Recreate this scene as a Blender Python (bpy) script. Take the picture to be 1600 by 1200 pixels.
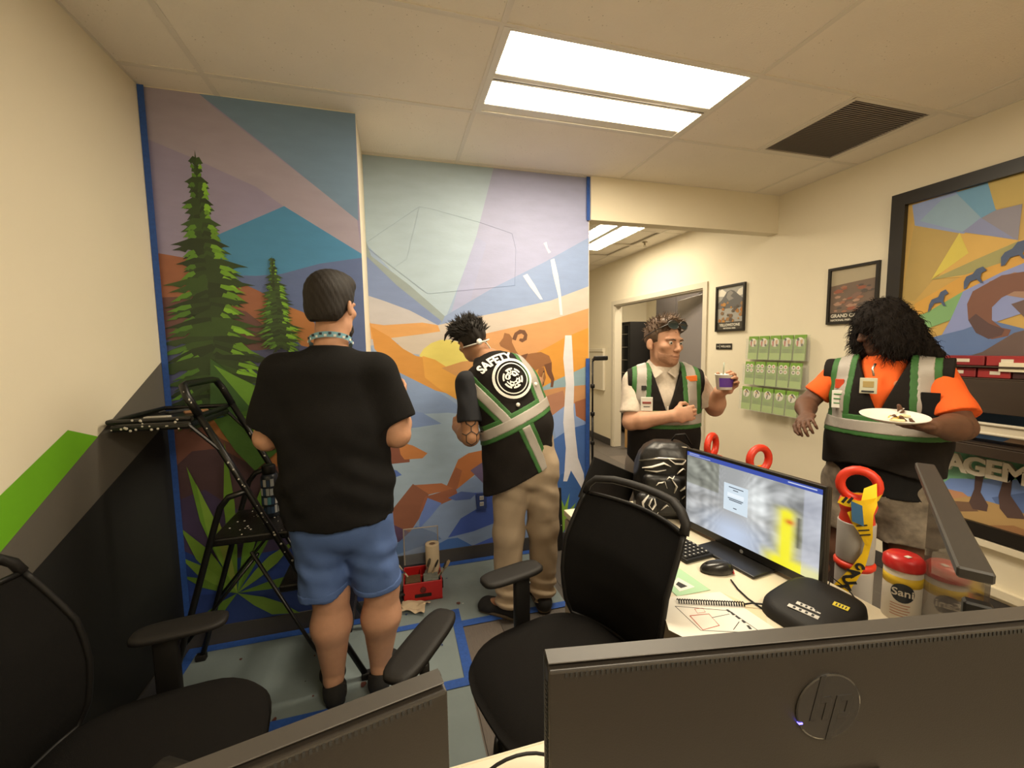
import bpy, bmesh, math, random
import numpy as np
from mathutils import Vector, Matrix, Euler
from mathutils.geometry import tessellate_polygon

for o in list(bpy.data.objects):
    bpy.data.objects.remove(o)
S = bpy.context.scene
COL = S.collection
PI = math.pi

# ---------------------------------------------------------------- camera
CAM_H = 1.5376
cd = bpy.data.cameras.new('camera')
cam = bpy.data.objects.new('camera', cd)
COL.objects.link(cam)
cd.sensor_fit = 'HORIZONTAL'
cd.sensor_width = 36.0
cd.lens = 650.46 / 1600.0 * 36.0
cd.clip_start = 0.02
cam.matrix_world = Matrix([[0.962444, 0.038764, -0.268699, 0.0], [-0.271058, 0.082002, -0.959064, 0.0], [-0.015143, 0.995878, 0.08943, 1.537587], [0.0, 0.0, 0.0, 1.0]])
S.camera = cam

# ---------------------------------------------------------------- light level
w = bpy.data.worlds.new('world')
w.use_nodes = True
w.node_tree.nodes['Background'].inputs[0].default_value = (1.0, 0.86, 0.62, 1)
w.node_tree.nodes['Background'].inputs[1].default_value = 0.02
S.world = w
S.view_settings.view_transform = 'Standard'
S.view_settings.look = 'None'
S.view_settings.gamma = 1.0
S.view_settings.use_curve_mapping = False
S.view_settings.exposure = 1.42
LAMP_TINT = (1.0, 0.865, 0.65)      # warm fluorescent tubes behind the troffer lenses
LAMP_POWER = 13.2                  # emission of a lens
FILL_POWER = 13.2                  # unseen troffers added behind the camera for ambient fill

# ---------------------------------------------------------------- helpers
def s2l(c):
    c = c / 255.0
    return c / 12.92 if c <= 0.04045 else ((c + 0.055) / 1.055) ** 2.4
ILL = (1.02, 0.89, 0.585)           # what the warm lamps do to a white card, used to undo the cast
def hexl(h):
    h = h.lstrip('#')
    return tuple(s2l(int(h[i:i + 2], 16)) for i in (0, 2, 4))
def alb(h):
    """albedo of a surface that photographs as hex colour h in this room"""
    return tuple(min(0.9, v / i) for v, i in zip(hexl(h), ILL))

MATS = {}
def mat(name, rgb, rough=0.6, metal=0.0, var=0.0, vscale=20.0, bump=0.0, bscale=200.0, stretch=None,
        emit=None, estr=0.0, trans=0.0, coat=0.0, alpha=1.0, sheen=0.0, sss=0.0, spec=None):
    if name in MATS:
        return MATS[name]
    if isinstance(rgb, str):
        rgb = alb(rgb)
    m = bpy.data.materials.new(name)
    m.use_nodes = True
    nt = m.node_tree
    b = nt.nodes['Principled BSDF']
    b.inputs['Base Color'].default_value = (*rgb, 1)
    b.inputs['Roughness'].default_value = rough
    b.inputs['Metallic'].default_value = metal
    b.inputs['Transmission Weight'].default_value = trans
    b.inputs['Coat Weight'].default_value = coat
    b.inputs['Alpha'].default_value = alpha
    b.inputs['Sheen Weight'].default_value = sheen
    b.inputs['Subsurface Weight'].default_value = sss
    if sss: b.inputs['Subsurface Radius'].default_value = (0.012, 0.005, 0.003)
    if spec is not None: b.inputs['Specular IOR Level'].default_value = spec
    if emit:
        b.inputs['Emission Color'].default_value = (*emit, 1)
        b.inputs['Emission Strength'].default_value = estr
    if var or bump:
        tc = nt.nodes.new('ShaderNodeTexCoord')
        mp = nt.nodes.new('ShaderNodeMapping')
        nt.links.new(tc.outputs['Object'], mp.inputs[0])
        if stretch: mp.inputs['Scale'].default_value = stretch
    if var:
        n = nt.nodes.new('ShaderNodeTexNoise')
        n.inputs['Scale'].default_value = vscale
        n.inputs['Detail'].default_value = 5
        nt.links.new(mp.outputs[0], n.inputs['Vector'])
        mx = nt.nodes.new('ShaderNodeMix'); mx.data_type = 'RGBA'
        mx.inputs[6].default_value = (*[max(0, v * (1 - var)) for v in rgb], 1)
        mx.inputs[7].default_value = (*[min(1, v * (1 + var)) for v in rgb], 1)
        nt.links.new(n.outputs[0], mx.inputs[0])
        nt.links.new(mx.outputs[2], b.inputs['Base Color'])
    if bump:
        n2 = nt.nodes.new('ShaderNodeTexNoise')
        n2.inputs['Scale'].default_value = bscale
        n2.inputs['Detail'].default_value = 3
        nt.links.new(mp.outputs[0], n2.inputs['Vector'])
        bp = nt.nodes.new('ShaderNodeBump')
        bp.inputs['Strength'].default_value = bump
        bp.inputs['Distance'].default_value = 0.003
        nt.links.new(n2.outputs[0], bp.inputs['Height'])
        nt.links.new(bp.outputs[0], b.inputs['Normal'])
    MATS[name] = m
    return m

class MB:
    """collects shapes, then links them as one mesh object"""
    def __init__(self):
        self.v = []; self.f = []; self.mi = []; self.cur = 0
    def add(self, vs, fs):
        o = len(self.v)
        self.v += [tuple(p) for p in vs]
        self.f += [tuple(i + o for i in f) for f in fs]
        self.mi += [self.cur] * len(fs)
        return self
    def box(self, lo, hi):
        x0, y0, z0 = lo; x1, y1, z1 = hi
        return self.add([(x0,y0,z0),(x1,y0,z0),(x1,y1,z0),(x0,y1,z0),(x0,y0,z1),(x1,y0,z1),(x1,y1,z1),(x0,y1,z1)],
                        [(3,2,1,0),(4,5,6,7),(0,1,5,4),(1,2,6,5),(2,3,7,6),(3,0,4,7)])
    def cbox(self, c, s, M=None):
        h = [k / 2 for k in s]
        vs = [Vector((a*h[0], b*h[1], d*h[2])) for d in (-1,1) for a, b in ((-1,-1),(1,-1),(1,1),(-1,1))]
        if M is not None: vs = [M @ p for p in vs]
        vs = [p + Vector(c) for p in vs]
        return self.add(vs, [(3,2,1,0),(4,5,6,7),(0,1,5,4),(1,2,6,5),(2,3,7,6),(3,0,4,7)])
    def rbox(self, c, s, r=0.01, seg=3, M=None):
        bm = bmesh.new()
        bmesh.ops.create_cube(bm, size=1)
        for q in bm.verts: q.co = Vector((q.co.x*s[0], q.co.y*s[1], q.co.z*s[2]))
        bmesh.ops.bevel(bm, geom=list(bm.edges), offset=min(r, min(s)*0.49), segments=seg, profile=0.5, affect='EDGES')
        bm.verts.index_update()
        vs = [(M @ q.co if M is not None else q.co) + Vector(c) for q in bm.verts]
        fs = [tuple(q.index for q in f.verts) for f in bm.faces]
        bm.free()
        return self.add(vs, fs)
    def tube(self, pts, r, n=10, cap=True, flat=1.0, closed=False):
        P = [Vector(p) for p in pts]
        rs = r if isinstance(r, (list, tuple)) else [r] * len(P)
        N = len(P); vs = []; fs = []
        prev = None
        for i, p in enumerate(P):
            if closed: t = P[(i+1) % N] - P[i-1]
            else: t = (P[min(i+1, N-1)] - P[max(i-1, 0)])
            t.normalize()
            if prev is None:
                a = Vector((0,0,1)) if abs(t.z) < 0.9 else Vector((1,0,0))
                u = t.cross(a).normalized()
            else:
                u = (prev - t * prev.dot(t)).normalized()
            prev = u
            w2 = t.cross(u)
            for k in range(n):
                a = 2*PI*k/n
                vs.append(p + (u*math.cos(a) + w2*math.sin(a)*flat) * rs[i])
        R_ = N if closed else N-1
        for i in range(R_):
            for k in range(n):
                j = (i+1) % N
                fs.append((i*n+k, i*n+(k+1)%n, j*n+(k+1)%n, j*n+k))
        if cap and not closed:
            fs.append(tuple(range(n-1, -1, -1))); fs.append(tuple((N-1)*n+k for k in range(n)))
        return self.add(vs, fs)
    def lathe(self, prof, n=24, c=(0,0,0), M=None):
        vs = []; fs = []; c = Vector(c)
        for r, z in prof:
            for k in range(n):
                a = 2*PI*k/n
                p = Vector((max(r,1e-5)*math.cos(a), max(r,1e-5)*math.sin(a), z))
                vs.append((M @ p if M is not None else p) + c)
        for i in range(len(prof)-1):
            for k in range(n):
                fs.append((i*n+k, i*n+(k+1)%n, (i+1)*n+(k+1)%n, (i+1)*n+k))
        fs.append(tuple(range(n-1,-1,-1))); fs.append(tuple((len(prof)-1)*n+k for k in range(n)))
        return self.add(vs, fs)
    def poly(self, pts, thick=0.0, nrm=None):
        """flat polygon in 3D, any outline, optionally extruded by thick along nrm"""
        P = [Vector(p) for p in pts]
        tris = tessellate_polygon([P])
        n = len(P)
        if nrm is None:
            nrm = Vector((0,0,0))
            for i in range(n): nrm += P[i].cross(P[(i+1) % n])
            nrm.normalize()
        nrm = Vector(nrm)
        out = []
        for t in tris:
            a, b, c = (P[i] for i in t)
            out.append(t if (b-a).cross(c-a).dot(nrm) > 0 else (t[0], t[2], t[1]))
        if not thick: return self.add(P, out)
        T = [p + nrm*thick for p in P]
        fs = [tuple(i+n for i in t) for t in out] + [(t[0],t[2],t[1]) for t in out]
        fs += [(i, (i+1) % n, n+(i+1) % n, n+i) for i in range(n)]
        return self.add(P + T, fs)
    def grid(self, fn, nu, nv, closeu=False):
        vs = [fn(u/(nu if closeu else nu-1), v/(nv-1)) for v in range(nv) for u in range(nu)]
        fs = []
        for v in range(nv-1):
            for u in range(nu if closeu else nu-1):
                a = v*nu+u; b = v*nu+(u+1) % nu
                fs.append((a, b, b+nu, a+nu))
        return self.add(vs, fs)
    def data(self, name, mats, smooth=False):
        me = bpy.data.meshes.new(name)
        me.from_pydata(self.v, [], self.f)
        if not isinstance(mats, (list, tuple)): mats = [mats]
        for m in mats: me.materials.append(m)
        if len(mats) > 1: me.polygons.foreach_set('material_index', self.mi)
        if smooth:
            me.polygons.foreach_set('use_smooth', [True] * len(me.polygons))
            if smooth is not True:
                me.set_sharp_from_angle(angle=smooth)
        me.update()
        return me
    def build(self, name, mats, parent=None, smooth=False, loc=None, rot=None):
        return link(name, self.data(name, mats, smooth), parent, loc, rot)

def link(name, data, parent=None, loc=None, rot=None):
    o = bpy.data.objects.new(name, data)
    COL.objects.link(o)
    if parent: o.parent = parent
    if loc is not None: o.location = loc
    if rot is not None: o.rotation_euler = rot
    return o
def tag(o, label=None, cat=None, group=None, kind=None):
    if label: o['label'] = label
    if cat: o['category'] = cat
    if group: o['group'] = group
    if kind: o['kind'] = kind
    return o
def thing(name, label, cat, loc=(0,0,0), rz=0.0, group=None):
    return tag(link(name, None, None, loc, (0,0,rz)), label, cat, group)
def copy_tree(o, parent=None):
    c = o.copy(); COL.objects.link(c); c.parent = parent
    for ch in list(o.children): copy_tree(ch, c)
    return c
def struct(o): o['kind'] = 'structure'; return o
def text_mesh(txt, size, extrude=0.001, align='CENTER', bold=0.0, space=1.0):
    """lettering as mesh data in the XY plane"""
    c = bpy.data.curves.new('lettering', 'FONT')
    c.body = txt; c.size = size; c.extrude = extrude; c.offset = bold
    c.align_x = align; c.align_y = 'CENTER'; c.resolution_u = 3; c.space_character = space
    o = bpy.data.objects.new('lettering', c); COL.objects.link(o)
    dg = bpy.context.evaluated_depsgraph_get()
    me = bpy.data.meshes.new_from_object(o.evaluated_get(dg))
    bpy.data.objects.remove(o); bpy.data.curves.remove(c)
    return me
def letters(txt, size, m, parent, M, name='lettering', extrude=0.001, align='CENTER', bold=0.0, space=1.0):
    me = text_mesh(txt, size, extrude, align, bold, space)
    me.transform(M); me.materials.clear(); me.materials.append(m)
    return link(name, me, parent)
def basis(x, y, z, t):
    """matrix with the given columns"""
    return Matrix(((x[0],y[0],z[0],t[0]),(x[1],y[1],z[1],t[1]),(x[2],y[2],z[2],t[2]),(0,0,0,1)))

# ================================================================ the room
XL, XR, Y1, Y2, YB, ZC = -1.089, 3.149, 2.416, 2.89, -2.6, 2.76
XE, XS = 1.42, -0.149              # free end of the mural wall; side face of the boxed-out part
CREAM = mat('cream_wall_paint', (0.80, 0.73, 0.57), 0.75, var=0.03, vscale=3, bump=0.08, bscale=260)
FLOOR_GREY = mat('vinyl_plank_floor', (0.135, 0.112, 0.095), 0.5, var=0.35, vscale=30, stretch=(9, 0.7, 1), bump=0.15, bscale=60)
FLOOR_GREY2 = mat('vinyl_plank_floor_darker', (0.095, 0.082, 0.072), 0.5, var=0.35, vscale=30, stretch=(9, 0.7, 1), bump=0.15, bscale=60)
TILE = mat("mineral_fibre_ceiling_tile", (0.88, 0.82, 0.72), 0.9, var=0.05, vscale=4, bump=0.5, bscale=120)
GRIDM = mat("ceiling_grid_enamel", (0.78, 0.73, 0.64), 0.5)
RUBBER = mat('grey_rubber_baseboard', (0.055, 0.05, 0.047), 0.6)
CASING = mat('door_casing_paint', (0.66, 0.60, 0.48), 0.45)
TAPE = mat('blue_masking_tape', (0.022, 0.085, 0.36), 0.7, var=0.35, vscale=60, bump=0.3, bscale=90)
FISS = TILE.node_tree
_n = FISS.nodes.new('ShaderNodeTexVoronoi'); _n.inputs['Scale'].default_value = 55
_r = FISS.nodes.new('ShaderNodeValToRGB')
_r.color_ramp.elements[0].position = 0.06; _r.color_ramp.elements[0].color = (0.45, 0.42, 0.36, 1)
_r.color_ramp.elements[1].position = 0.16; _r.color_ramp.elements[1].color = (1, 1, 1, 1)
_tc = FISS.nodes.new('ShaderNodeTexCoord')
_wn = FISS.nodes.new('ShaderNodeTexNoise'); _wn.inputs['Scale'].default_value = 9
_ms = FISS.nodes.new('ShaderNodeMapRange'); _ms.inputs[1].default_value = 0.5; _ms.inputs[2].default_value = 0.62
FISS.links.new(_tc.outputs['Object'], _n.inputs['Vector'])
FISS.links.new(_tc.outputs['Object'], _wn.inputs['Vector'])
FISS.links.new(_n.outputs['Distance'], _r.inputs[0])
FISS.links.new(_wn.outputs[0], _ms.inputs[0])
_b = FISS.nodes['Principled BSDF']
_src = _b.inputs['Base Color'].links[0].from_socket
_mm = FISS.nodes.new('ShaderNodeMix'); _mm.data_type = 'RGBA'; _mm.blend_type = 'MULTIPLY'
FISS.links.new(_src, _mm.inputs[6]); FISS.links.new(_r.outputs[0], _mm.inputs[7]); FISS.links.new(_ms.outputs[0], _mm.inputs[0])
FISS.links.new(_mm.outputs[2], _b.inputs['Base Color'])

# floor: slab below, vinyl planks laid along the room as pieces
floor = struct(MB().box((XL-0.1, YB-0.1, -0.12), (5.2, 7.6, -0.006)).build('floor', FLOOR_GREY2))
pw, pl = 0.2286, 0.9144
pm = [MB().rbox((0,0,0), (pw-0.0015, pl-0.0015, 0.006), 0.0012, 1).data('floor_plank', m) for m in (FLOOR_GREY, FLOOR_GREY2)]
rng = random.Random(4)
for i in range(int((XR+0.1-XL)/pw)+1):
    for j in range(-1, 8):
        x = XL + pw*(i+0.5); y = -0.2 + pl*(j + (i*0.37) % 1.0)
        if x > XR - 0.02: continue
        if y > 6.6 or (y > 2.5 and x < 0.8): continue
        link('floor_plank', pm[rng.random() < 0.5], floor, (x, y, -0.0028))

# ceiling: slab, two-by-four grid bars and tiles
ceil = struct(MB().box((XL-0.1, YB-0.1, ZC+0.02), (5.2, 7.6, ZC+0.12)).build('ceiling', TILE))
gx = [0.447 + 1.2192*k for k in range(-2, 4)]
gy = [1.643 + 0.6096*k for k in range(-8, 9)]
xs = [XL] + [x for x in gx if XL < x < XR] + [XR]
ys = [YB] + [y for y in gy if YB < y < 7.0]
light_cells = []
def cell(x0, x1, y0, y1):
    m = MB().rbox((0,0,0), (x1-x0-0.014, y1-y0-0.014, 0.02), 0.001, 1)
    link('ceiling_tile', m.data('ceiling_tile', TILE), ceil, ((x0+x1)/2, (y0+y1)/2, ZC+0.012))
LIGHTS = [(0.447, 1.666, 1.643, 2.2526, 'X'), (0.447, 1.666, -0.7956, -0.186, 'X'), (1.99, 2.6, 3.81, 5.03, 'Y'),(0.447, 1.666, -2.0148, -1.4052, 'X'), (3.7, 4.31, 4.6, 5.82, 'Y')]
VENT = (2.276, 2.885, 1.643, 2.2526)
for a in range(len(xs)-1):
    for b in range(len(ys)-1):
        x0, x1, y0, y1 = xs[a], xs[a+1], ys[b], ys[b+1]
        if y0 > 2.9 and x1 < 0.5: continue
        cx, cy = (x0+x1)/2, (y0+y1)/2
        if any(l[0]-0.01 < cx < l[1]+0.01 and l[2]-0.01 < cy < l[3]+0.01 for l in LIGHTS): continue
        if VENT[2] < cy < VENT[3] and x0 > 1.6 and x0 < 2.0:
            cell(x0, 2.276, y0, y1); continue
        if 3.7 < cy < 5.1 and x0 > 1.6 and x0 < 2.0:      # tiles either side of the corridor troffer
            cell(x0, 1.99, y0, y1); cell(2.6, x1, y0, y1); continue
        cell(x0, x1, y0, y1)
for x in xs: link('grid_bar', MB().box((-0.012, YB, -0.001), (0.012, 7.0, 0.012)).data('grid_bar', GRIDM), ceil, (x, 0, ZC))
for y in ys: link('grid_bar', MB().box((XL, -0.012, -0.0014), (XR, 0.012, 0.012)).data('grid_bar', GRIDM), ceil, (0, y, ZC))
link('grid_bar', MB().box((-0.012, 1.643, -0.0006), (0.012, 2.2526, 0.012)).data('grid_bar', GRIDM), ceil, (2.276, 0, ZC))
for x in (1.99, 2.6): link('grid_bar', MB().box((-0.012, 3.81, -0.0006), (0.012, 5.03, 0.012)).data('grid_bar', GRIDM), ceil, (x, 0, ZC))

# recessed troffers: housing, two lit lenses, centre basket bar
HOUS = mat('troffer_white_enamel', (0.8, 0.77, 0.68), 0.4)
def troffer(x0, x1, y0, y1, ax, power, label):
    t = thing('ceiling_light', label, 'ceiling light', ((x0+x1)/2, (y0+y1)/2, ZC), 0 if ax == 'X' else PI/2)
    L, W = (x1-x0, y1-y0) if ax == 'X' else (y1-y0, x1-x0)
    h = MB()
    h.box((-L/2+.004, -W/2+.004, .012), (L/2-.004, W/2-.004, .019))
    for s in (-1, 1):
        h.box((-L/2+.004, s*(W/2-.012)-.008, -.0020), (L/2-.004, s*(W/2-.012)+.008, .012))
        h.box((s*(L/2-.02)-.016, -W/2+.004, -.0024), (s*(L/2-.02)+.016, W/2-.004, .012))
    h.build('housing', HOUS, t)
    LM = mat('lamp_lens_%g' % power, (0.9, 0.85, 0.75), 0.5, emit=LAMP_TINT, estr=power)
    for y0_, y1_ in ((-W/2+.022, -.030), (.036, W/2-.085)):
        d = MB().grid(lambda u, v: (-(L/2-.04)+u*(L-.08), y0_+v*(y1_-y0_), .011 - .010*math.sin(PI*v)), 2, 9)
        d.f = [f[::-1] for f in d.f]
        d.build('lens', LM, t, True)
    b = MB(); b.rbox((0, -.008, .002), (L-.06, .040, .012), .004, 2); b.rbox((0, .0255, .004), (L-.06, .018, .012), .003, 1)
    b.build('centre_bar', HOUS, t, True)
    MB().box((-L/2+.036, .0135, -.0035), (L/2-.036, .0165, .002)).build('bar_groove', mat('troffer_groove', (.12,.10,.08), .6), t)
    MB().rbox((0, W/2-.052, .006), (L-.07, .062, .008), .002, 1).build('reflector_strip', HOUS, t)
    return t
troffer(*LIGHTS[0], LAMP_POWER, 'lit two-lens fluorescent troffer above the painters, beside the grey vent')
troffer(*LIGHTS[1], FILL_POWER, 'added fill troffer in the ceiling just behind the camera, out of view')  # unseen lamp, added to lift the ambient light on walls and ceiling
troffer(*LIGHTS[2], LAMP_POWER, 'lit fluorescent troffer in the corridor ceiling beyond the beam')
troffer(*LIGHTS[3], FILL_POWER, 'added fill troffer at the far back of the office, out of view')  # second added lamp out of view, more fill for the room

troffer(*LIGHTS[4], LAMP_POWER, 'lit fluorescent troffer in the side room beyond the doorway')
# air return
VG = mat('vent_grey', (0.42, 0.375, 0.35), 0.6)
vt = thing('ceiling_vent', 'square grey air return grille in the ceiling near the right wall', 'vent', (2.58, 1.948, ZC))
fr = MB()
for s in (-1, 1):
    fr.box((-.297, s*.285-.012, -.0022), (.297, s*.285+.012, .008)); fr.box((s*.285-.012, -.297, -.0028), (s*.285+.012, .297, .008))
fr.build('frame', GRIDM, vt)
MB().box((-.285, -.285, .008), (.285, .285, .012)).build('backing', mat('vent_dark', (0.25,0.22,0.21), 0.8), vt)
sl = MB().cbox((0,0,0), (.55, .014, .0015), Matrix.Rotation(0.5, 3, 'X')).data('slat', VG)
for k in range(36): link('slat', sl, vt, (0, -.272 + k*.01555, .003))

# sprinkler in the corridor
sp = thing('sprinkler_head', 'small ceiling sprinkler head in the corridor', 'sprinkler', (2.93, 4.48, ZC))
SPM = mat('sprinkler_brass', (0.35, 0.3, 0.22), 0.35, 0.8)
MB().lathe([(.03,0),(.03,-.006),(.012,-.012),(.012,-.035),(.004,-.04)], 16).build('escutcheon', SPM, sp, True)
MB().lathe([(.022,-.05),(.022,-.053)], 12).tube([(-.011,0,-.03),(-.012,0,-.05)], .002, 6).tube([(.011,0,-.03),(.012,0,-.05)], .002, 6).build('deflector', SPM, sp)

# walls
struct(MB().box((XL-.1, YB, 0), (XL, Y1+.5, ZC+.02)).build('wall_left', CREAM))
wb = struct(MB().box((XL, Y1, 0), (XS, Y2+.1, ZC+.02)).build('wall_back_boxed', CREAM))
struct(MB().box((XS, Y2, 0), (XE, Y2+.1, ZC+.02)).build('wall_back', CREAM))
struct(MB().box((XE, Y2-.03, 2.452), (XR, Y2+.07, ZC+.02)).build('trim_1', CREAM))
DY0, DY1, DZ = 3.72, 5.58, 2.12
wr = MB().box((XR, YB, 0), (XR+.12, DY0, ZC+.02)).box((XR, DY1, 0), (XR+.12, 7.0, ZC+.02)).box((XR, DY0, DZ), (XR+.12, DY1, ZC+.02))
struct(wr.build('wall_right', CREAM))
struct(MB().box((XL-.1, YB-.1, 0), (XR+.1, YB, ZC+.02)).build('wall_rear', CREAM))
struct(MB().box((.4, 7.0, 0), (XR+.1, 7.1, ZC+.02)).build('wall_corridor_end', CREAM))
struct(MB().box((.4, Y2+.1, 0), (.5, 7.0, ZC+.02)).build('wall_corridor_left', CREAM))
# dark metal corner guard on the free end of the mural wall
struct(MB().box((XE-.002, Y2-.004, .0), (XE+.006, Y2+.1, 1.44)).build('trim_2', mat('corner_guard', (.05,.042,.035), .5)))
# baseboards
def bb(name, lo, hi): struct(MB().box(lo, hi).build(name, RUBBER))
bb('baseboard_left', (XL, YB, 0), (XL+.008, Y1, .1))
bb('baseboard_back_boxed', (XL+.008, Y1-.008, 0), (XS, Y1, .1))
bb('baseboard_back_side', (XS, Y1-.008, 0), (XS+.008, Y2-.008, .1))
bb('baseboard_back', (XS, Y2-.008, 0), (XE, Y2, .1))
bb('baseboard_right', (XR-.008, YB, 0), (XR, 3.66, .1))
bb('baseboard_corridor', (XR-.008, 5.64, 0), (XR, 7.0, .1))
# painted diagonal bands on the left wall (thin paint, drawn as flat sheets)
def wall_l(poly, name, m, off):
    P = [(XL+off, y, z) for y, z in poly]
    return MB().poly(P, nrm=(1,0,0)).build(name, m, band)
band = thing('painted_wall_bands', 'diagonal green, grey and black bands painted on the left wall', 'wall painting', (0,0,0))
G1 = [(-1.553,3.035)]
g = [(2.416, 1.497), (2.378, 1.476), (1.474, .989), (-2.6, -1.2)]
wall_l([(2.416, 1.497), (1.474, .989), (0.0, .195), (0.0, .1), (2.416, .1)], 'grey_band', mat('grey_wall_paint', (.115,.103,.085), .7, bump=.08, bscale=260), .0006)
wall_l([(2.416, 1.20), (1.60, .885), (0.0, .27), (0, .1), (2.416, .1)], 'black_band', mat('black_wall_paint', (.008,.008,.0075), .75, bump=.08, bscale=260), .0012)
wall_l([(1.767,1.276),(1.910,1.224),(1.474,0.985),(1.393,0.940),(1.415,1.102)], 'green_stripe', mat('green_wall_paint', (.15,.42,.01), .6), .0018)

# door opening in the right wall: casing, open leaf, the small room behind
struct(MB().box((XR-.015, DY0-.06, 0), (XR, DY0, DZ+.06)).box((XR-.015, DY1, 0), (XR, DY1+.06, DZ+.06)).box((XR-.015, DY0, DZ), (XR, DY1, DZ+.06))
       .box((XR, DY0, 0), (XR+.12, DY0+.015, DZ)).box((XR, DY1-.015, 0), (XR+.12, DY1, DZ)).box((XR, DY0, DZ-.015), (XR+.12, DY1, DZ)).build('trim_3', CASING))
DOORM = mat('grey_door_paint', (.20,.18,.18), .45)
d = struct(link('door_1', None, None, (XR+.13, DY0+.03, 0), (0, 0, math.radians(73))))
MB().rbox((.46, 0, 1.05), (.92, .045, 2.08), .004, 1).build('leaf', DOORM, d)
HM = mat('satin_nickel', (.55,.52,.47), .3, 1.0)
MB().tube([(.85,.02,1.0),(.85,.07,1.0),(.75,.075,1.0)], .009, 10).lathe([(.028,0),(.028,.008)],16,(.85,.022,1.0),Matrix.Rotation(-PI/2,3,'X')).build('door_handle', HM, d, True)
struct(MB().box((4.9, 3.2, 0), (5.0, 7.5, ZC)).build('wall_side_room', CREAM))
struct(MB().box((XR+.12, 7.4, 0), (5.0, 7.5, ZC)).build('wall_side_room_end', CREAM))
struct(MB().box((XR+.12, 3.1, 0), (5.0, 3.2, ZC)).build('wall_side_room_near', CREAM))

# ================================================================ the mural (paint on the two back wall faces)
def paintm(h, k=0):
    return mat('mural_paint_%s' % h, h, 0.55, var=0.10, vscale=7, stretch=(1, 1, 3), bump=0.15, bscale=40)
mural = thing('wall_mural', 'painted mountain landscape mural across the stepped back wall', 'mural', (0, 0, 0))
layer = [0]
batch = [None]
def paint(wallno, name, h, poly):
    layer[0] += 1
    y = (Y1 if wallno == 1 else Y2) - 0.0003 - 0.000025*layer[0]
    P = []
    for x, z in poly:
        lo, hi = (XL+.0, XS) if wallno == 1 else (XS+.0005, XE-.004)
        P.append((min(max(x, lo), hi), y, min(max(z, .1), ZC-.002)))
    if batch[0] is not None:
        batch[0].append((h, P)); return
    return MB().poly(P, nrm=(0,-1,0)).build(name, paintm(h), mural)
def flush(name):
    """all strokes painted since the batch was opened become one part"""
    hs = sorted(set(h for h, _ in batch[0])); m = MB()
    for h, P in batch[0]:
        m.cur = hs.index(h); m.poly(P, nrm=(0,-1,0))
    batch[0] = None
    return m.build(name, [paintm(h) for h in hs], mural)
# --- boxed-out part on the left
M1 = [
 ('painted_sky', '#9a8b8e', [(-1.094,2.797),(-0.131,2.800),(-0.057,1.483),(-0.223,0.773),(-1.094,0.867),(-1.129,1.782)]),
 ('painted_sky', '#a7968c', [(-1.094,2.797),(-0.843,2.777),(-0.800,2.711),(-0.164,2.226),(-0.146,2.047),(-0.511,2.263),(-0.632,2.350),(-0.887,2.458),(-1.074,2.528),(-1.087,2.574)]),
 ('painted_sky', '#75898b', [(-0.849,2.777),(-0.131,2.800),(-0.158,2.216),(-0.537,2.518)]),
 ('painted_mountain', '#4a8494', [(-0.511,2.266),(-0.133,2.045),(-0.138,1.933),(-0.939,1.878),(-0.900,2.047),(-0.801,2.114)]),
 ('painted_hill', '#5f6b80', [(-0.858,1.880),(-0.773,1.914),(-0.659,1.914),(-0.542,1.927),(-0.358,1.986),(-0.118,2.025),(-0.120,1.200),(-0.207,1.134),(-0.966,1.503)]),
 ('painted_hill', '#9c5f3b', [(-1.096,2.011),(-0.958,1.990),(-0.852,1.957),(-0.733,1.880),(-0.650,1.838),(-0.551,1.778),(-0.522,1.752),(-0.542,1.627),(-0.731,1.692),(-1.116,1.752)]),
 ('painted_hill', '#b77338', [(-0.539,1.771),(-0.451,1.733),(-0.399,1.676),(-0.415,1.491),(-0.524,1.627),(-0.556,1.693)]),
 ('painted_hill', '#6b4638', [(-1.113,1.798),(-0.944,1.807),(-0.824,1.768),(-0.714,1.734),(-0.640,1.667),(-0.559,1.643),(-0.531,1.494),(-0.743,1.499),(-1.130,1.569)]),
 ('painted_hill', '#4f5062', [(-1.118,1.599),(-0.879,1.565),(-0.683,1.537),(-0.473,1.560),(-0.125,1.485),(-0.112,0.982),(-1.159,1.068)]),
 ('painted_water', '#3b4b7c', [(-0.893,1.373),(-0.697,1.316),(-0.457,1.288),(-0.069,1.198),(-0.081,0.906),(-0.915,1.048)]),
 ('painted_hill', '#7f4e36', [(-1.110,1.192),(-0.959,1.215),(-0.863,1.193),(-0.753,1.119),(-0.625,1.024),(-0.505,0.972),(-0.115,0.909),(-0.099,0.458),(-1.154,0.609)]),
 ('painted_hill', '#c07636', [(-0.960,1.208),(-0.863,1.193),(-0.753,1.119),(-0.625,1.024),(-0.505,0.972),(-0.508,0.910),(-0.661,0.931),(-0.759,1.018),(-0.870,1.094)]),
 ('painted_hill', '#553a33', [(-1.128,0.952),(-0.999,1.038),(-0.873,1.044),(-0.735,0.938),(-0.576,0.811),(-0.088,0.721),(-0.102,0.382),(-1.159,0.543)]),
 ('painted_hill', '#4b3a49', [(-1.127,0.788),(-0.958,0.835),(-0.850,0.738),(-0.652,0.573),(-0.101,0.420),(-0.108,0.229),(-1.155,0.408)]),
 ('painted_water', '#2c4272', [(-1.140,0.540),(-0.957,0.443),(-0.658,0.467),(-0.099,0.458),(-0.098,-0.408),(-1.191,-0.140)]),
 ('painted_water', '#283a62', [(-1.159,0.289),(-0.822,0.262),(-0.449,0.231),(-0.073,0.223),(-0.098,-0.408),(-1.191,-0.140)]),
]
for n, h, p in M1: paint(1, n, h, p)
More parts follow.
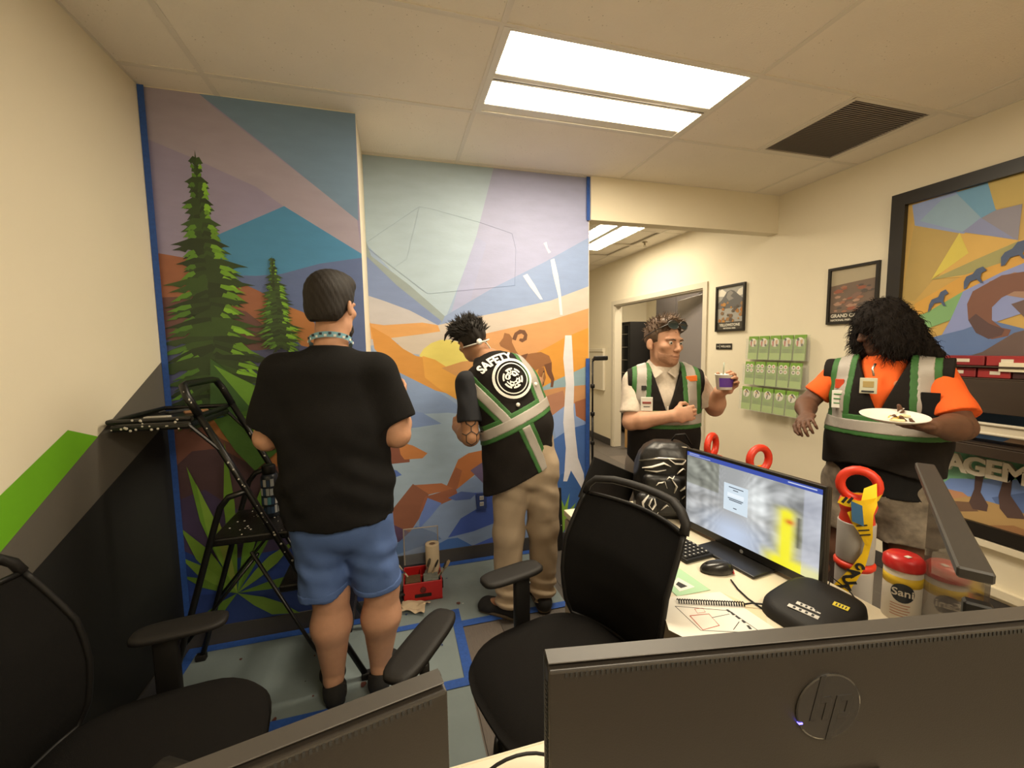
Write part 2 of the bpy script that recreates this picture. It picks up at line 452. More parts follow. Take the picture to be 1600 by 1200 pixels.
# conifers: a dark trunk-shaped body, then drooping boughs from the top down, then light boughs on the sunny side
def conifer(top, base, halfw, tiers, seed):
    rg = random.Random(seed)
    (x0, z0), (x1, z1) = top, base
    H = z0 - z1
    darks = ('#2b371a', '#33431d', '#3a4f1e'); lights = ('#668c22', '#86b42c', '#749e26'); mids = ('#4f7222', '#5d8424')
    wid = lambda t: halfw*(0.07 + 0.93*min(1, t/.8)**1.15)*(1 if t < .85 else 1-(t-.85)*1.2)
    body = [(x0, z0)]
    for sgn, rngk in ((1, range(1, tiers+1)), (-1, range(tiers, 0, -1))):
        for k in rngk:
            t = k/tiers; body.append((x0+(x1-x0)*t + sgn*wid(t)*.38, z0-H*t))
    paint(1, 'painted_conifer', darks[0], body)
    paint(1, 'painted_conifer', darks[1], [(x0-halfw*.04, z0-H*.08), (x0, z0+H*.02), (x0+halfw*.04, z0-H*.08)])
    def spray(name, h, x, z, s, ang, L, w):
        """one pointed, slightly hooked spray of needles"""
        c, sn = math.cos(ang), math.sin(ang)
        q = lambda a, b: (x + s*(a*c - b*sn), z + (a*sn + b*c))
        paint(1, name, h, [q(0, w*.5), q(L*.35, w*.75), q(L*.7, w*.25), q(L, -w*.15), q(L*.78, -w*.30), q(L*.62, -w*.75), q(L*.52, -w*.35), q(L*.3, -w*.8), q(0, -w*.5)])
    for k in range(tiers):
        t = (k+.6)/tiers; cx = x0+(x1-x0)*t; z = z0-H*t; th = H/tiers
        for s in (-1, 1):
            L = wid(t+.03)*rg.uniform(.88, 1.15)
            if rg.random() < .2: L *= .75
            n = 3 if L < .05 else 5
            for q in range(n):
                f = q/(n-1)
                spray('painted_conifer', rg.choice(darks), cx, z+th*(.35-.75*f), s, -.12-.55*f+rg.uniform(-.1,.1), L*(1.0-.30*f*f)*rg.uniform(.85,1.1), th*.30)
            m = (2 if L < .05 else (5 if s > 0 else 4))
            for q in range(m):
                if s < 0 and rg.random() < .3: continue
                f = (q+.5)/m
                st = rg.uniform(.25,.45)
                a_ = -.15-.5*f+rg.uniform(-.1,.1)
                zz = z+th*(.30-.75*f); xx = cx+s*L*st*math.cos(a_); zz += L*st*math.sin(a_)
                spray('painted_needles', rg.choice(lights if s > 0 else mids), xx, zz, s, a_-.12, L*rg.uniform(.42,.62), th*.17)
bt = [(-0.883,2.473),(-0.860,1.242),(-0.581,2.006),(-0.563,1.561)]
batch[0] = []
conifer(bt[0], bt[1], .275, 13, 3)
flush('painted_conifer')['label'] = 'tall painted conifer on the left'
batch[0] = []
conifer(bt[2], bt[3], .125, 11, 5)
flush('painted_conifer')['label'] = 'small painted conifer on the right'
batch[0] = []
# the near bough of the tall tree
paint(1, 'painted_conifer', '#3c5a22', [(-0.884,1.502),(-0.737,1.367),(-0.613,1.228),(-0.593,1.056),(-0.651,1.095),(-0.731,1.234),(-0.712,1.065),(-0.819,1.206),(-0.902,1.244)])
paint(1, 'painted_needles', '#6c9428', [(-0.872,1.469),(-0.708,1.366),(-0.611,1.160),(-0.716,1.234)])
paint(1, 'painted_conifer', '#48691f', [(-0.891,1.194),(-0.731,1.234),(-0.631,1.178),(-0.595,1.022),(-0.722,0.913),(-0.803,1.022)])
paint(1, 'painted_needles', '#77a02a', [(-0.819,1.206),(-0.689,1.199),(-0.605,1.057),(-0.710,1.099)])
flush('painted_bough')
# yucca leaves fanning from one point
yc = [(-0.846,0.266)][0]
YT = [(-1.024,0.965),(-0.851,1.076),(-0.989,0.872),(-0.662,0.907),(-0.561,0.809),(-1.074,0.655),(-1.087,0.403),(-0.546,0.522),(-1.067,0.097),(-0.555,0.064),(-0.379,0.313),(-1.088,0.505),(-0.915,0.712)]
for (tx, tz), (wd, h) in zip(YT, [(.034,'#6f9426'),(.028,'#6f8f24'),(.030,'#8aa832'),(.034,'#6f9426'),(.028,'#5c7d20'),(.04,'#6f8a24'),(.026,'#5f7b20'),(.032,'#768f2a'),(.034,'#5f7b20'),(.042,'#6c8426'),(.032,'#5f7b20'),(.03,'#76902a'),(.022,'#9aa038')]):
    dx, dz = tx-yc[0], tz-yc[1]; l = math.hypot(dx, dz); px, pz = -dz/l*wd, dx/l*wd
    paint(1, 'painted_leaf', h, [(yc[0], yc[1]), (yc[0]+dx*.35+px*.8, yc[1]+dz*.35+pz*.8), (yc[0]+dx*.6+px, yc[1]+dz*.6+pz), (tx, tz), (yc[0]+dx*.6-px*.8, yc[1]+dz*.6-pz*.8), (yc[0]+dx*.3-px*.6, yc[1]+dz*.3-pz*.6)])
layer[0] = 0
# --- recessed part on the right
M2 = [
 ('painted_ground', '#98a3a2', [(-.15,.1),(1.42,.1),(1.42,2.76),(-.15,2.76)]),
 ('painted_sky', '#a9b3a2', [(-0.169,2.780),(0.706,2.790),(0.657,2.596),(0.575,2.292),(0.433,1.943),(0.354,1.760),(0.296,1.717),(-0.195,2.210)]),
 ('painted_sky', '#a39e9f', [(0.702,2.789),(1.520,2.780),(1.469,2.295),(1.063,2.130),(0.680,1.940),(0.380,1.761),(0.437,1.943),(0.570,2.292)]),
 ('painted_sky', '#a29fa2', [(0.570,2.292),(0.641,2.253),(0.520,1.858),(0.380,1.761),(0.437,1.943)]),
 ('painted_sky', '#8c979e', [(1.469,2.332),(1.063,2.139),(0.681,1.949),(0.318,1.739),(0.273,1.674),(0.723,1.763),(1.110,1.844),(1.470,1.943)]),
 ('painted_hill', '#929781', [(-0.194,2.226),(-0.121,2.134),(0.114,1.953),(0.340,1.752),(0.317,1.704),(0.031,1.934),(-0.200,2.090)]),
 ('painted_hill', '#7b8693', [(-0.199,2.130),(0.032,1.951),(0.318,1.717),(0.282,1.674),(0.025,1.767),(-0.211,1.847)]),
 ('painted_hill', '#bfb299', [(-0.210,1.880),(-0.053,1.849),(0.108,1.789),(0.291,1.691),(0.288,1.596),(-0.224,1.559)]),
 ('painted_hill', '#c9b38c', [(0.291,1.691),(0.449,1.726),(0.724,1.781),(1.111,1.867),(1.523,1.978),(1.525,1.729),(0.720,1.591),(0.356,1.529),(-0.069,1.473),(0.102,1.640)]),
 ('painted_hill', '#d7974b', [(-0.198,1.704),(-0.060,1.691),(0.189,1.708),(0.291,1.691),(0.307,1.648),(0.186,1.631),(0.018,1.607),(-0.144,1.600)]),
 ('painted_hill', '#c9b38c', [(-0.014,1.607),(0.186,1.631),(0.359,1.639),(0.354,1.463),(0.098,1.503)]),
 ('painted_hill', '#d2924f', [(0.605,1.628),(0.816,1.673),(1.110,1.728),(1.524,1.815),(1.526,1.437),(1.107,1.447),(0.531,1.369)]),
 ('painted_hill', '#d98f2f', [(0.909,1.451),(1.108,1.541),(1.236,1.605),(1.525,1.671),(1.527,1.141),(0.808,1.175),(0.763,1.316)]),
 ('painted_sun', '#dfc658', [(0.160,1.485),(0.191,1.532),(0.244,1.570),(0.305,1.591),(0.366,1.591),(0.436,1.572),(0.498,1.527),(0.533,1.459),(0.531,1.369),(0.351,1.353)]),
 ('painted_hill', '#cf8a35', [(-0.205,1.724),(-0.140,1.683),(-0.030,1.616),(0.057,1.534),(0.139,1.485),(0.266,1.456),(0.352,1.397),(0.484,1.326),(0.526,1.165),(0.174,1.271),(-0.022,1.408),(-0.126,1.537)]),
 ('painted_hill', '#dd9a3a', [(0.181,1.484),(0.266,1.456),(0.352,1.397),(0.484,1.326),(0.524,1.097),(0.303,1.243),(0.193,1.336)]),
 ('painted_hill', '#c98c46', [(0.308,1.398),(0.451,1.439),(0.624,1.457),(0.812,1.384),(0.808,1.175),(0.506,1.280)]),
 ('painted_water', '#88969e', [(-0.213,1.559),(-0.109,1.474),(-0.022,1.403),(0.092,1.339),(0.303,1.221),(0.456,1.101),(0.615,0.999),(1.528,0.940),(1.534,-0.311),(-0.308,-0.273)]),
 ('painted_water', '#a3afa4', [(-0.125,1.090),(0.343,1.085),(0.616,1.046),(0.706,0.805),(0.513,0.610),(0.326,0.512),(0.101,0.400),(-0.115,0.337),(-0.166,0.612)]),
 ('painted_water', '#7f8f9f', [(0.042,1.124),(0.168,1.095),(0.296,1.011),(0.122,0.995),(-0.088,0.992)]),
 ('painted_hill', '#8fa08e', [(0.955,1.192),(1.106,1.266),(1.526,1.388),(1.528,1.041),(1.054,1.067)]),
 ('painted_rock', '#c88a4c', [(0.995,1.204),(1.157,1.226),(1.527,1.240),(1.528,0.940),(1.208,1.059),(1.029,1.141)]),
 ('painted_rock', '#b1764c', [(1.029,1.155),(1.208,1.204),(1.239,1.057),(1.145,0.989),(1.054,1.067)]),
 ('painted_rock', '#8f9eaa', [(1.114,1.016),(1.249,1.105),(1.527,1.091),(1.529,0.738),(1.154,0.818)]),
 ('painted_rock', '#a5633a', [(1.302,1.112),(1.527,1.141),(1.528,0.940),(1.312,1.004)]),
 ('painted_water', '#4a6a90', [(1.103,0.822),(1.259,0.908),(1.528,0.940),(1.532,0.010),(1.097,0.072)]),
 ('painted_rock', '#8b4f34', [(-0.132,0.917),(0.012,0.884),(0.073,0.834),(0.071,0.758),(-0.098,0.756),(-0.158,0.788)]),
 ('painted_rock', '#c97c3b', [(-0.000,0.907),(0.096,0.872),(0.193,0.810),(0.157,0.777),(0.037,0.779),(0.013,0.817)]),
 ('painted_water', '#5d74a0', [(-0.160,0.753),(-0.016,0.708),(0.016,0.673),(-0.102,0.641),(-0.164,0.656)]),
 ('painted_rock', '#b96d35', [(0.328,0.582),(0.405,0.746),(0.480,0.786),(0.611,0.803),(0.753,0.777),(0.751,0.634),(0.560,0.652),(0.391,0.533)]),
 ('painted_rock', '#a05d35', [(0.305,0.538),(0.386,0.692),(0.431,0.665),(0.391,0.533)]),
 ('painted_rock', '#b2693a', [(0.086,0.594),(0.284,0.587),(0.381,0.530),(0.237,0.522),(0.157,0.508)]),
 ('painted_rock', '#8f5636', [(-0.069,0.422),(0.087,0.603),(0.193,0.518),(0.121,0.351),(0.053,0.259),(-0.115,0.328)]),
 ('painted_rock', '#9c5b38', [(0.166,0.503),(0.382,0.544),(0.398,0.476),(0.234,0.421),(0.123,0.397)]),
 ('painted_rock', '#6c7fa3', [(0.121,0.342),(0.183,0.492),(0.279,0.443),(0.196,0.351),(0.119,0.278)]),
 ('painted_rock', '#5d4250', [(-0.093,0.357),(0.053,0.259),(0.016,0.204),(-0.099,0.198)]),
 ('painted_rock', '#6d5a66', [(0.490,0.659),(0.609,0.728),(0.753,0.753),(0.748,0.465),(0.605,0.529)]),
 ('painted_rock', '#56668a', [(0.325,0.475),(0.418,0.512),(0.533,0.489),(0.485,0.447),(0.379,0.450)]),
 ('painted_water', '#465c94', [(0.519,0.491),(0.748,0.489),(0.745,0.270),(0.503,0.206),(0.317,0.184),(0.412,0.314),(0.530,0.370)]),
 ('painted_rock', '#62798e', [(-0.036,0.189),(0.098,0.299),(0.228,0.234),(0.271,0.181),(0.048,0.130),(-0.082,0.103)]),
 ('painted_water', '#4d63a0', [(0.500,0.085),(0.743,0.172),(0.790,0.017),(0.547,0.044)]),
 ('painted_rock', '#456890', [(0.225,0.140),(0.317,0.175),(0.386,0.174),(0.454,0.126),(0.490,0.072),(0.313,0.041),(0.178,0.053)]),
 ('painted_water', '#3d5b92', [(-0.168,0.071),(0.314,0.080),(0.741,0.074),(1.311,0.042),(1.365,-0.604),(-0.183,-0.297)]),
 ('painted_water', '#3b5f84', [(1.111,0.534),(1.258,0.585),(1.530,0.522),(1.533,-0.043),(1.107,0.020)]),
 ('bare_primer', '#e2d3b4', [(1.225,1.615),(1.277,1.615),(1.287,1.443),(1.297,1.249),(1.291,1.054),(1.307,0.856),(1.328,0.679),(1.376,0.548),(1.393,0.342),(1.349,0.449),(1.269,0.584),(1.237,0.501),(1.205,0.505),(1.216,0.589),(1.227,0.762),(1.207,0.961),(1.229,1.252),(1.209,1.444)]),
 ('bare_primer', '#e2d3b4', [(0.902,2.039),(0.936,2.054),(0.993,1.974),(1.051,1.875),(1.031,1.875),(0.954,1.964)]),
 ('bare_primer', '#e2d3b4', [(1.113,2.159),(1.142,2.170),(1.172,2.052),(1.191,1.933),(1.206,1.765),(1.185,1.765),(1.171,1.905),(1.132,2.051)]),
 ('bare_primer', '#e2d3b4', [(1.060,2.274),(1.084,2.284),(1.094,2.240),(1.118,2.214),(1.098,2.204)]),
 ('painted_grass', '#86a830', [(1.139,0.066),(1.172,0.317),(1.163,0.429),(1.215,0.301),(1.258,0.408),(1.236,0.258),(1.311,0.325),(1.246,0.180),(1.203,-0.046),(1.160,-0.040)]),
]
for n, h, p in M2: paint(2, n, h, p)
# pencil guide lines
def guide(poly):
    layer[0] += 1
    y = Y2-.0003-.000025*layer[0]
    MB().tube([(x, y, z) for x, z in poly], .0012, 4, flat=.1).build('pencil_line', mat('pencil', '#8b8f8d', .8), mural)
guide([(-0.160,2.208),(0.194,2.464),(0.264,2.457),(0.590,2.391),(0.826,2.328),(0.853,2.219),(0.840,1.970),(0.229,1.900),(-0.138,2.181)])
guide([(0.194,2.464),(0.123,2.206),(0.103,2.123),(0.003,2.057)])
# bighorn ram: body, legs, head, curled horn
batch[0] = []
RB, RD = '#98602f', '#704324'
paint(2, 'painted_ram', RB, [(0.814,1.568),(0.842,1.508),(0.871,1.470),(0.959,1.487),(1.033,1.495),(1.097,1.466),(1.117,1.418),(1.107,1.380),(1.067,1.391),(1.032,1.382),(0.982,1.356),(0.918,1.348),(0.869,1.359),(0.841,1.397),(0.822,1.462),(0.794,1.509),(0.729,1.542),(0.720,1.564),(0.749,1.600),(0.759,1.636),(0.796,1.627),(0.815,1.600)])
paint(2, 'painted_ram', RD, [(1.057,1.401),(1.117,1.418),(1.117,1.352),(1.137,1.294),(1.126,1.232),(1.106,1.233),(1.111,1.285),(1.081,1.334)])
paint(2, 'painted_ram', RB, [(1.017,1.383),(1.057,1.382),(1.071,1.305),(1.045,1.240),(1.020,1.236),(1.031,1.297),(1.006,1.345)])
paint(2, 'painted_ram', RD, [(0.859,1.369),(0.918,1.358),(0.907,1.311),(0.917,1.264),(0.887,1.246),(0.878,1.303)])
paint(2, 'painted_ram', RB, [(0.947,1.357),(0.997,1.355),(0.986,1.299),(0.975,1.233),(0.951,1.234),(0.956,1.300)])
paint(2, 'painted_ram', '#6f4526', [(0.815,1.591),(0.835,1.636),(0.873,1.659),(0.912,1.654),(0.931,1.622),(0.925,1.585),(0.891,1.567),(0.867,1.581),(0.872,1.595),(0.896,1.594),(0.906,1.617),(0.887,1.631),(0.858,1.622),(0.843,1.581)])
paint(2, 'painted_ram', RD, [(0.871,1.470),(0.934,1.488),(0.919,1.451),(0.870,1.396),(0.851,1.425)])

flush('painted_ram')
# masking tape round the mural and along the floor
tape = thing('masking_tape_border', 'blue masking tape strips edging the mural and the drop cloth', 'tape', (0,0,0))
def tstrip(lo, hi): MB().box(lo, hi).build('tape_strip', TAPE, tape)
tstrip((XL+.002, Y1-.0165, .1), (XL+.028, Y1-.0155, ZC-.002))
tstrip((XE-.028, Y2-.0165, 2.452), (XE-.001, Y2-.0155, ZC-.002))
tstrip((XE-.034, Y2-.0165, .1), (XE-.004, Y2-.0155, 1.44))
tstrip((XL+.01, Y1-.06, .0045), (XS, Y1-.012, .0055))
tstrip((XS+.01, Y2-.06, .0045), (XE, Y2-.012, .0055))
tstrip((XL+.012, 1.2, .0045), (XL+.06, Y1-.06, .0055))
# drop cloth and the tape that holds it
def floor_sheet(name, poly, m, z, parent=None, t=.0008):
    return MB().poly([(x, y, z) for x, y in poly], t, (0,0,1)).build(name, m, parent)
CLOTH = mat('blue_grey_drop_cloth', (.20,.245,.25), .7, var=.18, vscale=5, bump=.5, bscale=14)
sheet = thing('drop_cloth', 'pale blue plastic drop cloth spread under the painters', 'drop cloth', (0,0,0))
def cl(u, v):
    x = XL+.05 + u*(.275-XL-.05); y = 1.2 + v*(Y1-.02-1.2)
    return (x, y, .0012 + .0012*abs(math.sin(x*9+y*4))*abs(math.sin(y*7-x*3)))
MB().grid(cl, 40, 40).build('cloth_sheet', CLOTH, sheet, True)
def cl2(u, v):
    x = XS+.02 + u*(.93-XS-.02); y = 2.19 + v*(Y2-.02-2.19)
    return (x, y, .0014 + .0012*abs(math.sin(x*8+y*3))*abs(math.sin(y*9-x*4)))
MB().grid(cl2, 40, 30).build('cloth_sheet', CLOTH, sheet, True)
tstrip((.255, 1.76, .0046), (.305, 2.33, .0056))
tstrip((.02, 1.76, .0047), (.305, 1.81, .0057))
tstrip((-.75, 1.76, .0047), (.02, 1.81, .0057))
tstrip((-.35, 2.235, .0047), (.93, 2.285, .0057)) if False else None
tstrip((-.2, 2.225, .0047), (.26, 2.265, .0057))
tstrip((.305, 2.165, .0047), (.95, 2.215, .0057))
SPL = [mat('paint_drip_%d' % i, c, .5) for i, c in enumerate(((.65,.62,.55), (.02,.05,.16), (.03,.03,.03), (.1,.03,.02)))]
rg = random.Random(8)
for k in range(70):
    x = rg.uniform(-.95, .88); y = rg.uniform(1.4, 2.8)
    if x < XS and y > 2.36: continue
    if x > .25 and y < 2.25: continue
    r = rg.uniform(.003, .013); a = rg.uniform(.3, 1.6)
    P = [(x + r*math.cos(q)*rg.uniform(.6, 1.3), y + r*a*math.sin(q)*rg.uniform(.6, 1.3)) for q in [i*PI/4 for i in range(8)]]
    floor_sheet('paint_drip', P, SPL[rg.choice((0,0,1,2,2,3))], .0046, sheet, .0004)

# ================================================================ furniture and office things
BLACK = mat('black_plastic', (.007,.0062,.0056), .5, spec=.3)
BLACKM = mat('black_matte_plastic', (.011,.0095,.0085), .6, bump=.1, bscale=400, spec=.3)
FABRIC = mat('black_seat_fabric', (.008,.007,.0064), .95, bump=.25, bscale=500, spec=.15)
MESHM = mat('black_mesh_back', (.006,.0054,.005), .9, bump=.3, bscale=600, spec=.15)
LAM = mat('cream_laminate', (.72,.64,.48), .4, var=.03, vscale=8)
LAMED = mat('cream_edge_band', (.78,.71,.55), .4)
BEIGE = mat('beige_cabinet', (.36,.31,.235), .5)
WHITE = mat('white_paper', (.78,.74,.66), .7)
INK = mat('black_ink', (.02,.02,.02), .6)

# ---- desks
dk = thing('desk', 'long cream desk running away from the camera under the lit monitor', 'desk', (0,0,0))
MB().rbox((1.065, 1.28, .727), (.60, 1.10, .028), .003, 2).build('desktop', LAM, dk)
MB().rbox((1.362, 1.28, .727), (.004, 1.10, .03), .0015, 1).build('edge_band', LAMED, dk)
MB().box((1.32, .78, .0), (1.345, 1.80, .713)).build('modesty_panel', BEIGE, dk)
MB().rbox((1.0, .80, .357), (.04, .04, .712), .004, 1).build('leg', BEIGE, dk)
nd = thing('desk', 'cream desk close to the camera behind the two dark monitors', 'desk', (0,0,0))
MB().rbox((.38, .39, .727), (2.16, .68, .028), .003, 2).build('desktop', LAM, nd)
MB().rbox((.38, .731, .727), (2.16, .004, .03), .0015, 1).build('edge_band', LAMED, nd)
for x in (-.66, 1.42):
    for y in (.09, .69): MB().rbox((x, y, .357), (.04, .04, .712), .004, 1).build('leg', BEIGE, nd)
# drawer pedestal at the far end of the desk, fronts facing the chair
pd = thing('drawer_pedestal', 'beige drawer pedestal with bar handles under the far end of the desk', 'cabinet', (0,0,0))
MB().rbox((1.045, 1.62, .355), (.53, .41, .69), .003, 1).build('body', BEIGE, pd)
for z0, z1 in ((.03, .36), (.37, .53), (.54, .70)):
    dr = MB().rbox((.7735, 1.62, (z0+z1)/2), (.016, .40, z1-z0), .003, 1).build('drawer', BEIGE, pd)
    zc = z1-.06
    MB().tube([(.766,1.56,zc),(.744,1.56,zc),(.744,1.68,zc),(.766,1.68,zc)], .0045, 8).build('handle', HM, dr)

# ---- office chairs (front is local +Y)
def superell(a, b, n, k, N=40):
    out = []
    for i in range(N):
        t = 2*PI*i/N; c, s = math.cos(t), math.sin(t)
        out.append((a*math.copysign(abs(c)**(2/n), c), b*math.copysign(abs(s)**(2/n), s)))
    return out
PROF = [(.50,-.262),(.56,-.238),(.62,-.232),(.68,-.230),(.74,-.238),(.80,-.25),(.86,-.28),(.92,-.312),(.965,-.337)]
def office_chair(loc, rz, label, arms=('L','R'), arm_rot=(0,0), arm_z=.68, dz=0.0, pad_len=.25, arm_x=.285, fwd=0.0):
    t = thing('office_chair', label, 'chair', loc, rz, 'black mesh-back office chairs')
    m = MB(); N = 44
    rings = [(.90,.452),(.985,.462),(1.0,.482),(.985,.508),(.93,.522),(.7,.530),(.35,.531)]
    vs = []; fs = []
    for k, (s, z) in enumerate(rings):
        for x, y in superell(.25*s, .265*s, 3.2, 1, N):
            y += .02
            drop = -.022*max(0, (y-.12)/.12)**2 if z > .5 else 0
            vs.append((x, y, z+drop+dz))
    for k in range(len(rings)-1):
        for i in range(N): fs.append((k*N+i, k*N+(i+1)%N, (k+1)*N+(i+1)%N, (k+1)*N+i))
    fs.append(tuple(range(N-1,-1,-1))); fs.append(tuple((len(rings)-1)*N+i for i in range(N)))
    m.add(vs, fs).build('seat', FABRIC, t, True)
    def backpt(u, v, off=0.0):
        f = v*(len(PROF)-1); i = min(int(f), len(PROF)-2); q = f-i
        z = PROF[i][0]*(1-q)+PROF[i+1][0]*q; y = PROF[i][1]*(1-q)+PROF[i+1][1]*q
        wd = .198 + .036*math.sin(PI*min(1, v*.60+.15))
        x = (u-.5)*2*wd
        return (x, y + .055*(abs(u-.5)*2)**2 - off, z+dz)
    b = MB().grid(lambda u, v: backpt(u, v), 19, 22)
    b2 = MB().grid(lambda u, v: backpt(u, v, .006), 19, 22)
    b.add(b2.v, [f[::-1] for f in b2.f])
    bk = b.build('backrest', MESHM, t, True)
    edge = [backpt(0, v/16) for v in range(17)]; edge2 = [backpt(1, v/16) for v in range(17)]
    MB().tube(edge[::-1] + [backpt(u/8, 0) for u in range(1, 8)] + edge2, .009, 8).build('back_rim', BLACK, bk, True)
    # carrying loop above the mesh
    tl, tr = Vector(backpt(0, 1)), Vector(backpt(1, 1))
    loop = [tl, tl+Vector((.004,-.014,.03)), tl+Vector((.03,-.026,.056))]
    for u in (.2,.35,.5,.65,.8):
        p = Vector(backpt(u, 1)); loop.append(p+Vector((0,-.03,.062)))
    loop += [tr+Vector((-.03,-.026,.056)), tr+Vector((-.004,-.014,.03)), tr]
    MB().tube(loop, .0155, 10, flat=.8).build('carry_loop', BLACKM, bk, True)
    MB().tube([backpt(u/10, 1) for u in range(11)], .008, 8).build('top_rail', BLACK, bk, True)
    # spine joining the back to the seat pan
    MB().tube([(0,-.05,.43+dz),(0,-.20,.43+dz),(0,-.275,.47+dz),(0,-.262,.58+dz),(0,-.238,.68+dz)], [.03,.03,.028,.024,.015], 10, flat=.55).build('spine', BLACK, t, True)
    MB().rbox((0,0,.435+dz), (.30,.26,.035), .012, 2).build('seat_pan', BLACK, t, True)
    for k, sgn in (('L',-1),('R',1)):
        if k not in arms: continue
        x = sgn*arm_x; rot = Matrix.Rotation(arm_rot[0 if k == 'L' else 1], 3, 'Z')
        p = MB().tube([(sgn*.13,-.02,.43+dz),(x-sgn*.02,-.02+fwd,.43+dz),(x,-.02+fwd,.46+dz)], .018, 8)
        p.rbox((x, -.02+fwd, (.44+dz+arm_z)/2), (.026, .066, arm_z-.46-dz), .008, 2)
        ar = p.build('arm_post', BLACK, t, True)
        pm_ = MB(); NN = 28; vs = []; fs = []
        for s, z in ((.82,-.012),(1,-.006),(1,.008),(.9,.014),(.6,.0155)):
            for a, c in superell(.050*s, pad_len/2*(1-(1-s)*.4), 3.5, 1, NN):
                q = rot @ Vector((a, c, 0)); vs.append((x+q.x, .02+fwd+q.y, arm_z+z*.8))
        for i in range(4):
            for j in range(NN): fs.append((i*NN+j, i*NN+(j+1)%NN, (i+1)*NN+(j+1)%NN, (i+1)*NN+j))
        fs.append(tuple(range(NN-1,-1,-1))); fs.append(tuple(4*NN+i for i in range(NN)))
        pm_.add(vs, fs).build('arm_pad', BLACKM, t, True)
    MB().lathe([(.028,.20),(.028,.31),(.02,.312),(.02,.42+dz)], 16).build('gas_column', BLACK, t, True)
    base = MB(); base.lathe([(.04,.1),(.05,.13),(.045,.2),(.03,.21)], 16)
    for k in range(5):
        a = 2*PI*k/5+.3; c, s = math.cos(a), math.sin(a)
        base.tube([(.03*c,.03*s,.155),(.16*c,.16*s,.125),(.29*c,.29*s,.085)], [.026,.022,.015], 8)
    bs = base.build('star_base', BLACK, t, True)
    cw = MB().lathe([(.006,-.026),(.03,-.024),(.032,-.006),(.02,-.004),(.02,.004),(.032,.006),(.03,.024),(.006,.026)], 16, (0,0,.032), Matrix.Rotation(PI/2,3,'Y')).data('caster', BLACK, True)
    for k in range(5):
        a = 2*PI*k/5+.3
        link('caster', cw, bs, (.29*math.cos(a), .29*math.sin(a), 0), (0,0,a+.6))
    return t
def face(dx, dy): return math.atan2(dy, dx) - PI/2
office_chair((.485,1.165,0), face(-.965,-.26), 'black mesh-back office chair in front of the lit monitor, back against the desk', arms=('R',), arm_rot=(0,0), arm_z=.69)
office_chair((-.66,1.175,0), face(1,.12), 'black office chair by the dark left wall, its back to the wall', arm_rot=(.0,0), arm_z=.68)
office_chair((-.19,1.055,0), face(.0,1), 'black office chair mostly hidden behind the left dark monitor', arms=('R',), arm_rot=(0,-.60), arm_z=.705, dz=-.15, arm_x=.235, fwd=.065, pad_len=.30)

# ---- monitors
BEZ = mat('monitor_black', (.013,.0115,.0105), .35)
BACKM = mat('monitor_back_charcoal', (.022,.018,.0145), .38, bump=.06, bscale=700)
TOPM = mat('monitor_top_edge', (.05,.044,.038), .45)
def monitor_shell(t, W, H, zt):
    """panel standing in local XZ, screen facing +Y; top at zt"""
    zb = zt-H
    MB().rbox((0, .0, (zt+zb)/2), (W, .012, H), .003, 2).build('bezel', BEZ, t)
    MB().rbox((0, -.017, (zt+zb)/2), (W-.004, .022, H-.004), .006, 2).build('back_shell', BACKM, t)
    bs = MB().rbox((0, -.037, (zt+zb)/2-.02), (W*.78, .022, H*.66), .01, 3).build('back_bulge', BACKM, t)
    return bs
def stand(t, zb, zt, W):
    st = MB().rbox((0, -.075, (.745+zt-.16)/2), (.075, .03, zt-.16-.745), .008, 2).build('stand_post', BEZ, t)
    MB().rbox((0, -.055, zt-.17), (.11, .03, .11), .006, 2).build('mount', BEZ, st)
    MB().rbox((0, -.06, .750), (.28, .20, .012), .005, 2).build('stand_foot', BEZ, t)
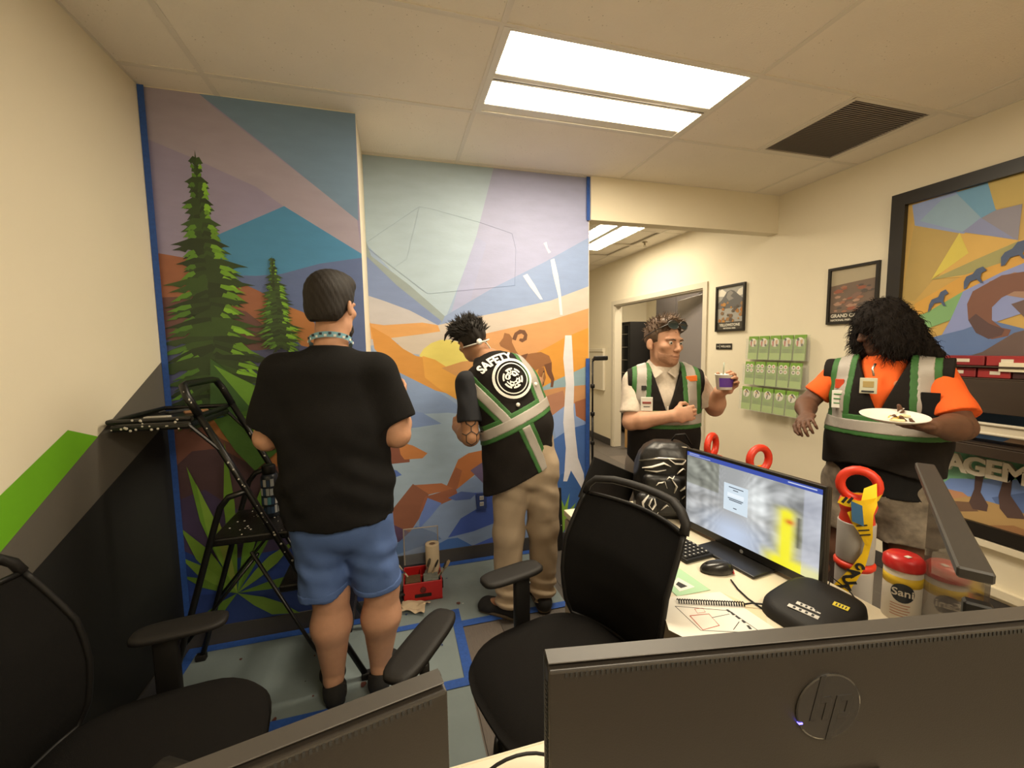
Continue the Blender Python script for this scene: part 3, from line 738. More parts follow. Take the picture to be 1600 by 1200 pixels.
def back_monitor(p0, p1, W, zt, anchor, label, logo):
    d = Vector((p1[0]-p0[0], p1[1]-p0[1], 0)).normalized()
    n = Vector((-d.y, d.x, 0))          # screen side, away from the camera
    # local +X = -d so that local +Y = screen normal n
    rz = math.atan2(-d.y, -d.x) + PI
    c = Vector((*p0, 0)) + d*(W/2) if anchor == 0 else Vector((*p1, 0)) - d*(W/2)
    t = thing('computer_monitor', label, 'monitor', (c.x, c.y, 0), rz)
    H = W*.595; zb = zt-H
    MB().rbox((0, .002, (zt+zb)/2), (W, .008, H), .002, 2).build('bezel', BEZ, t)
    sh = MB().rbox((0, -.0105, (zt+zb)/2-.0012), (W-.001, .018, H-.003), .002, 2).build('back_shell', BACKM, t)
    MB().rbox((0, -.0035, zt+.0002), (W-.003, .019, .0014), .0004, 1).build('top_edge', TOPM, t)
    # vent slots along the top and sides of the shell
    v = MB()
    for k in range(110):
        v.box((-W*.47+k*W*.94/109-.0011, -.0202, zt-.0085), (-W*.47+k*W*.94/109+.0011, -.0192, zt-.0045))
    for k in range(60):
        z = zt-.02-k*(H*.85)/59
        for s in (-1, 1):
            v.cbox((s*(W/2-.0004), -.010, z), (.0012, .012, .0025), Matrix.Rotation(.5*s,3,'X'))
    v.build('vent_slots', INK, sh)
    if logo:
        # round badge with two slanted letter strokes
        LG = mat('glossy_badge', (.03,.027,.024), .12)
        zc = zt-.066
        bd = MB().lathe([(.0345,0),(.0345,.0012),(.033,.0018)], 48, (0,-.0195,zc), Matrix.Rotation(PI/2,3,'X')).build('badge', LG, sh)
        LG2 = mat('badge_letter', (.015,.013,.012), .5)
        def stroke(pts):
            P = [(x, -.0213, zc+z) for x, z in pts]
            MB().poly(P, .0006, (0,-1,0)).build('badge_letter', LG2, bd)
        # letters h and p as slanted strokes
        sl = .22
        def q(x, z): return (x+z*sl, z)
        stroke([q(-.018,-.012), q(-.012,-.012), q(-.012,.034), q(-.018,.034)])
        stroke([q(-.0119,.006), q(-.0119,.012), q(-.002,.012), q(.001,.008), q(.001,-.012), q(-.005,-.012), q(-.005,.006)])
        stroke([q(.005,-.034), q(.011,-.034), q(.011,.012), q(.005,.012)])
        stroke([q(.0111,.006), q(.0111,.012), q(.021,.012), q(.024,.008), q(.024,-.008), q(.021,-.012), q(.0111,-.012), q(.0111,-.006), q(.018,-.006), q(.018,.006)])
        MB().box((-.032,-.0222,zc-.014),(-.028,-.0195,zc-.0128)).build('power_led', mat('blue_led', (.05,.05,.5), .4, emit=(.1,.08,1), estr=3), sh)
        MB().rbox((0,-.0205,zt-.22),(.13,.004,.16),.003,1).build('mount_plate', BACKM, sh)
    st = MB().rbox((0, -.036, (.745+zt-.2)/2), (.07, .028, zt-.2-.745), .008, 2).build('stand_post', BEZ, t)
    MB().rbox((0, -.04, .750), (.26, .20, .012), .005, 2).build('stand_foot', BEZ, t)
    return t
back_monitor((.126,.351), (.41,.302), .56, 1.245, 0, 'large dark monitor seen from behind with a round badge, nearest the camera on the right', True)
back_monitor((-.50,.254), (.030,.363), .54, 1.24, 1, 'dark monitor seen from behind at the bottom left, in front of the hidden chair', False)

# ---- lit monitor on the far desk
tm = thing('computer_monitor', 'lit monitor on the long desk showing a login box over a blurred warehouse', 'monitor', (1.224,1.207,0), math.radians(97.2))
W, H, ZT = .556, .341, 1.097
MB().rbox((0,0,ZT-H/2), (W,.014,H), .003, 2).build('bezel', BEZ, tm)
MB().rbox((0,-.02,ZT-H/2), (W-.006,.028,H-.01), .008, 2).build('back_shell', BACKM, tm)
MB().rbox((0,-.055,.88), (.075,.03,.26), .008, 2).build('stand_post', BEZ, tm)
MB().rbox((0,.0,.7475), (.25,.21,.010), .004, 2).build('stand_foot', BEZ, tm)
# picture: a colour per grid point, shown by an emissive panel
def scr(u, v):
    """u 0..1 left to right, v 0..1 bottom to top, linear rgb"""
    g = lambda x, c, s: math.exp(-((x-c)/s)**2)
    vx, vy = .42, .52
    dx, dy = u-vx, v-vy
    m_ = max(.06, abs(dx))
    rowc = dy/m_                                   # shelf rows fan out from the vanishing point
    row = .5+.5*math.sin(rowc*8.5+1.0)
    up_ = .5+.5*math.sin(5.5/(m_+.05))             # uprights crowd toward the far end
    blot = .5+.5*math.sin(u*37+4*math.sin(v*19))*math.sin(v*31+3*math.sin(u*23))
    side = min(1, max(0, (abs(dx)-.05)*6))
    val = .62+side*(.34*(row-.5)+.26*(up_-.5)*(.4+.6*row)+.22*(blot-.5))
    base = np.array([.44,.45,.45])*val*1.15
    flr = max(0, min(1, (vy-.12-v)*4))*g(u, .43, .22)
    base = base*(1-flr)+np.array([.46,.53,.66])*flr
    base = base + np.array([.35,.37,.36])*g(u,.60,.09)*g(v,.62,.25)
    yl = max(g(u,.80,.055)*(1 if v < .62 else max(0,1-(v-.62)*12)), max(0, min(1,(.17-v)*9))*max(0,min(1,(u-.62)*8)))
    yl = min(1, yl*1.15)
    base = base*(1-yl)+np.array([.78,.72,.03])*yl
    rd = g(u,.82,.03)*g(v,.53,.03); base = base*(1-rd)+np.array([.6,.12,.02])*rd
    dk_ = g(u,.875,.014)*(1 if .28 < v < .62 else 0)*.7; base = base*(1-dk_)
    if u < .3 and v > .55: base = base*np.array([1.0,1.0,.85])*.7
    if u > .9: base = base*.5+np.array([.4,.42,.5])*.6
    return np.clip(base*1.25, .02, 1.1)
NU, NV = 96, 54
LW, LH = .536, .300
sg = MB().grid(lambda u, v: (LW/2-u*LW, .0078, ZT-.012-LH+v*LH), NU, NV)
me = sg.data('screen', mat('screen_picture', (.01,.01,.01), .25))
at_ = me.color_attributes.new('picture', 'FLOAT_COLOR', 'POINT')
cols = []
for j in range(NV):
    for i in range(NU):
        c = scr(i/(NU-1), j/(NV-1)); cols += [*c, 1]
at_.data.foreach_set('color', cols)
me.polygons.foreach_set('use_smooth', [True]*len(me.polygons))
nt = MATS['screen_picture'].node_tree
an = nt.nodes.new('ShaderNodeAttribute'); an.attribute_name = 'picture'
nt.links.new(an.outputs['Color'], nt.nodes['Principled BSDF'].inputs['Emission Color'])
nt.nodes['Principled BSDF'].inputs['Emission Strength'].default_value = .36
sc_ = link('screen', me, tm)
def srect(name, u0, u1, v0, v1, rgb, k, e=.9):
    m = mat('screen_%s' % name, (.01,.01,.01), .3, emit=rgb, estr=e*.40)
    x = lambda u: LW/2-u*LW
    z = lambda v: ZT-.012-LH+v*LH
    MB().box((x(u1), .0078, z(v0)), (x(u0), .0078+.0003*k, z(v1))).build(name, m, sc_)
srect('title_bar', 0, 1, .945, 1, (.05,.09,.42), 1)
srect('title_text', .02, .12, .975, .985, (.5,.55,.8), 2)
srect('menu_text', .02, .22, .955, .963, (.5,.55,.8), 2)
srect('window_button', .80, .97, .972, .985, (.6,.65,.85), 2)
srect('login_box', .345, .535, .385, .735, (.62,.72,.80), 1, 1.0)
srect('login_field', .375, .505, .575, .622, (.75,.82,.88), 2, 1.05)
for k, (a, b, v) in enumerate(((.385,.50,.69),(.42,.46,.66),(.38,.50,.545),(.39,.49,.525),(.425,.452,.43))):
    srect('login_text', a, b, v, v+.011, (.12,.15,.2), 2, .5)
MB().lathe([(.007,0),(.007,.0008)], 20, (0,.0076,ZT-H+.008), Matrix.Rotation(-PI/2,3,'X')).build('badge', mat('badge_grey',(.3,.3,.3),.3), tm)
# ---- keyboard, mouse, phone, papers on the long desk
KEY = mat('black_keycap', (.012,.011,.010), .5)
kb = thing('keyboard', 'black keyboard with its number pad showing beside the lit monitor', 'keyboard', (1.03,1.445,.742), math.radians(-84))
MB().rbox((0,0,.008), (.44,.13,.014), .005, 2).build('key_tray', BLACK, kb)
kc = MB().rbox((0,0,0), (.0165,.0165,.007), .002, 1).data('keycap', KEY)
KL = mat('key_legend', (.6,.58,.52), .6)
kl = MB().box((-.002,-.003,.0035), (.002,.003,.0038)).data('key_legend', KL)
for r in range(6):
    for c in range(21):
        if c in (15,): continue
        q = link('keycap', kc, kb, (-.205+c*.0202, -.052+r*.0202, .0175))
        if c > 15: link('key_legend', kl, q)
ms = thing('computer_mouse', 'black computer mouse beside the keyboard', 'mouse', (1.055,1.15,.742), math.radians(70))
def mo(u, v):
    a = u*2*PI; h = math.sin(v*PI/2)
    r = math.cos(v*PI/2)**.55
    return (.031*r*math.cos(a), .056*r*math.sin(a), .004+.034*h*(1-.25*math.sin(a)*r))
MB().grid(mo, 28, 10, True).build('shell', mat('mouse_black', (.02,.018,.017), .25), ms, True)
MB().rbox((0,.03,.028),(.005,.018,.012),.002,2).build('scroll_wheel', BLACKM, ms)
MB().tube([(-.02,-.05,.006),(.0,-.056,.006),(.02,-.05,.006)], .003, 6).build('base_strip', mat('red_plastic', (.5,.03,.02), .4), ms)
# papers
pp = thing('paper_sheet', 'green card with a white barcode label on the desk', 'paper', (0,0,0))
GP = mat('green_card', '#a9c281', .7)
def desk_poly(poly, name, m, z, parent, t=.0006): return MB().poly([(x,y,z) for x,y in poly], t, (0,0,1)).build(name, m, parent)
desk_poly([(0.944,1.245),(0.956,1.065),(0.831,1.067),(0.837,1.168)], 'card', GP, .7425, pp)
desk_poly([(0.902,1.156),(0.918,1.092),(0.854,1.085),(0.861,1.132)], 'label', WHITE, .7433, pp)
desk_poly([(0.886,1.133),(0.897,1.102),(0.870,1.099),(0.868,1.122)], 'barcode', INK, .7441, pp)
pp2 = thing('paper_sheet', 'white printed floor plan sheet on the desk in front of the phone', 'paper', (0,0,0))
fpq = [(0.771,1.075),(0.977,1.047),(0.993,0.852),(0.732,0.892),(0.707,0.940)]
desk_poly(fpq, 'sheet', WHITE, .7427, pp2)
def dline(poly, w_=.0012, m=INK):
    MB().tube([(x,y,.7436) for x,y in poly], w_, 4, flat=.15).build('printed_line', m, pp2)
RED = mat('red_ink', (.45,.05,.02), .6)
dline([(0.792,1.025),(0.932,0.959),(0.941,0.855)]); dline([(0.792,1.025),(0.790,0.912),(0.941,0.855)])
dline([(0.804,0.974),(0.863,0.965),(0.854,0.914),(0.797,0.912),(0.804,0.974)], .0015, RED)
dline([(0.839,0.997),(0.865,0.993),(0.859,0.975),(0.833,0.977),(0.839,0.997)], .001, RED)
dline([(0.858,0.948),(0.920,0.947)], .001); dline([(0.878,0.888),(0.920,0.911)], .001)
for (a, b) in zip([(0.929,0.966),(0.931,0.953),(0.931,0.935),(0.933,0.913),(0.930,0.891)], [(0.927,0.954),(0.928,0.939),(0.931,0.920),(0.931,0.902),(0.925,0.876)]):
    dline([a, b], .004)
pp3 = thing('paper_sheet', 'cream blank sheet lying under the floor plan on the desk', 'paper', (0,0,0))
desk_poly([(0.977,1.047),(1.031,0.929),(0.944,0.828),(0.822,0.865),(0.881,1.007)], 'sheet', mat('cream_paper', (.7,.58,.38), .7), .7419, pp3)
# phone seen from behind with labels, coiled cord
ph = thing('desk_phone', 'black desk phone with two white labels and a yellow one', 'phone', (1.135,.865,.742), math.radians(8))
def phb(u, v):
    a = u*2*PI; s = [1,1.0,.97,.80,.3,.0][min(5,int(v*5+.5))]; z = [0,.02,.042,.052,.055,.055][min(5,int(v*5+.5))]
    ca, sa = math.cos(a), math.sin(a)
    x = .115*s*math.copysign(abs(ca)**.55, ca); y = .105*s*math.copysign(abs(sa)**.55, sa)
    return (x, y, z + .02*(x/.115)*(1 if z > 0 else 0))
MB().grid(phb, 40, 6, True).build('phone_body', BLACKM, ph, True)
LB = mat('label_paper', (.62,.6,.56), .6)
for px_, w_, l_, m_, nm in ((-.062,.014,.075,LB,'label'),(-.038,.013,.06,LB,'label'),(.03,.018,.036,mat('yellow_label',(.7,.55,.03),.6),'warning_label')):
    pz = MB().cbox((0,0,0),(w_,l_,.0012)).build(nm, m_, ph, False, (px_, -.01 if nm=='label' else -.055, .0548+.02*px_/.115), (0,-.17,math.radians(12)))
    for k in range(4): MB().box((-w_*.3,-l_*.35+k*l_*.2,.0006),(w_*.3,-l_*.35+k*l_*.2+l_*.08,.0011)).build('printed_line', INK, pz)
cc = thing('coiled_cord', 'black coiled phone cord lying across the floor plan', 'cord', (0,0,0))
ca_, cb_ = [(0.808,1.036),(0.992,0.963)]
A_, B_ = Vector((*ca_,.7505)), Vector((*cb_,.7505))
dv = (B_-A_); L_ = dv.length; dv.normalize(); sv = Vector((-dv.y,dv.x,0))
pts = []
for k in range(27*10+1):
    a = 2*PI*k/10
    pts.append(A_+dv*(L_*k/270)+sv*.006*math.cos(a)+Vector((0,0,.006*math.sin(a))))
MB().tube(pts, .0017, 5).build('coil', BLACK, cc, True)
MB().tube([B_, B_+dv*.02+Vector((0,0,.004)), Vector((1.06,.93,.755)), Vector((1.075,.92,.77))], .0025, 6).build('lead', BLACK, cc, True)
def cable(label, pts, r=.0025, name='cable'):
    o = MB().tube(pts, r, 8).build(name, BLACK, None, True); return tag(o, label, 'cable')
cable('thin black cable curving past the mouse to the phone', [(1.06,1.09,.745),(1.04,1.04,.745),(1.03,.99,.745),(1.03,.94,.745),(1.045,.90,.746)])
cable('black cable looping behind the phone at the desk edge', [(1.24,.90,.75),(1.28,.93,.77),(1.315,.95,.79),(1.325,.90,.77),(1.31,.85,.748),(1.28,.83,.747),(1.25,.84,.75)], .002)
lp = [(.10+.0, .70, .746)]
for k in range(15):
    a = PI*k/14; lp.append((.185-.085*math.cos(a), .655+.012*math.sin(a), .748+.05*math.sin(a)))
cable('black cable arching over the near desk between the two dark monitors', lp[1:], .003)
# ---- disinfectant wipes
wp = thing('wipes_canister', 'white wipes canister with a red flip lid at the desk corner', 'canister', (1.385,.80,.741))
CW_ = mat('canister_white', (.66,.6,.52), .45); CY = mat('canister_yellow', (.75,.5,.03), .45); RL = mat('red_lid', (.55,.02,.02), .3)
MB().lathe([(.042,0),(.043,.004),(.043,.15),(.041,.152)], 32).build('tub', CW_, wp, True)
MB().lathe([(.0434,.105),(.0434,.132)], 32).build('yellow_band', CY, wp, True)
MB().lathe([(.046,.150),(.047,.156),(.046,.175),(.036,.186),(.0,.188)], 32).build('lid', RL, wp, True)
to_cam = Vector((-1.385,-.80,0)).normalized()
def onwrap(m, z, ang, R_, size):
    a = math.atan2(to_cam.y, to_cam.x)+ang
    n = Vector((math.cos(a), math.sin(a), 0)); x = Vector((-n.y, n.x, 0))
    return basis(x, Vector((0,0,1)), n, n*R_+Vector((0,0,z)))
BD = mat('label_blue_black', (.02,.025,.035), .5)
def curved(name, m, ang0, ang1, z0, z1, r_, parent):
    a0 = math.atan2(to_cam.y, to_cam.x)
    return MB().grid(lambda u, v: (r_*math.cos(a0+ang0+u*(ang1-ang0)), r_*math.sin(a0+ang0+u*(ang1-ang0)), z0+v*(z1-z0)), 12, 2).build(name, m, parent, True)
el = MB().grid(lambda u, v: (lambda a, q: (.0441*math.cos(a), .0441*math.sin(a), .088+.028*q*math.sin(2*PI*u)))(math.atan2(to_cam.y,to_cam.x)+.05+.6*v*math.cos(2*PI*u), v), 24, 6, True)
el.build('logo_plate', BD, wp, True)
letters('Sani', .030, CW_, wp, onwrap(None, .09, .05, .0455, 1), extrude=.0004, bold=.0004)
for k in range(5): curved('printed_line', mat('orange_print',(.45,.16,.1),.6), -.55, .45-.1*(k%2), .02+k*.008, .022+k*.008, .0437, wp)
MB().rbox((-.012,-.016,.1885),(.016,.012,.002),.001,1).build('lid_tab', CW_, wp)
# ---- smoked acrylic desk divider
SM = mat('smoked_acrylic', (.075,.06,.05), .06, alpha=.62)
DF = mat('divider_frame', (.026,.023,.02), .5)
dvd = thing('desk_divider', 'smoked acrylic desk divider with a thick dark frame at the right', 'divider', (1.43,.775,.742), math.atan2(-.56,-.83))
MB().box((0,-.003,.0),(.70,.003,.445)).build('smoked_panel', SM, dvd)
MB().rbox((.36,-.016,.443),(.72,.04,.018),.003,1).build('top_rail', DF, dvd)
MB().rbox((.71,-.01,.2),(.02,.032,.40),.003,1).build('end_post', BLACK, dvd)
MB().rbox((.36,-.008,.006),(.72,.034,.012),.002,1).build('foot_rail', DF, dvd)

# ================================================================ ladder, tools and wall things
LAD = mat('black_ladder_enamel', (.006,.0057,.0054), .35)
TREAD = mat('black_ladder_tread', (.007,.0065,.006), .3, bump=.6, bscale=180)
DRIP = mat('dried_paint_spot', (.55,.52,.46), .5)
ld = thing('step_ladder', 'black paint-spattered step ladder with top tray beside the left wall', 'ladder', (0,0,0))
YN, YF = 1.945, 2.305
def railx(z): return -.185 - .4565*z
for y in (YN, YF):
    pts = [(railx(0),y,.012),(railx(.5),y,.5),(railx(1.0),y,1.0),(railx(1.28),y,1.28)]
    rl = MB().tube(pts, .0135, 10).build('front_rail', LAD, ld, True)
    MB().rbox((railx(0)+.004,y,.016),(.05,.036,.032),.006,2).build('rubber_foot', BLACKM, rl)
    # rear leg with a bent top joining the rail
    pts = [(-.985,y,.012),(-.885,y,.35),(-.775,y,.72),(-.742,y,.83),(-.722,y,.89),(-.69,y,.93),(railx(.95)+.0,y,.95)]
    rr = MB().tube(pts, .0125, 10).build('rear_leg', LAD, ld, True)
    MB().rbox((-.988,y,.016),(.045,.034,.032),.006,2).build('rubber_foot', BLACKM, rr)
    MB().tube([(-.90,y+.016,.30),(-.60,y+.016,.665)], .007, 8).build('side_brace', LAD, ld, True)
    MB().tube([(-.615,y-.016,.69),(-.40,y-.016,.215),(-.325,y-.016,.10)], .008, 8).build('front_brace', LAD, ld, True)
# hand loop joining the rails
lp = [(railx(1.28),YN,1.28),(railx(1.36),YN,1.36),(railx(1.40),YN+.02,1.40),(railx(1.405),YN+.06,1.405),(railx(1.405),YF-.06,1.405),(railx(1.40),YF-.02,1.40),(railx(1.36),YF,1.36),(railx(1.28),YF,1.28)]
MB().tube(lp, .0155, 10).build('hand_loop', LAD, ld, True)
def step(x0, x1, z, nm='tread'):
    MB().rbox(((x0+x1)/2,(YN+YF)/2,z),(x1-x0,YF-YN-.02,.035),.008,2).build(nm, TREAD, ld)
step(-.775, -.475, .735, 'platform')
step(railx(.49)-.12, railx(.49)+.06, .49)
step(railx(.245)-.12, railx(.245)+.06, .245)
# tray with cups and a raised rim
tr = MB().rbox((-.925,2.125,1.245),(.27,.40,.03),.01,2).build('tray', LAD, ld)
rim = MB()
for a, b in (((-1.06,1.925),(-.79,1.925)),((-.79,1.925),(-.79,2.325)),((-.79,2.325),(-1.06,2.325)),((-1.06,2.325),(-1.06,1.925))):
    rim.tube([(*a,1.272),(*b,1.272)], .010, 8)
rim.build('tray_rim', LAD, tr)
MB().tube([(-.80,1.93,1.245),(-.70,1.94,1.13)], .008, 8).tube([(-.80,2.32,1.245),(-.70,2.31,1.13)], .008, 8).build('tray_bracket', LAD, tr)
for k, (x, y, c) in enumerate(((-.96,2.05,(.4,.38,.33)),(-.88,2.2,(.25,.12,.05)),(-.97,2.24,(.03,.03,.03)))):
    MB().rbox((x,y,1.266),(.09,.03,.012),.003,1,Matrix.Rotation(.5*k,3,'Z')).build('paint_stick', mat('stick%d'%k, c, .6), tr)
rg = random.Random(12)
dm = MB().lathe([(.0001,.0012),(.0025,.0009),(.0036,0),(.0,-.0005)], 8).data('paint_spot', DRIP, True)
def spot(p, s, rot): 
    o = link('paint_spot', dm, ld, p, rot); o.scale = (s,s,s)
for k in range(46):
    z = rg.uniform(.55, 1.38); y = YN if k % 2 else YF
    spot((railx(z)+rg.uniform(.0,.008), y-.0128, z), rg.uniform(.6,1.5), (PI/2,0,0))
for k in range(26): spot((rg.uniform(-.76,-.49), rg.uniform(YN+.02,YF-.03), .753), rg.uniform(.6,1.6), (0,0,0))
for k in range(20): spot((rg.uniform(-1.05,-.80), 1.914, rg.uniform(1.235,1.28)), rg.uniform(.7,1.7), (PI/2,0,0))
# bottle with stickers on the platform
bt_ = thing('water_bottle', 'dark water bottle covered in small stickers on the ladder platform', 'bottle', (-.595,2.17,.7535))
MB().lathe([(.036,0),(.038,.004),(.038,.175),(.034,.195),(.026,.205)], 28).build('bottle_body', mat('bottle_navy', (.015,.02,.03), .35), bt_, True)
MB().lathe([(.028,.205),(.029,.21),(.029,.24),(.024,.245)], 24).build('cap', BLACK, bt_, True)
for k in range(22):
    a0 = -2.6 + (k % 6)*.42 + .1*(k//6 % 2); z0 = .02+(k//6)*.043; h = rg.uniform(.028,.038); wv = rg.uniform(.3,.4)
    c = rg.choice(((.5,.5,.48),(.08,.25,.32),(.4,.42,.42),(.03,.06,.12),(.35,.3,.2)))
    MB().grid(lambda u, v: (.0386*math.cos(a0+u*wv), .0386*math.sin(a0+u*wv), z0+v*h), 5, 2).build('sticker', mat('sticker_%g_%g'%c[:2], c, .4), bt_, True)
# ---- red tool box with clear lid, brushes, paper towel
RB_ = mat('red_plastic_box', (.42,.012,.012), .4)
CLR = mat('clear_plastic', (.35,.38,.42), .1, alpha=.14)
tb = thing('tool_box', 'open red organiser box with clear lid full of brushes on the drop cloth', 'tool box', (.115,2.57,.0035), math.radians(-2))
MB().rbox((0,0,.005),(.23,.21,.010),.003,1).build('box_base', RB_, tb)
for nm, c, s in (('front_wall',(0,-.101,.06),(.23,.008,.12)),('back_wall',(0,.101,.06),(.23,.008,.12)),('side_wall',(-.111,0,.06),(.008,.194,.12)),('side_wall',(.111,0,.06),(.008,.194,.12)),('divider_wall',(-.01,0,.055),(.005,.194,.10)),('divider_wall',(0,.01,.055),(.214,.005,.10))):
    MB().rbox(c, s, .0025, 1).build(nm, RB_, tb)
MB().lathe([(.018,0),(.018,.006),(.012,.008)], 20, (0,-.105,.075), Matrix.Rotation(PI/2,3,'X')).build('latch_badge', mat('dark_red', (.12,.01,.01), .4), tb)
MB().rbox((0,-.107,.04),(.10,.008,.02),.003,2).build('front_handle', BLACKM, tb)
MB().rbox((.118,-.05,.07),(.012,.04,.05),.004,2).build('side_latch', BLACKM, tb)
MB().rbox((-.118,-.05,.05),(.012,.04,.05),.004,2).build('side_latch', BLACKM, tb)
lid = MB().rbox((0,.112,.25),(.215,.006,.245),.003,1).build('lid', CLR, tb)
MB().tube([(-.108,.112,.13),(-.108,.112,.37),(.108,.112,.37),(.108,.112,.13)], .005, 8).build('lid_frame', mat('lid_rim', (.32,.28,.24), .4), lid)
for x, c in ((-.058,(.09,.05,.02)),(.05,(.16,.17,.15))):
    MB().rbox((x,-.05,.118),(.09,.085,.012),.003,1).build('tray_contents', mat('tray_mix_%g'%x, c, .8, var=.5, vscale=60), tb)
pt = thing('paper_towel_roll', 'upright brown paper towel roll standing in the red tool box', 'paper towel', (.185,2.625,.014))
pt.location.z = .0135
PTM = mat('brown_paper_towel', (.55,.44,.30), .9, bump=.2, bscale=120)
MB().lathe([(.019,.0),(.043,.0),(.044,.004),(.044,.268),(.043,.272),(.020,.272),(.019,.262)], 32).build('roll', PTM, pt, True)
MB().lathe([(.0185,.002),(.0185,.270),(.0165,.271)], 24).build('core', mat('card_core', (.16,.10,.06), .8), pt, True)
def brush(p0, p1, label, hc, bc, r=.007):
    t = thing('paint_brush', label, 'brush', (0,0,0))
    p0, p1 = Vector(p0), Vector(p1); d = (p1-p0)
    MB().tube([p0, p0+d*.3, p0+d*.6], [r*.6, r, r*.8], 8).build('brush_handle', mat('brush_handle_%g_%g'%hc[:2], hc, .4), t, True)
    MB().tube([p0+d*.58, p0+d*.74], [r*1.1, r*1.5], 8, flat=.5).build('ferrule', HM, t)
    MB().tube([p0+d*.74, p0+d*.88, p1], [r*1.5, r*1.9, r*1.2], 8, flat=.45).build('bristles', mat('bristles_%g_%g'%bc[:2], bc, .9), t)
brush((.07,2.58,.04),(-.035,2.52,.24),'long pale brush leaning out of the left side of the tool box',(.5,.42,.3),(.6,.55,.45),.006)
brush((.11,2.56,.05),(.165,2.57,.21),'dark flat brush standing in the middle of the tool box',(.05,.045,.04),(.06,.05,.035),.011)
brush((.14,2.535,.05),(.215,2.565,.20),'thin black-handled brush in front of the paper towel',(.3,.22,.12),(.02,.02,.02),.005)
brush((.17,2.52,.06),(.285,2.555,.19),'tan-handled brush leaning out of the right side of the tool box',(.35,.27,.16),(.3,.22,.13),.010)
brush((.185,2.50,.06),(.262,2.53,.20),'narrow dark brush beside the tan one on the right of the box',(.02,.02,.02),(.03,.03,.03),.005)
def rag(loc, seed, label, sx, sy, h):
    r2 = random.Random(seed); ph = [r2.uniform(0,6) for _ in range(6)]
    def fn(u, v):
        x, y = (u-.5)*sx, (v-.5)*sy
        x += .25*sx*math.sin(3*v+ph[0])*.5; y += .25*sy*math.sin(4*u+ph[1])*.5
        return (x, y, .004+h*abs(math.sin(5*u+ph[2])*math.sin(4*v+ph[3]))+h*.3*abs(math.sin(11*u+7*v+ph[4])))
    return tag(MB().grid(fn, 18, 18).build('crumpled_paper', PTM, None, True, loc, (0,0,seed)), label, 'paper')
rag((.06,2.40,.004), 1, 'torn crumpled brown paper in front of the tool box', .12, .14, .02)
rag((.0,2.44,.004), 2, 'small scrap of brown paper beside the left corner of the tool box', .07, .05, .012)
MB()
tg = thing('tape_roll', 'dark roll of tape leaning at the left corner of the tool box', 'tape', (-.025,2.50,.004))
MB().lathe([(.022,.0),(.034,.0),(.034,.04),(.022,.04),(.022,.001)], 24, (0,0,.034), Matrix.Rotation(PI/2,3,'X') @ Matrix.Rotation(.4,3,'Y')).build('roll', BLACKM, tg, True)
# ---- floor outlet plate on the mural wall
op = thing('outlet_plate', 'blue painted outlet plate on the lower mural wall', 'outlet', (.565,Y2-.0105,.43))
MB().rbox((0,0,0),(.075,.006,.12),.002,1).build('plate', mat('blue_painted_plate', (.03,.06,.22), .5), op)
for z in (-.022,.022):
    rc = MB().rbox((0,-.004,z),(.03,.003,.03),.003,1).build('socket', mat('socket_white',(.5,.5,.5),.5), op)
    for x in (-.006,.006): MB().box((x-.0015,-.0062,z-.006),(x+.0015,-.0055,z+.006)).build('slot', INK, rc)
bo = thing('spattered_board', 'black paint-spattered board leaning at the foot of the mural behind the painter', 'board', (1.07,2.83,.0035))
MB().rbox((0,0,.235),(.20,.012,.47),.003,1,Matrix.Rotation(-.08,3,'X')).build('board', BLACKM, bo)
for k in range(14):
    z_ = rg.uniform(.05,.44); o_ = link('paint_spot', dm, bo, (rg.uniform(-.09,.09), -.0075+(z_-.235)*.08, z_), (PI/2,0,0)); s_ = rg.uniform(.7,1.8); o_.scale = (s_,s_,s_)
# ---- light stand beside the opening
st = thing('light_stand', 'thin black telescopic stand with a clamp at the end of the mural wall', 'stand', (1.345,2.68,0))
MB().tube([(0,0,.06),(0,0,.62)], .011, 10).tube([(0,0,.6),(0,0,1.05)], .0085, 10).tube([(0,0,1.0),(0,0,1.43)], .0065, 10).build('pole', BLACK, st, True)
for z in (.62,.84,1.05,1.25): MB().lathe([(.012,z-.014),(.016,z-.01),(.016,z+.01),(.012,z+.014)], 14).build('collar', BLACK, st, True)
MB().tube([(0,0,1.43),(.012,-.004,1.445)], .01, 8).rbox((.055,-.015,1.447),(.105,.03,.032),.008,2).build('clamp', BLACK, st)
for k in range(3):
    a = k*2*PI/3+.5
    lg = MB().tube([(0,0,.30),(.13*math.cos(a),.13*math.sin(a),.012)], .006, 8).build('leg', BLACK, st, True)
# ---- white panel on the corridor wall
wpn = thing('wall_panel_box', 'white plastic panel box on the corridor wall beside the doorway', 'wall panel', (XR-.02,6.09,1.16))
MB().rbox((0,0,0),(.04,.49,.66),.006,2).build('box', mat('panel_white',(.72,.66,.53),.5), wpn)
MB().rbox((-.023,0,.30),(.02,.51,.05),.005,2).build('lid', mat('panel_white',(.72,.66,.53),.5), wpn)
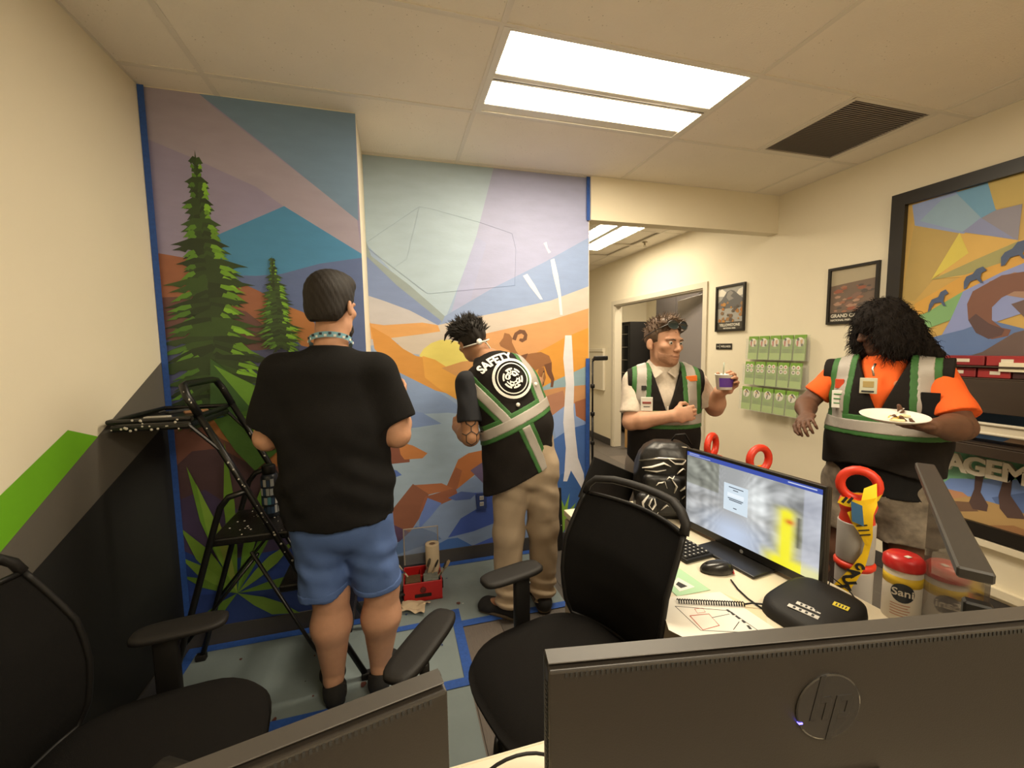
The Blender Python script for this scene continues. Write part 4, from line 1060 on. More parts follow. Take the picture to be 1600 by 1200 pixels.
# ---- delineator posts behind the desk
OR = mat('safety_orange', (.62,.035,.012), .45); GW = mat('reflective_collar', (.36,.34,.32), .35); YT_ = mat('caution_yellow', (.85,.55,.01), .5)
def post(loc, label, rz):
    t = thing('traffic_delineator', label, 'traffic post', loc, rz, 'orange traffic posts behind the desk')
    MB().lathe([(.128,0),(.128,.035),(.115,.05),(.06,.06)], 8).build('rubber_base', BLACKM, t)
    MB().lathe([(.058,.055),(.056,.30),(.053,.55),(.052,.90),(.046,.935),(.052,.95),(.055,.965),(.05,.985),(.02,.99)], 32).build('body', OR, t, True)
    for z0, z1 in ((.60,.735),(.765,.905)): MB().lathe([(.0535,z0),(.0545,z0+.004),(.0545,z1-.004),(.0535,z1)], 32).build('reflective_collar', GW, t, True)
    MB().lathe([(.054,.738),(.060,.744),(.060,.756),(.054,.762)], 32).build('ridge', OR, t, True)
    lp = [(.052*math.cos(a), 0, 1.035+.052*math.sin(a)) for a in [i*2*PI/20 for i in range(20)]]
    MB().tube(lp, .0155, 10, closed=True).build('handle_loop', OR, t, True)
    tp = MB().grid(lambda u, v: (.046*math.cos(u*2*PI), .020*math.sin(u*2*PI), .975+.018*v+.012*math.sin(u*6+1)), 24, 3, True).build('tied_tape', YT_, t, True)
    return t
rzc = math.atan2(-.7, -1.05)+PI/2
p1 = post((1.555,1.045,-.0), 'orange traffic post with loop handle and caution tape hanging, nearest the camera', rzc)
post((1.50,1.41,0), 'orange traffic post whose loop shows above the middle of the lit monitor', rzc+1.0)
post((1.49,1.68,0), 'orange traffic post farthest away, only its loop tip showing over the monitor', rzc+1.45)
# hanging caution tape on the nearest post (local frame: -Y is toward the camera side)
def ribbon(pts, w0, name, m, parent, th=.0012):
    """pts: list of (centre, half-width vector)"""
    vs = []; fs = []
    for c, h in pts:
        c, h = Vector(c), Vector(h); vs += [c-h, c+h]
    for i in range(len(pts)-1): fs.append((2*i,2*i+1,2*i+3,2*i+2))
    n = len(vs); off = Vector((0,-th,0))
    vs += [v+off for v in vs]; fs += [tuple(n+k for k in f[::-1]) for f in fs]
    return MB().add(vs, fs).build(name, m, parent, True)
tp = ribbon([((.030,-.03,1.045),(.016,0,.012)),((.028,-.066,.985),(.022,0,.008)),((.008,-.072,.955),(.034,0,.004)),((.014,-.070,.92),(.028,0,0)),((.028,-.068,.88),(.016,0,0)),((.032,-.068,.85),(.008,-.005,0)),((.028,-.070,.82),(.009,.005,0)),((.012,-.074,.77),(.018,0,.008)),((-.012,-.08,.72),(.026,0,.012)),((-.038,-.086,.67),(.031,0,.014)),((-.062,-.09,.61),(.034,0,.014)),((-.08,-.09,.54),(.034,0,.012))], .03, 'caution_tape', YT_, p1)
ribbon([((-.05,-.05,.985),(.005,0,.012)),((-.03,-.066,.985),(.005,0,.014)),((0,-.072,.985),(.004,0,.014)),((.04,-.06,1.0),(.004,0,.014)),((.058,-.025,1.01),(.004,0,.012))], .02, 'caution_tape_wrap', YT_, p1)
MB().poly([(-.018,-.0765,.995),(.012,-.0765,.985),(.02,-.0765,.915),(-.012,-.0765,.925)], .001, (0,-1,0)).build('blue_tape_piece', mat('blue_tape_piece', (.05,.16,.33), .6), p1)
def tlet(txt, c, size, rot):
    x = Vector((math.cos(rot),0,math.sin(rot))); y = Vector((-math.sin(rot),0,math.cos(rot)))
    return letters(txt, size, INK, tp, basis(x, y, Vector((0,-1,0)), c), extrude=.0008, bold=.0025)
for txt, c, s in (('C',(.014,-.0775,.772),.030),('A',(.001,-.0805,.745),.042),('U',(-.013,-.0835,.717),.046),('T',(-.027,-.087,.690),.048),('I',(-.038,-.0895,.667),.050),('O',(-.051,-.092,.640),.052),('N',(-.068,-.0935,.597),.054)):
    tlet(txt, c, s, math.radians(-66))
for z0, x0 in ((.915,.014),(.90,.02),(.885,.024)): MB().cbox((x0,-.0725,z0),(.030,.002,.004),Matrix.Rotation(-.35,3,'Y')).build('printed_bar', INK, tp)
for z0, x0 in ((1.0,-.035),(1.002,-.02)): MB().cbox((x0,-.078,z0-.005),(.008,.002,.025),Matrix.Rotation(.5,3,'Y')).build('printed_bar', INK, tp)

# ---- framed posters, room sign, brochure rack on the right wall (everything faces -X)
FRM = mat('black_frame', (.014,.0115,.009), .4)
def wallplate(name, label, cat, y0, y1, z0, z1): # y0>y1: left to right as seen
    return thing(name, label, cat, (XR, (y0+y1)/2, (z0+z1)/2)), abs(y0-y1), z1-z0
def rect(t, name, m, a0, a1, b0, b1, d, W_, H_, th=.0008):
    """a: 0..1 left to right, b: 0..1 bottom to top on a plate of W_ x H_"""
    y = lambda a: W_*(.5-a); z = lambda b: H_*(b-.5)
    return MB().box((-d-th, y(a1), z(b0)), (-d, y(a0), z(b1))).build(name, m, t)
def ppoly(t, name, m, pts, d, W_, H_):
    return MB().poly([(-d, W_*(.5-a), H_*(b-.5)) for a, b in pts], .0004, (-1,0,0)).build(name, m, t)
def frame(t, W_, H_, fw_, dep=.022):
    f = MB()
    for a, b, c, d_ in ((-W_/2,W_/2,H_/2-fw_,H_/2),(-W_/2,W_/2,-H_/2,-H_/2+fw_),(-W_/2,-W_/2+fw_,-H_/2+fw_,H_/2-fw_),(W_/2-fw_,W_/2,-H_/2+fw_,H_/2-fw_)):
        f.box((-dep, a, c), (0, b, d_))
    f.build('picture_frame', FRM, t)
def lwall(txt, size, m, t, y, z, d, align='CENTER', bold=0.0):
    return letters(txt, size, m, t, basis((0,-1,0),(0,0,1),(-1,0,0),(-d,y,z)), extrude=.0004, align=align, bold=bold)
PW = mat('poster_white', (.72,.68,.58), .6)
t1, w1, h1 = wallplate('framed_poster', 'black framed autumn mountain poster beside the doorway', 'poster', 3.53, 3.17, 1.655, 2.10)
frame(t1, w1, h1, .018)
rect(t1, 'poster_sky', mat('poster_grey_sky', (.34,.33,.30), .6), .04,.96,.03,.97, .006, w1, h1)
ppoly(t1, 'poster_cloud', PW, [(.06,.78),(.06,.9),(.2,.93),(.35,.85),(.3,.76)], .0075, w1, h1)
ppoly(t1, 'poster_cloud', PW, [(.7,.80),(.78,.88),(.95,.92),(.95,.76),(.8,.74)], .0075, w1, h1)
ppoly(t1, 'poster_mountain', mat('poster_mountain', (.12,.115,.11), .6), [(.05,.62),(.2,.7),(.38,.86),(.5,.89),(.62,.86),(.8,.75),(.96,.66),(.96,.5),(.05,.5)], .008, w1, h1)
ppoly(t1, 'poster_ridge', mat('poster_ridge', (.25,.235,.21), .6), [(.4,.84),(.5,.88),(.6,.82),(.5,.76),(.62,.7),(.45,.66),(.36,.74)], .0086, w1, h1)
rg = random.Random(21)
cols_ = [(.38,.15,.03),(.20,.12,.06),(.45,.22,.05),(.10,.08,.06),(.30,.17,.07)]
for k in range(34):
    a = rg.uniform(.06,.86); b = rg.uniform(.2,.62); s = rg.uniform(.05,.15); c = cols_[k%5]
    ppoly(t1, 'poster_trees', mat('autumn%d'%(k%5), c, .6), [(a,b),(a+s*.4,b+s*.35),(min(.96,a+s),b+s*.1),(min(.96,a+s*.8),b-s*.3),(a+s*.2,b-s*.25)], .0088+k*.00004, w1, h1)
rect(t1, 'poster_band', mat('poster_dark', (.05,.042,.03), .6), .04,.96,.03,.2, .0104, w1, h1)
lwall('YELLOWSTONE', .036, PW, t1, 0, -h1*.365, .0114, bold=.001)
lwall('NATIONAL PARK', .02, PW, t1, 0, -h1*.435, .0114, bold=.0006)
t2, w2, h2 = wallplate('framed_poster', 'black framed red canyon poster behind the woman', 'poster', 2.40, 2.06, 1.665, 2.075)
frame(t2, w2, h2, .018)
rect(t2, 'poster_sky', mat('poster_tan_sky', (.42,.36,.25), .6), .04,.96,.03,.97, .006, w2, h2)
ppoly(t2, 'poster_canyon', mat('canyon_brown', (.17,.12,.09), .6), [(.05,.68),(.3,.70),(.6,.72),(.95,.74),(.95,.05),(.05,.05)], .0075, w2, h2)
cols_ = [(.30,.10,.06),(.22,.13,.10),(.40,.24,.17),(.10,.08,.07),(.33,.15,.09)]
for k in range(40):
    a = rg.uniform(.06,.8); b = rg.uniform(.2,.66); s = rg.uniform(.06,.2); c = cols_[k%5]
    ppoly(t2, 'poster_rock', mat('canyon%d'%(k%5), c, .6), [(a,b),(a+s*.5,b+s*.22),(min(.96,a+s*1.1),b+s*.1),(min(.96,a+s*.9),b-s*.12),(a+s*.3,b-s*.16)], .008+k*.00004, w2, h2)
rect(t2, 'poster_band', mat('poster_dark', (.05,.042,.03), .6), .04,.96,.03,.2, .0100, w2, h2)
lwall('GRAND CANYON', .034, PW, t2, w2*.42, -h2*.355, .011, align='LEFT', bold=.001)
lwall('NATIONAL PARK', .019, PW, t2, w2*.42, -h2*.43, .011, align='LEFT', bold=.0006)
# room sign
sg_ = thing('room_sign', 'small black room name sign between the doorway and the brochures', 'sign', (XR, 3.42, 1.507))
MB().rbox((-.004,0,0),(.008,.205,.058),.002,1).build('plate', mat('sign_black',(.012,.011,.01),.4), sg_)
MB().box((-.0092,.047,-.02),(-.008,.05,.02)).build('divider_line', PW, sg_)
lwall('114', .022, PW, sg_, .074, 0, .0088)
lwall('WELLNESS', .027, PW, sg_, -.028, 0, .0088, bold=.0005)
# brochure rack: clear holder, 15 brochures
rk = thing('brochure_rack', 'clear acrylic brochure rack with three tiers on the right wall', 'rack', (XR-.004, 2.81, 1.27))
ACR = mat('clear_acrylic', (.85,.84,.78), .08, alpha=.15)
MB().box((-.004,-.285,-.325),(.0,.285,.325)).build('back_panel', ACR, rk)
GB = mat('brochure_green', (.19,.37,.055), .5); GB2 = mat('brochure_light_green', (.33,.52,.13), .5); BW = mat('brochure_white', (.78,.75,.66), .5)
BCOL = [mat('print_red',(.45,.06,.04),.5), mat('print_tan',(.55,.3,.12),.5), INK, mat('print_leaf',(.12,.2,.04),.5)]
for r in range(3):
    zt = .325 - r*.225; dep = .012+r*.028
    tier = MB().box((-dep-.042,-.285,zt-.205),(-dep-.0395,.285,zt-.03)).box((-dep-.042,-.285,zt-.208),(-.002,.285,zt-.205)).box((-dep-.042,.2825,zt-.205),(-.002,.285,zt-.02)).box((-dep-.042,-.285,zt-.205),(-.002,-.2825,zt-.02))
    tier.build('tier_pocket', ACR, rk)
    for c in range(5):
        yc_ = .225 - c*.1125
        lab = ['top', 'middle', 'bottom'][r]; pos = ['leftmost', 'second', 'middle', 'fourth', 'rightmost'][c]
        b = thing('brochure', 'green brochure, %s in the %s row of the wall rack' % (pos, lab), 'brochure', (XR-.004-dep-.012, 2.81+yc_, 1.27+zt-.1015), 0, 'green brochures in the wall rack')
        b.rotation_euler = (0, .05, 0)
        MB().rbox((-.008,0,0),(.012,.098,.205),.001,1).build('cover', GB, b)
        MB().box((-.0148,-.049,-.1025),(-.0142,.049,-.045)).build('lower_band', GB2, b)
        def disc(y, z, r_, m, d, nm='printed_disc'):
            MB().poly([(-d, y+r_*math.cos(a), z+r_*math.sin(a)) for a in [i*2*PI/16 for i in range(16)]], .0003, (-1,0,0)).build(nm, m, b)
        if r == 0:
            disc(0,.045,.038,BW,.0145)
            disc(.016,.066,.011,INK,.015,'printed_figure')
            MB().poly([(-.015,y,z) for y,z in ((.028,.055),(.010,.055),(.012,.012),(.024,.012))],.0003,(-1,0,0)).build('printed_figure',BCOL[0],b)
            MB().poly([(-.015,y,z) for y,z in ((-.004,.062),(-.026,.068),(-.022,.03),(-.008,.03))],.0003,(-1,0,0)).build('printed_figure',BCOL[1],b)
            disc(-.02,.022,.010,INK,.0152,'printed_figure')
        elif r == 1:
            for dy, dz, k in ((.02,.065,2),(-.02,.065,0),(.02,.025,2),(-.02,.025,1)):
                disc(dy,dz,.0175,BW,.0145); disc(dy,dz,.008,BCOL[k],.015,'printed_icon')
        else:
            disc(0,.045,.036,BW,.0145)
            MB().poly([(-.015,y,z) for y,z in ((.006,.078),(-.006,.078),(-.028,.052),(-.024,.046),(-.004,.056),(.002,.018),(.014,.014),(.008,.05))],.0003,(-1,0,0)).build('printed_figure',INK,b)
            MB().poly([(-.0152,y,z) for y,z in ((.022,.06),(.0,.066),(-.012,.054),(.008,.046))],.0003,(-1,0,0)).build('printed_figure',BCOL[1],b)
        for k in range(3): MB().box((-.0152,-.034+.008*(k%2),-.018-k*.011),(-.0148,.034,-.015-k*.011)).build('printed_line', mat('print_dark_green',(.04,.08,.01),.6), b)

# ---- large framed painting on the right wall
t3, w3, h3 = wallplate('framed_painting', 'large dark-framed geometric bighorn sheep painting behind the woman', 'painting', 1.992, -.55, .44, 2.458)
frame(t3, w3, h3, .075, .05)
def art(name, h, poly, lay):
    c = (XR, (1.992-.55)/2, (.44+2.458)/2)
    P = [(-.018-lay*.0003, min(max(y-c[1],-w3/2+.07),w3/2-.07), min(max(z-c[2],-h3/2+.07),h3/2-.07)) for y, z in poly]
    MB().poly(P, .0002, (-1,0,0)).build(name, mat('art_%s'%h, h, .55, var=.06, vscale=6), t3)
art('painted_ground', '#c69a45', [(1.95,.5),(1.95,2.4),(-.5,2.4),(-.5,.5)], 0)
ART = [
 ('painted_sky','#b89548',[(1.878,2.273),(1.640,2.153),(1.771,1.889),(1.849,1.783),(1.932,1.792)]),
 ('painted_sky','#8e96a0',[(1.897,2.375),(1.682,2.384),(1.562,2.200),(1.639,2.135),(1.876,2.246)]),
 ('painted_sky','#8fa39b',[(1.851,2.266),(1.753,2.358),(1.681,2.366),(1.568,2.209),(1.639,2.146)]),
 ('painted_sky','#6f999d',[(1.688,2.378),(1.548,2.383),(1.508,2.217),(1.568,2.202)]),
 ('painted_sky','#c2a04a',[(1.554,2.385),(1.205,2.409),(1.185,2.119),(1.414,2.227),(1.514,2.232)]),
 ('painted_sky','#90857a',[(1.568,2.202),(1.513,2.226),(1.414,2.227),(1.418,2.046),(1.480,2.094)]),
 ('painted_sky','#8a8a94',[(1.645,2.147),(1.568,2.202),(1.425,2.051),(1.530,2.097)]),
 ('painted_sky','#d8a648',[(1.656,2.143),(1.530,2.097),(1.416,2.045),(1.183,2.090),(1.167,1.855),(1.741,1.903)]),
 ('painted_sun','#d9bd45',[(1.656,2.147),(1.610,2.023),(1.772,1.900)]),
 ('painted_hill','#a39650',[(1.772,1.900),(1.575,1.981),(1.415,2.042),(1.378,1.957),(1.544,1.906)]),
 ('painted_hill','#d59a3a',[(1.847,1.764),(1.624,1.902),(1.471,1.943),(1.380,1.989),(1.374,1.893),(1.615,1.758),(1.856,1.686)]),
 ('painted_hill','#7fa35a',[(1.856,1.686),(1.791,1.700),(1.619,1.812),(1.666,1.653),(1.785,1.603),(1.850,1.586)]),
 ('painted_hill','#8b8fa0',[(1.619,1.812),(1.467,1.893),(1.333,1.948),(1.317,1.694),(1.604,1.577),(1.718,1.524),(1.666,1.653)]),
 ('painted_hill','#5f7286',[(1.782,1.545),(1.605,1.595),(1.501,1.643),(1.308,1.567),(1.296,1.375),(1.652,1.431)]),
 ('painted_hill','#a47b55',[(1.515,1.850),(1.419,1.884),(1.327,1.853),(1.319,1.726),(1.460,1.775)]),
 ('painted_ram','#7c4f35',[(1.577,1.807),(1.466,1.876),(1.329,1.885),(1.322,1.774),(1.413,1.785),(1.459,1.758),(1.493,1.711),(1.489,1.642),(1.449,1.599),(1.412,1.587),(1.421,1.554),(1.482,1.538),(1.549,1.575),(1.586,1.648),(1.597,1.738)]),
 ('painted_ram','#5b4034',[(1.586,1.648),(1.556,1.681),(1.500,1.625),(1.436,1.588),(1.446,1.558),(1.495,1.539),(1.549,1.575)]),
 ('painted_ram','#6c5140',[(1.420,1.720),(1.321,1.758),(1.308,1.567),(1.357,1.633)]),
 ('painted_hill','#68513e',[(1.651,1.412),(1.516,1.469),(1.399,1.570),(1.310,1.599),(1.283,1.182),(1.634,1.132)]),
 ('painted_hill','#4e6572',[(1.577,1.140),(1.283,1.182),(1.270,0.988),(1.622,0.944)]),
 ('painted_hill','#a07a4f',[(1.457,0.944),(1.319,1.060),(1.236,1.125),(1.220,0.871),(1.556,0.809)]),
 ('painted_hill','#7fae74',[(1.744,0.917),(1.224,0.934),(1.212,0.759),(1.858,0.533)]),
 ('painted_hill','#7a8ea8',[(1.680,0.636),(1.609,0.725),(1.217,0.833),(1.200,0.583),(1.626,0.516)]),
 ('painted_hill','#5e7089',[(1.427,0.673),(1.299,0.746),(1.213,0.775),(1.198,0.551),(1.385,0.610)]),
 ('painted_rock','#c08552',[(1.650,0.657),(1.547,0.661),(1.504,0.631),(1.629,0.574),(1.725,0.600)]),
 ('painted_rock','#b98f4e',[(1.690,0.552),(1.518,0.648),(1.387,0.645),(1.203,0.615),(1.185,0.358),(1.711,0.360)]),
 ('painted_rock','#7c5a3a',[(1.630,0.585),(1.516,0.615),(1.473,0.576),(1.597,0.528)]),
 ('painted_rock','#70512f',[(1.581,0.514),(1.482,0.498),(1.376,0.464),(1.533,0.430)]),
 ('painted_rock','#a5723f',[(1.441,0.493),(1.333,0.553),(1.197,0.535),(1.190,0.423),(1.376,0.464)]),
 ('painted_ram','#5a4233',[(1.500,0.788),(1.463,0.799),(1.472,0.687),(1.437,0.626),(1.440,0.589),(1.498,0.581),(1.516,0.615),(1.499,0.696)]),
 ('painted_ram','#5a4233',[(1.385,0.804),(1.354,0.814),(1.355,0.709),(1.310,0.639),(1.294,0.604),(1.359,0.585),(1.391,0.625),(1.400,0.693)]),
]
for k, (n, h, p) in enumerate(ART): art(n, h, p, k+1)
def sheep(cx, cy, s):
    sil = [(-12,4),(-8,-4),(2,-8),(8,-14),(10,-20),(16,-22),(22,-18),(18,-14),(14,-8),(14,0),(16,10),(13,10),(10,2),(2,4),(-4,6),(-8,8),(-12,20),(-16,20),(-12,8)]
    return [(cx+a*s, cy+b*s) for a, b in sil]
SHEEPS = [[(1.769,1.752),(1.758,1.781),(1.728,1.793),(1.718,1.821),(1.695,1.833),(1.681,1.809),(1.698,1.797),(1.702,1.767),(1.689,1.736),(1.701,1.738),(1.714,1.761),(1.744,1.757),(1.761,1.721),(1.773,1.706)],
          [(1.616,1.865),(1.607,1.892),(1.581,1.902),(1.566,1.927),(1.541,1.936),(1.524,1.913),(1.544,1.902),(1.547,1.875),(1.535,1.846),(1.545,1.848),(1.563,1.871),(1.589,1.861),(1.603,1.828),(1.614,1.822)],
          [(1.472,1.970),(1.459,1.994),(1.432,2.007),(1.415,2.036),(1.388,2.042),(1.369,2.018),(1.385,2.003),(1.393,1.973),(1.377,1.944),(1.391,1.947),(1.406,1.969),(1.438,1.963),(1.455,1.927),(1.469,1.923)]]
for k, p in enumerate(SHEEPS): art('painted_sheep', '#4a5560', p, 34+k)
# raised lettering across the bottom of the painting
EN = [(1.566,0.836),(1.322,0.827)]
lt = thing('wall_letters', 'raised white ENGAGEMENT lettering across the bottom of the big painting', 'lettering', (0,0,0))
EW = mat('letter_white', (.74,.68,.55), .5)
pitch = (EN[0][0]-EN[1][0])/3.05
for k, ch in enumerate('ENGAGEMENT'):
    me = text_mesh(ch, .135, .012, bold=.005)
    wd = (max(v.co.x for v in me.vertices)+min(v.co.x for v in me.vertices))/2
    me.transform(basis((0,-1,0),(0,0,1),(-1,0,0),(XR-.062,EN[0][0]-(k-3)*pitch+wd,(EN[0][1]+EN[1][1])/2)))
    me.materials.clear(); me.materials.append(EW)
    link('letter', me, lt)
# display shelves standing in front of the painting
sh_ = thing('display_shelf', 'dark wall display shelf with brackets in front of the big painting', 'shelf', (0,0,0))
WOOD = mat('dark_brown_shelf', (.045,.03,.02), .45, var=.2, vscale=9, stretch=(1,.2,3))
WIRE = mat('white_wire', (.66,.6,.48), .4)
for z0, z1, nm in ((1.16,1.33,'fascia'),(.93,.985,'fascia')):
    MB().rbox((2.93,.62,(z0+z1)/2),(.02,2.1,z1-z0),.003,1).build(nm, WOOD, sh_)
for z in (1.334,.99): MB().rbox((3.015,.62,z),(.17,2.1,.008),.002,1).build('shelf_board', WOOD, sh_)
for z in (1.10,1.05): MB().tube([(2.95,1.67,z),(2.95,-.43,z)], .008, 8).build('wire_rail', WIRE, sh_)
MB().box((2.955,-.43,1.055),(2.96,1.66,1.09)).build('ledge_strip', WIRE, sh_)
for y in (1.62,1.50,1.18,.9,.5): MB().box((2.94,y-.008,.99),(2.96,y+.008,1.16)).tube([(2.95,y,1.15),(3.09,y,1.04)], .006, 6).build('bracket', BLACK, sh_)
MB().box((2.94,-.43,1.375),(2.955,1.36,1.42)).build('price_strip', mat('strip_cream',(.75,.68,.5),.5), sh_)
MB().rbox((3.015,.62,1.396),(.17,2.1,.008),.002,1).build('shelf_board', WOOD, sh_)
for y in (1.66,-.42): MB().box((2.95,y-.01,.93),(3.098,y+.01,1.45)).build('side_panel', WOOD, sh_)
RBX = [mat('red_box_a',(.25,.02,.025),.4), mat('red_box_b',(.33,.03,.03),.4), mat('dark_box',(.05,.02,.02),.4)]
k = 0
for z, nm in ((1.339,'lower'),(1.4015,'upper')):
    y = 1.62
    while y > .75:
        w_ = (.17,.13,.20,.15)[k % 4]; hh = .055+.02*((k*7) % 3)
        hh = min(hh, .05)
        pos = ['first','second','third','fourth','fifth','sixth','seventh','eighth'][0 if y > 1.6 else min(7, int((1.62-y)/.15))]
        b = thing('product_box', 'red product box, %s from the left on the %s shelf of the display' % (['first','second','third','fourth','fifth','sixth','seventh','eighth'][cnt if (cnt := (0 if y > 1.61 else cnt+1)) < 8 else 7], nm), 'box', (3.01, y-w_/2, z), 0, 'red boxes on the display shelf')
        MB().rbox((0,0,hh/2),(.11,w_-.008,hh),.003,1).build('carton', RBX[k%3], b)
        MB().box((-.0565,-w_*.2,hh*.35),(-.0555,w_*.1,hh*.7)).build('white_label', WIRE, b)
        y -= w_; k += 1
# ledge and pipe below the painting
struct(MB().box((XR-.05,YB,.395),(XR,1.55,.432)).build('trim_4', LAMED))
struct(MB().box((XR-.03,YB,.13),(XR,1.60,.175)).build('trim_5', LAMED))
cb = MB()
o = tag(cb.tube([(3.08,1.50,.011),(3.03,1.46,.024),(2.95,1.40,.024),(2.8,1.15,.024),(2.75,.8,.024),(2.9,.6,.024)], .009, 8).build('white_cable', WIRE, None, True), 'thick white cable curling over the floor under the painting', 'cable')
o = tag(cb.build('white_cable', WIRE), 'x', 'cable'); bpy.data.objects.remove(o)
# papers / cartons on the floor there
cbx = thing('flat_carton', 'white flattened carton lying on the floor below the painting', 'carton', (2.75,1.0,.0015), .2)
MB().rbox((0,0,.006),(.5,.9,.012),.002,1).build('sheet', WIRE, cbx)

# ---- backpack / bag with white swirls on the far end of the desk
bg = thing('backpack', 'black backpack with white swirl prints behind the lit monitor', 'bag', (1.215,1.66,.742), math.radians(-25))
BAG = mat('black_nylon', (.010,.009,.0085), .4, bump=1.0, bscale=22)
def bag(u, v):
    a = u*2*PI; ca, sa = math.cos(a), math.sin(a)
    s = [0.0,.86,1.0,1.02,1.0,.95,.86,.7,.45,.0]; z = [0,.0,.03,.1,.17,.23,.285,.32,.342,.348]
    f = v*9; i = min(8,int(f)); q = f-i
    S_ = s[i]*(1-q)+s[i+1]*q; Z_ = z[i]*(1-q)+z[i+1]*q
    wob = 1+.03*math.sin(5*a+Z_*30)+.02*math.sin(9*a-Z_*20)
    return (.145*S_*wob*math.copysign(abs(ca)**.7,ca), .105*S_*wob*math.copysign(abs(sa)**.7,sa), Z_)
MB().grid(bag, 48, 28, True).build('bag_body', BAG, bg, True)
MB().rbox((-.02,-.105,.12),(.20,.06,.19),.028,4).build('front_pocket', BAG, bg, True)
MB().rbox((-.10,-.115,.075),(.10,.06,.11),.03,4).build('side_pouch', BAG, bg, True)
MB().tube([(.02,.0,.34),(.04,-.01,.375),(.08,-.01,.38),(.11,0,.33)], .008, 8, flat=.5).build('grab_handle', BLACK, bg, True)
MB().tube([(-.13,-.06,.26),(-.05,-.10,.285),(.05,-.105,.285),(.13,-.07,.255)], .004, 6).build('zip', HM, bg, True)
MB().tube([(-.12,-.03,.285),(-.03,-.055,.333),(.08,-.05,.325)], .003, 6).build('piping', WIRE, bg, True)
SWM = mat('white_print', (.7,.66,.58), .4)
def swirl(pts, r=.008):
    r *= 1.7
    MB().tube([Vector(p) for p in pts], [r*.4]+[r]*(len(pts)-2)+[r*.4], 8, flat=.3).build('white_swirl', SWM, bg, True)
swirl([(-.10,-.150,.13),(-.125,-.150,.095),(-.12,-.150,.06),(-.095,-.150,.04),(-.07,-.148,.045)], .009)
swirl([(-.085,-.150,.115),(-.10,-.151,.085),(-.085,-.151,.065),(-.07,-.150,.09),(-.075,-.150,.115)], .007)
swirl([(-.12,-.085,.235),(-.08,-.103,.245),(-.03,-.108,.265),(.0,-.106,.25)], .009)
swirl([(-.11,-.090,.225),(-.06,-.106,.225),(-.02,-.110,.235)], .006)
swirl([(-.01,-.105,.285),(.02,-.103,.262),(.05,-.105,.262),(.065,-.105,.28)], .006)
swirl([(.0,-.137,.20),(.02,-.137,.17),(.01,-.137,.14)], .008)
swirl([(.035,-.137,.15),(.06,-.136,.17),(.075,-.134,.185)], .009)
for k in range(9):
    a_ = -.09+.022*k; z_ = .03+.028*((k*5)%9)
    swirl([(a_,-.1385,z_),(a_+.012,-.1392,z_+.014),(a_+.026,-.1392,z_+.006+.01*(k%3)),(a_+.034,-.1385,z_+.02)], .0045)
swirl([(-.03,-.137,.19),(-.02,-.137,.16)], .005)
MB().lathe([(.032,0),(.032,.11),(.028,.115)], 20, (-.19,-.11,.032), Matrix.Rotation(PI/2,3,'Y')).build('rolled_cloth', mat('grey_cloth',(.3,.26,.24),.8), bg, True)
MB().lathe([(.0325,0),(.0325,.018)], 20, (-.192,-.11,.032), Matrix.Rotation(PI/2,3,'Y')).build('orange_band', mat('orange_band',(.6,.09,.02),.6), bg, True)
fl = thing('tablet_case', 'flat black folder propped behind the backpack at the desk end', 'folder', (.965,1.745,.742), math.radians(10))
MB().rbox((0,0,.09),(.30,.012,.20),.004,2,Matrix.Rotation(.45,3,'Y')).build('cover', BLACK, fl)
for o in fl.children: o.location.z = .035
# ---- side room seen through the doorway
fg = thing('wine_fridge', 'tall black glass-front cooler inside the side room doorway', 'cooler', (4.1,6.55,0))
MB().rbox((0,.0,.98),(.5,.52,1.9),.008,1).build('cabinet', BLACKM, fg)
dr_ = MB().rbox((-.26,0,1.0),(.02,.5,1.75),.005,1).build('glass_door', mat('dark_glass',(.01,.01,.01),.08), fg)
for k in range(7): MB().tube([(-.273,-.22,.4+k*.22),(-.273,.22,.4+k*.22)], .004, 6).build('rack_bar', HM, dr_)
wc = thing('wood_cabinet_side', 'light wood panel standing just inside the side room doorway', 'panel', (3.29,5.42,0), .1)
MB().rbox((0,0,.24),(.02,.10,.47),.003,1).build('board', mat('light_oak', (.45,.26,.10), .5, var=.2, vscale=10, stretch=(1,1,.2)), wc)
MB().rbox((.03,-.01,.20),(.03,.06,.40),.003,1).build('batten', mat('light_oak', (.45,.26,.10), .5), wc)
dp = thing('tall_cupboard', 'tall dark grey cupboard inside the side room', 'cupboard', (4.45,5.55,0))
MB().rbox((0,0,1.15),(.5,1.0,2.3),.005,1).build('carcass', mat('dark_grey_laminate',(.07,.062,.062),.5), dp)
for s in (-1,1): MB().rbox((-.258,s*.25,1.15),(.018,.49,2.28),.003,1).build('door', mat('dark_grey_laminate2',(.085,.075,.075),.5), dp)

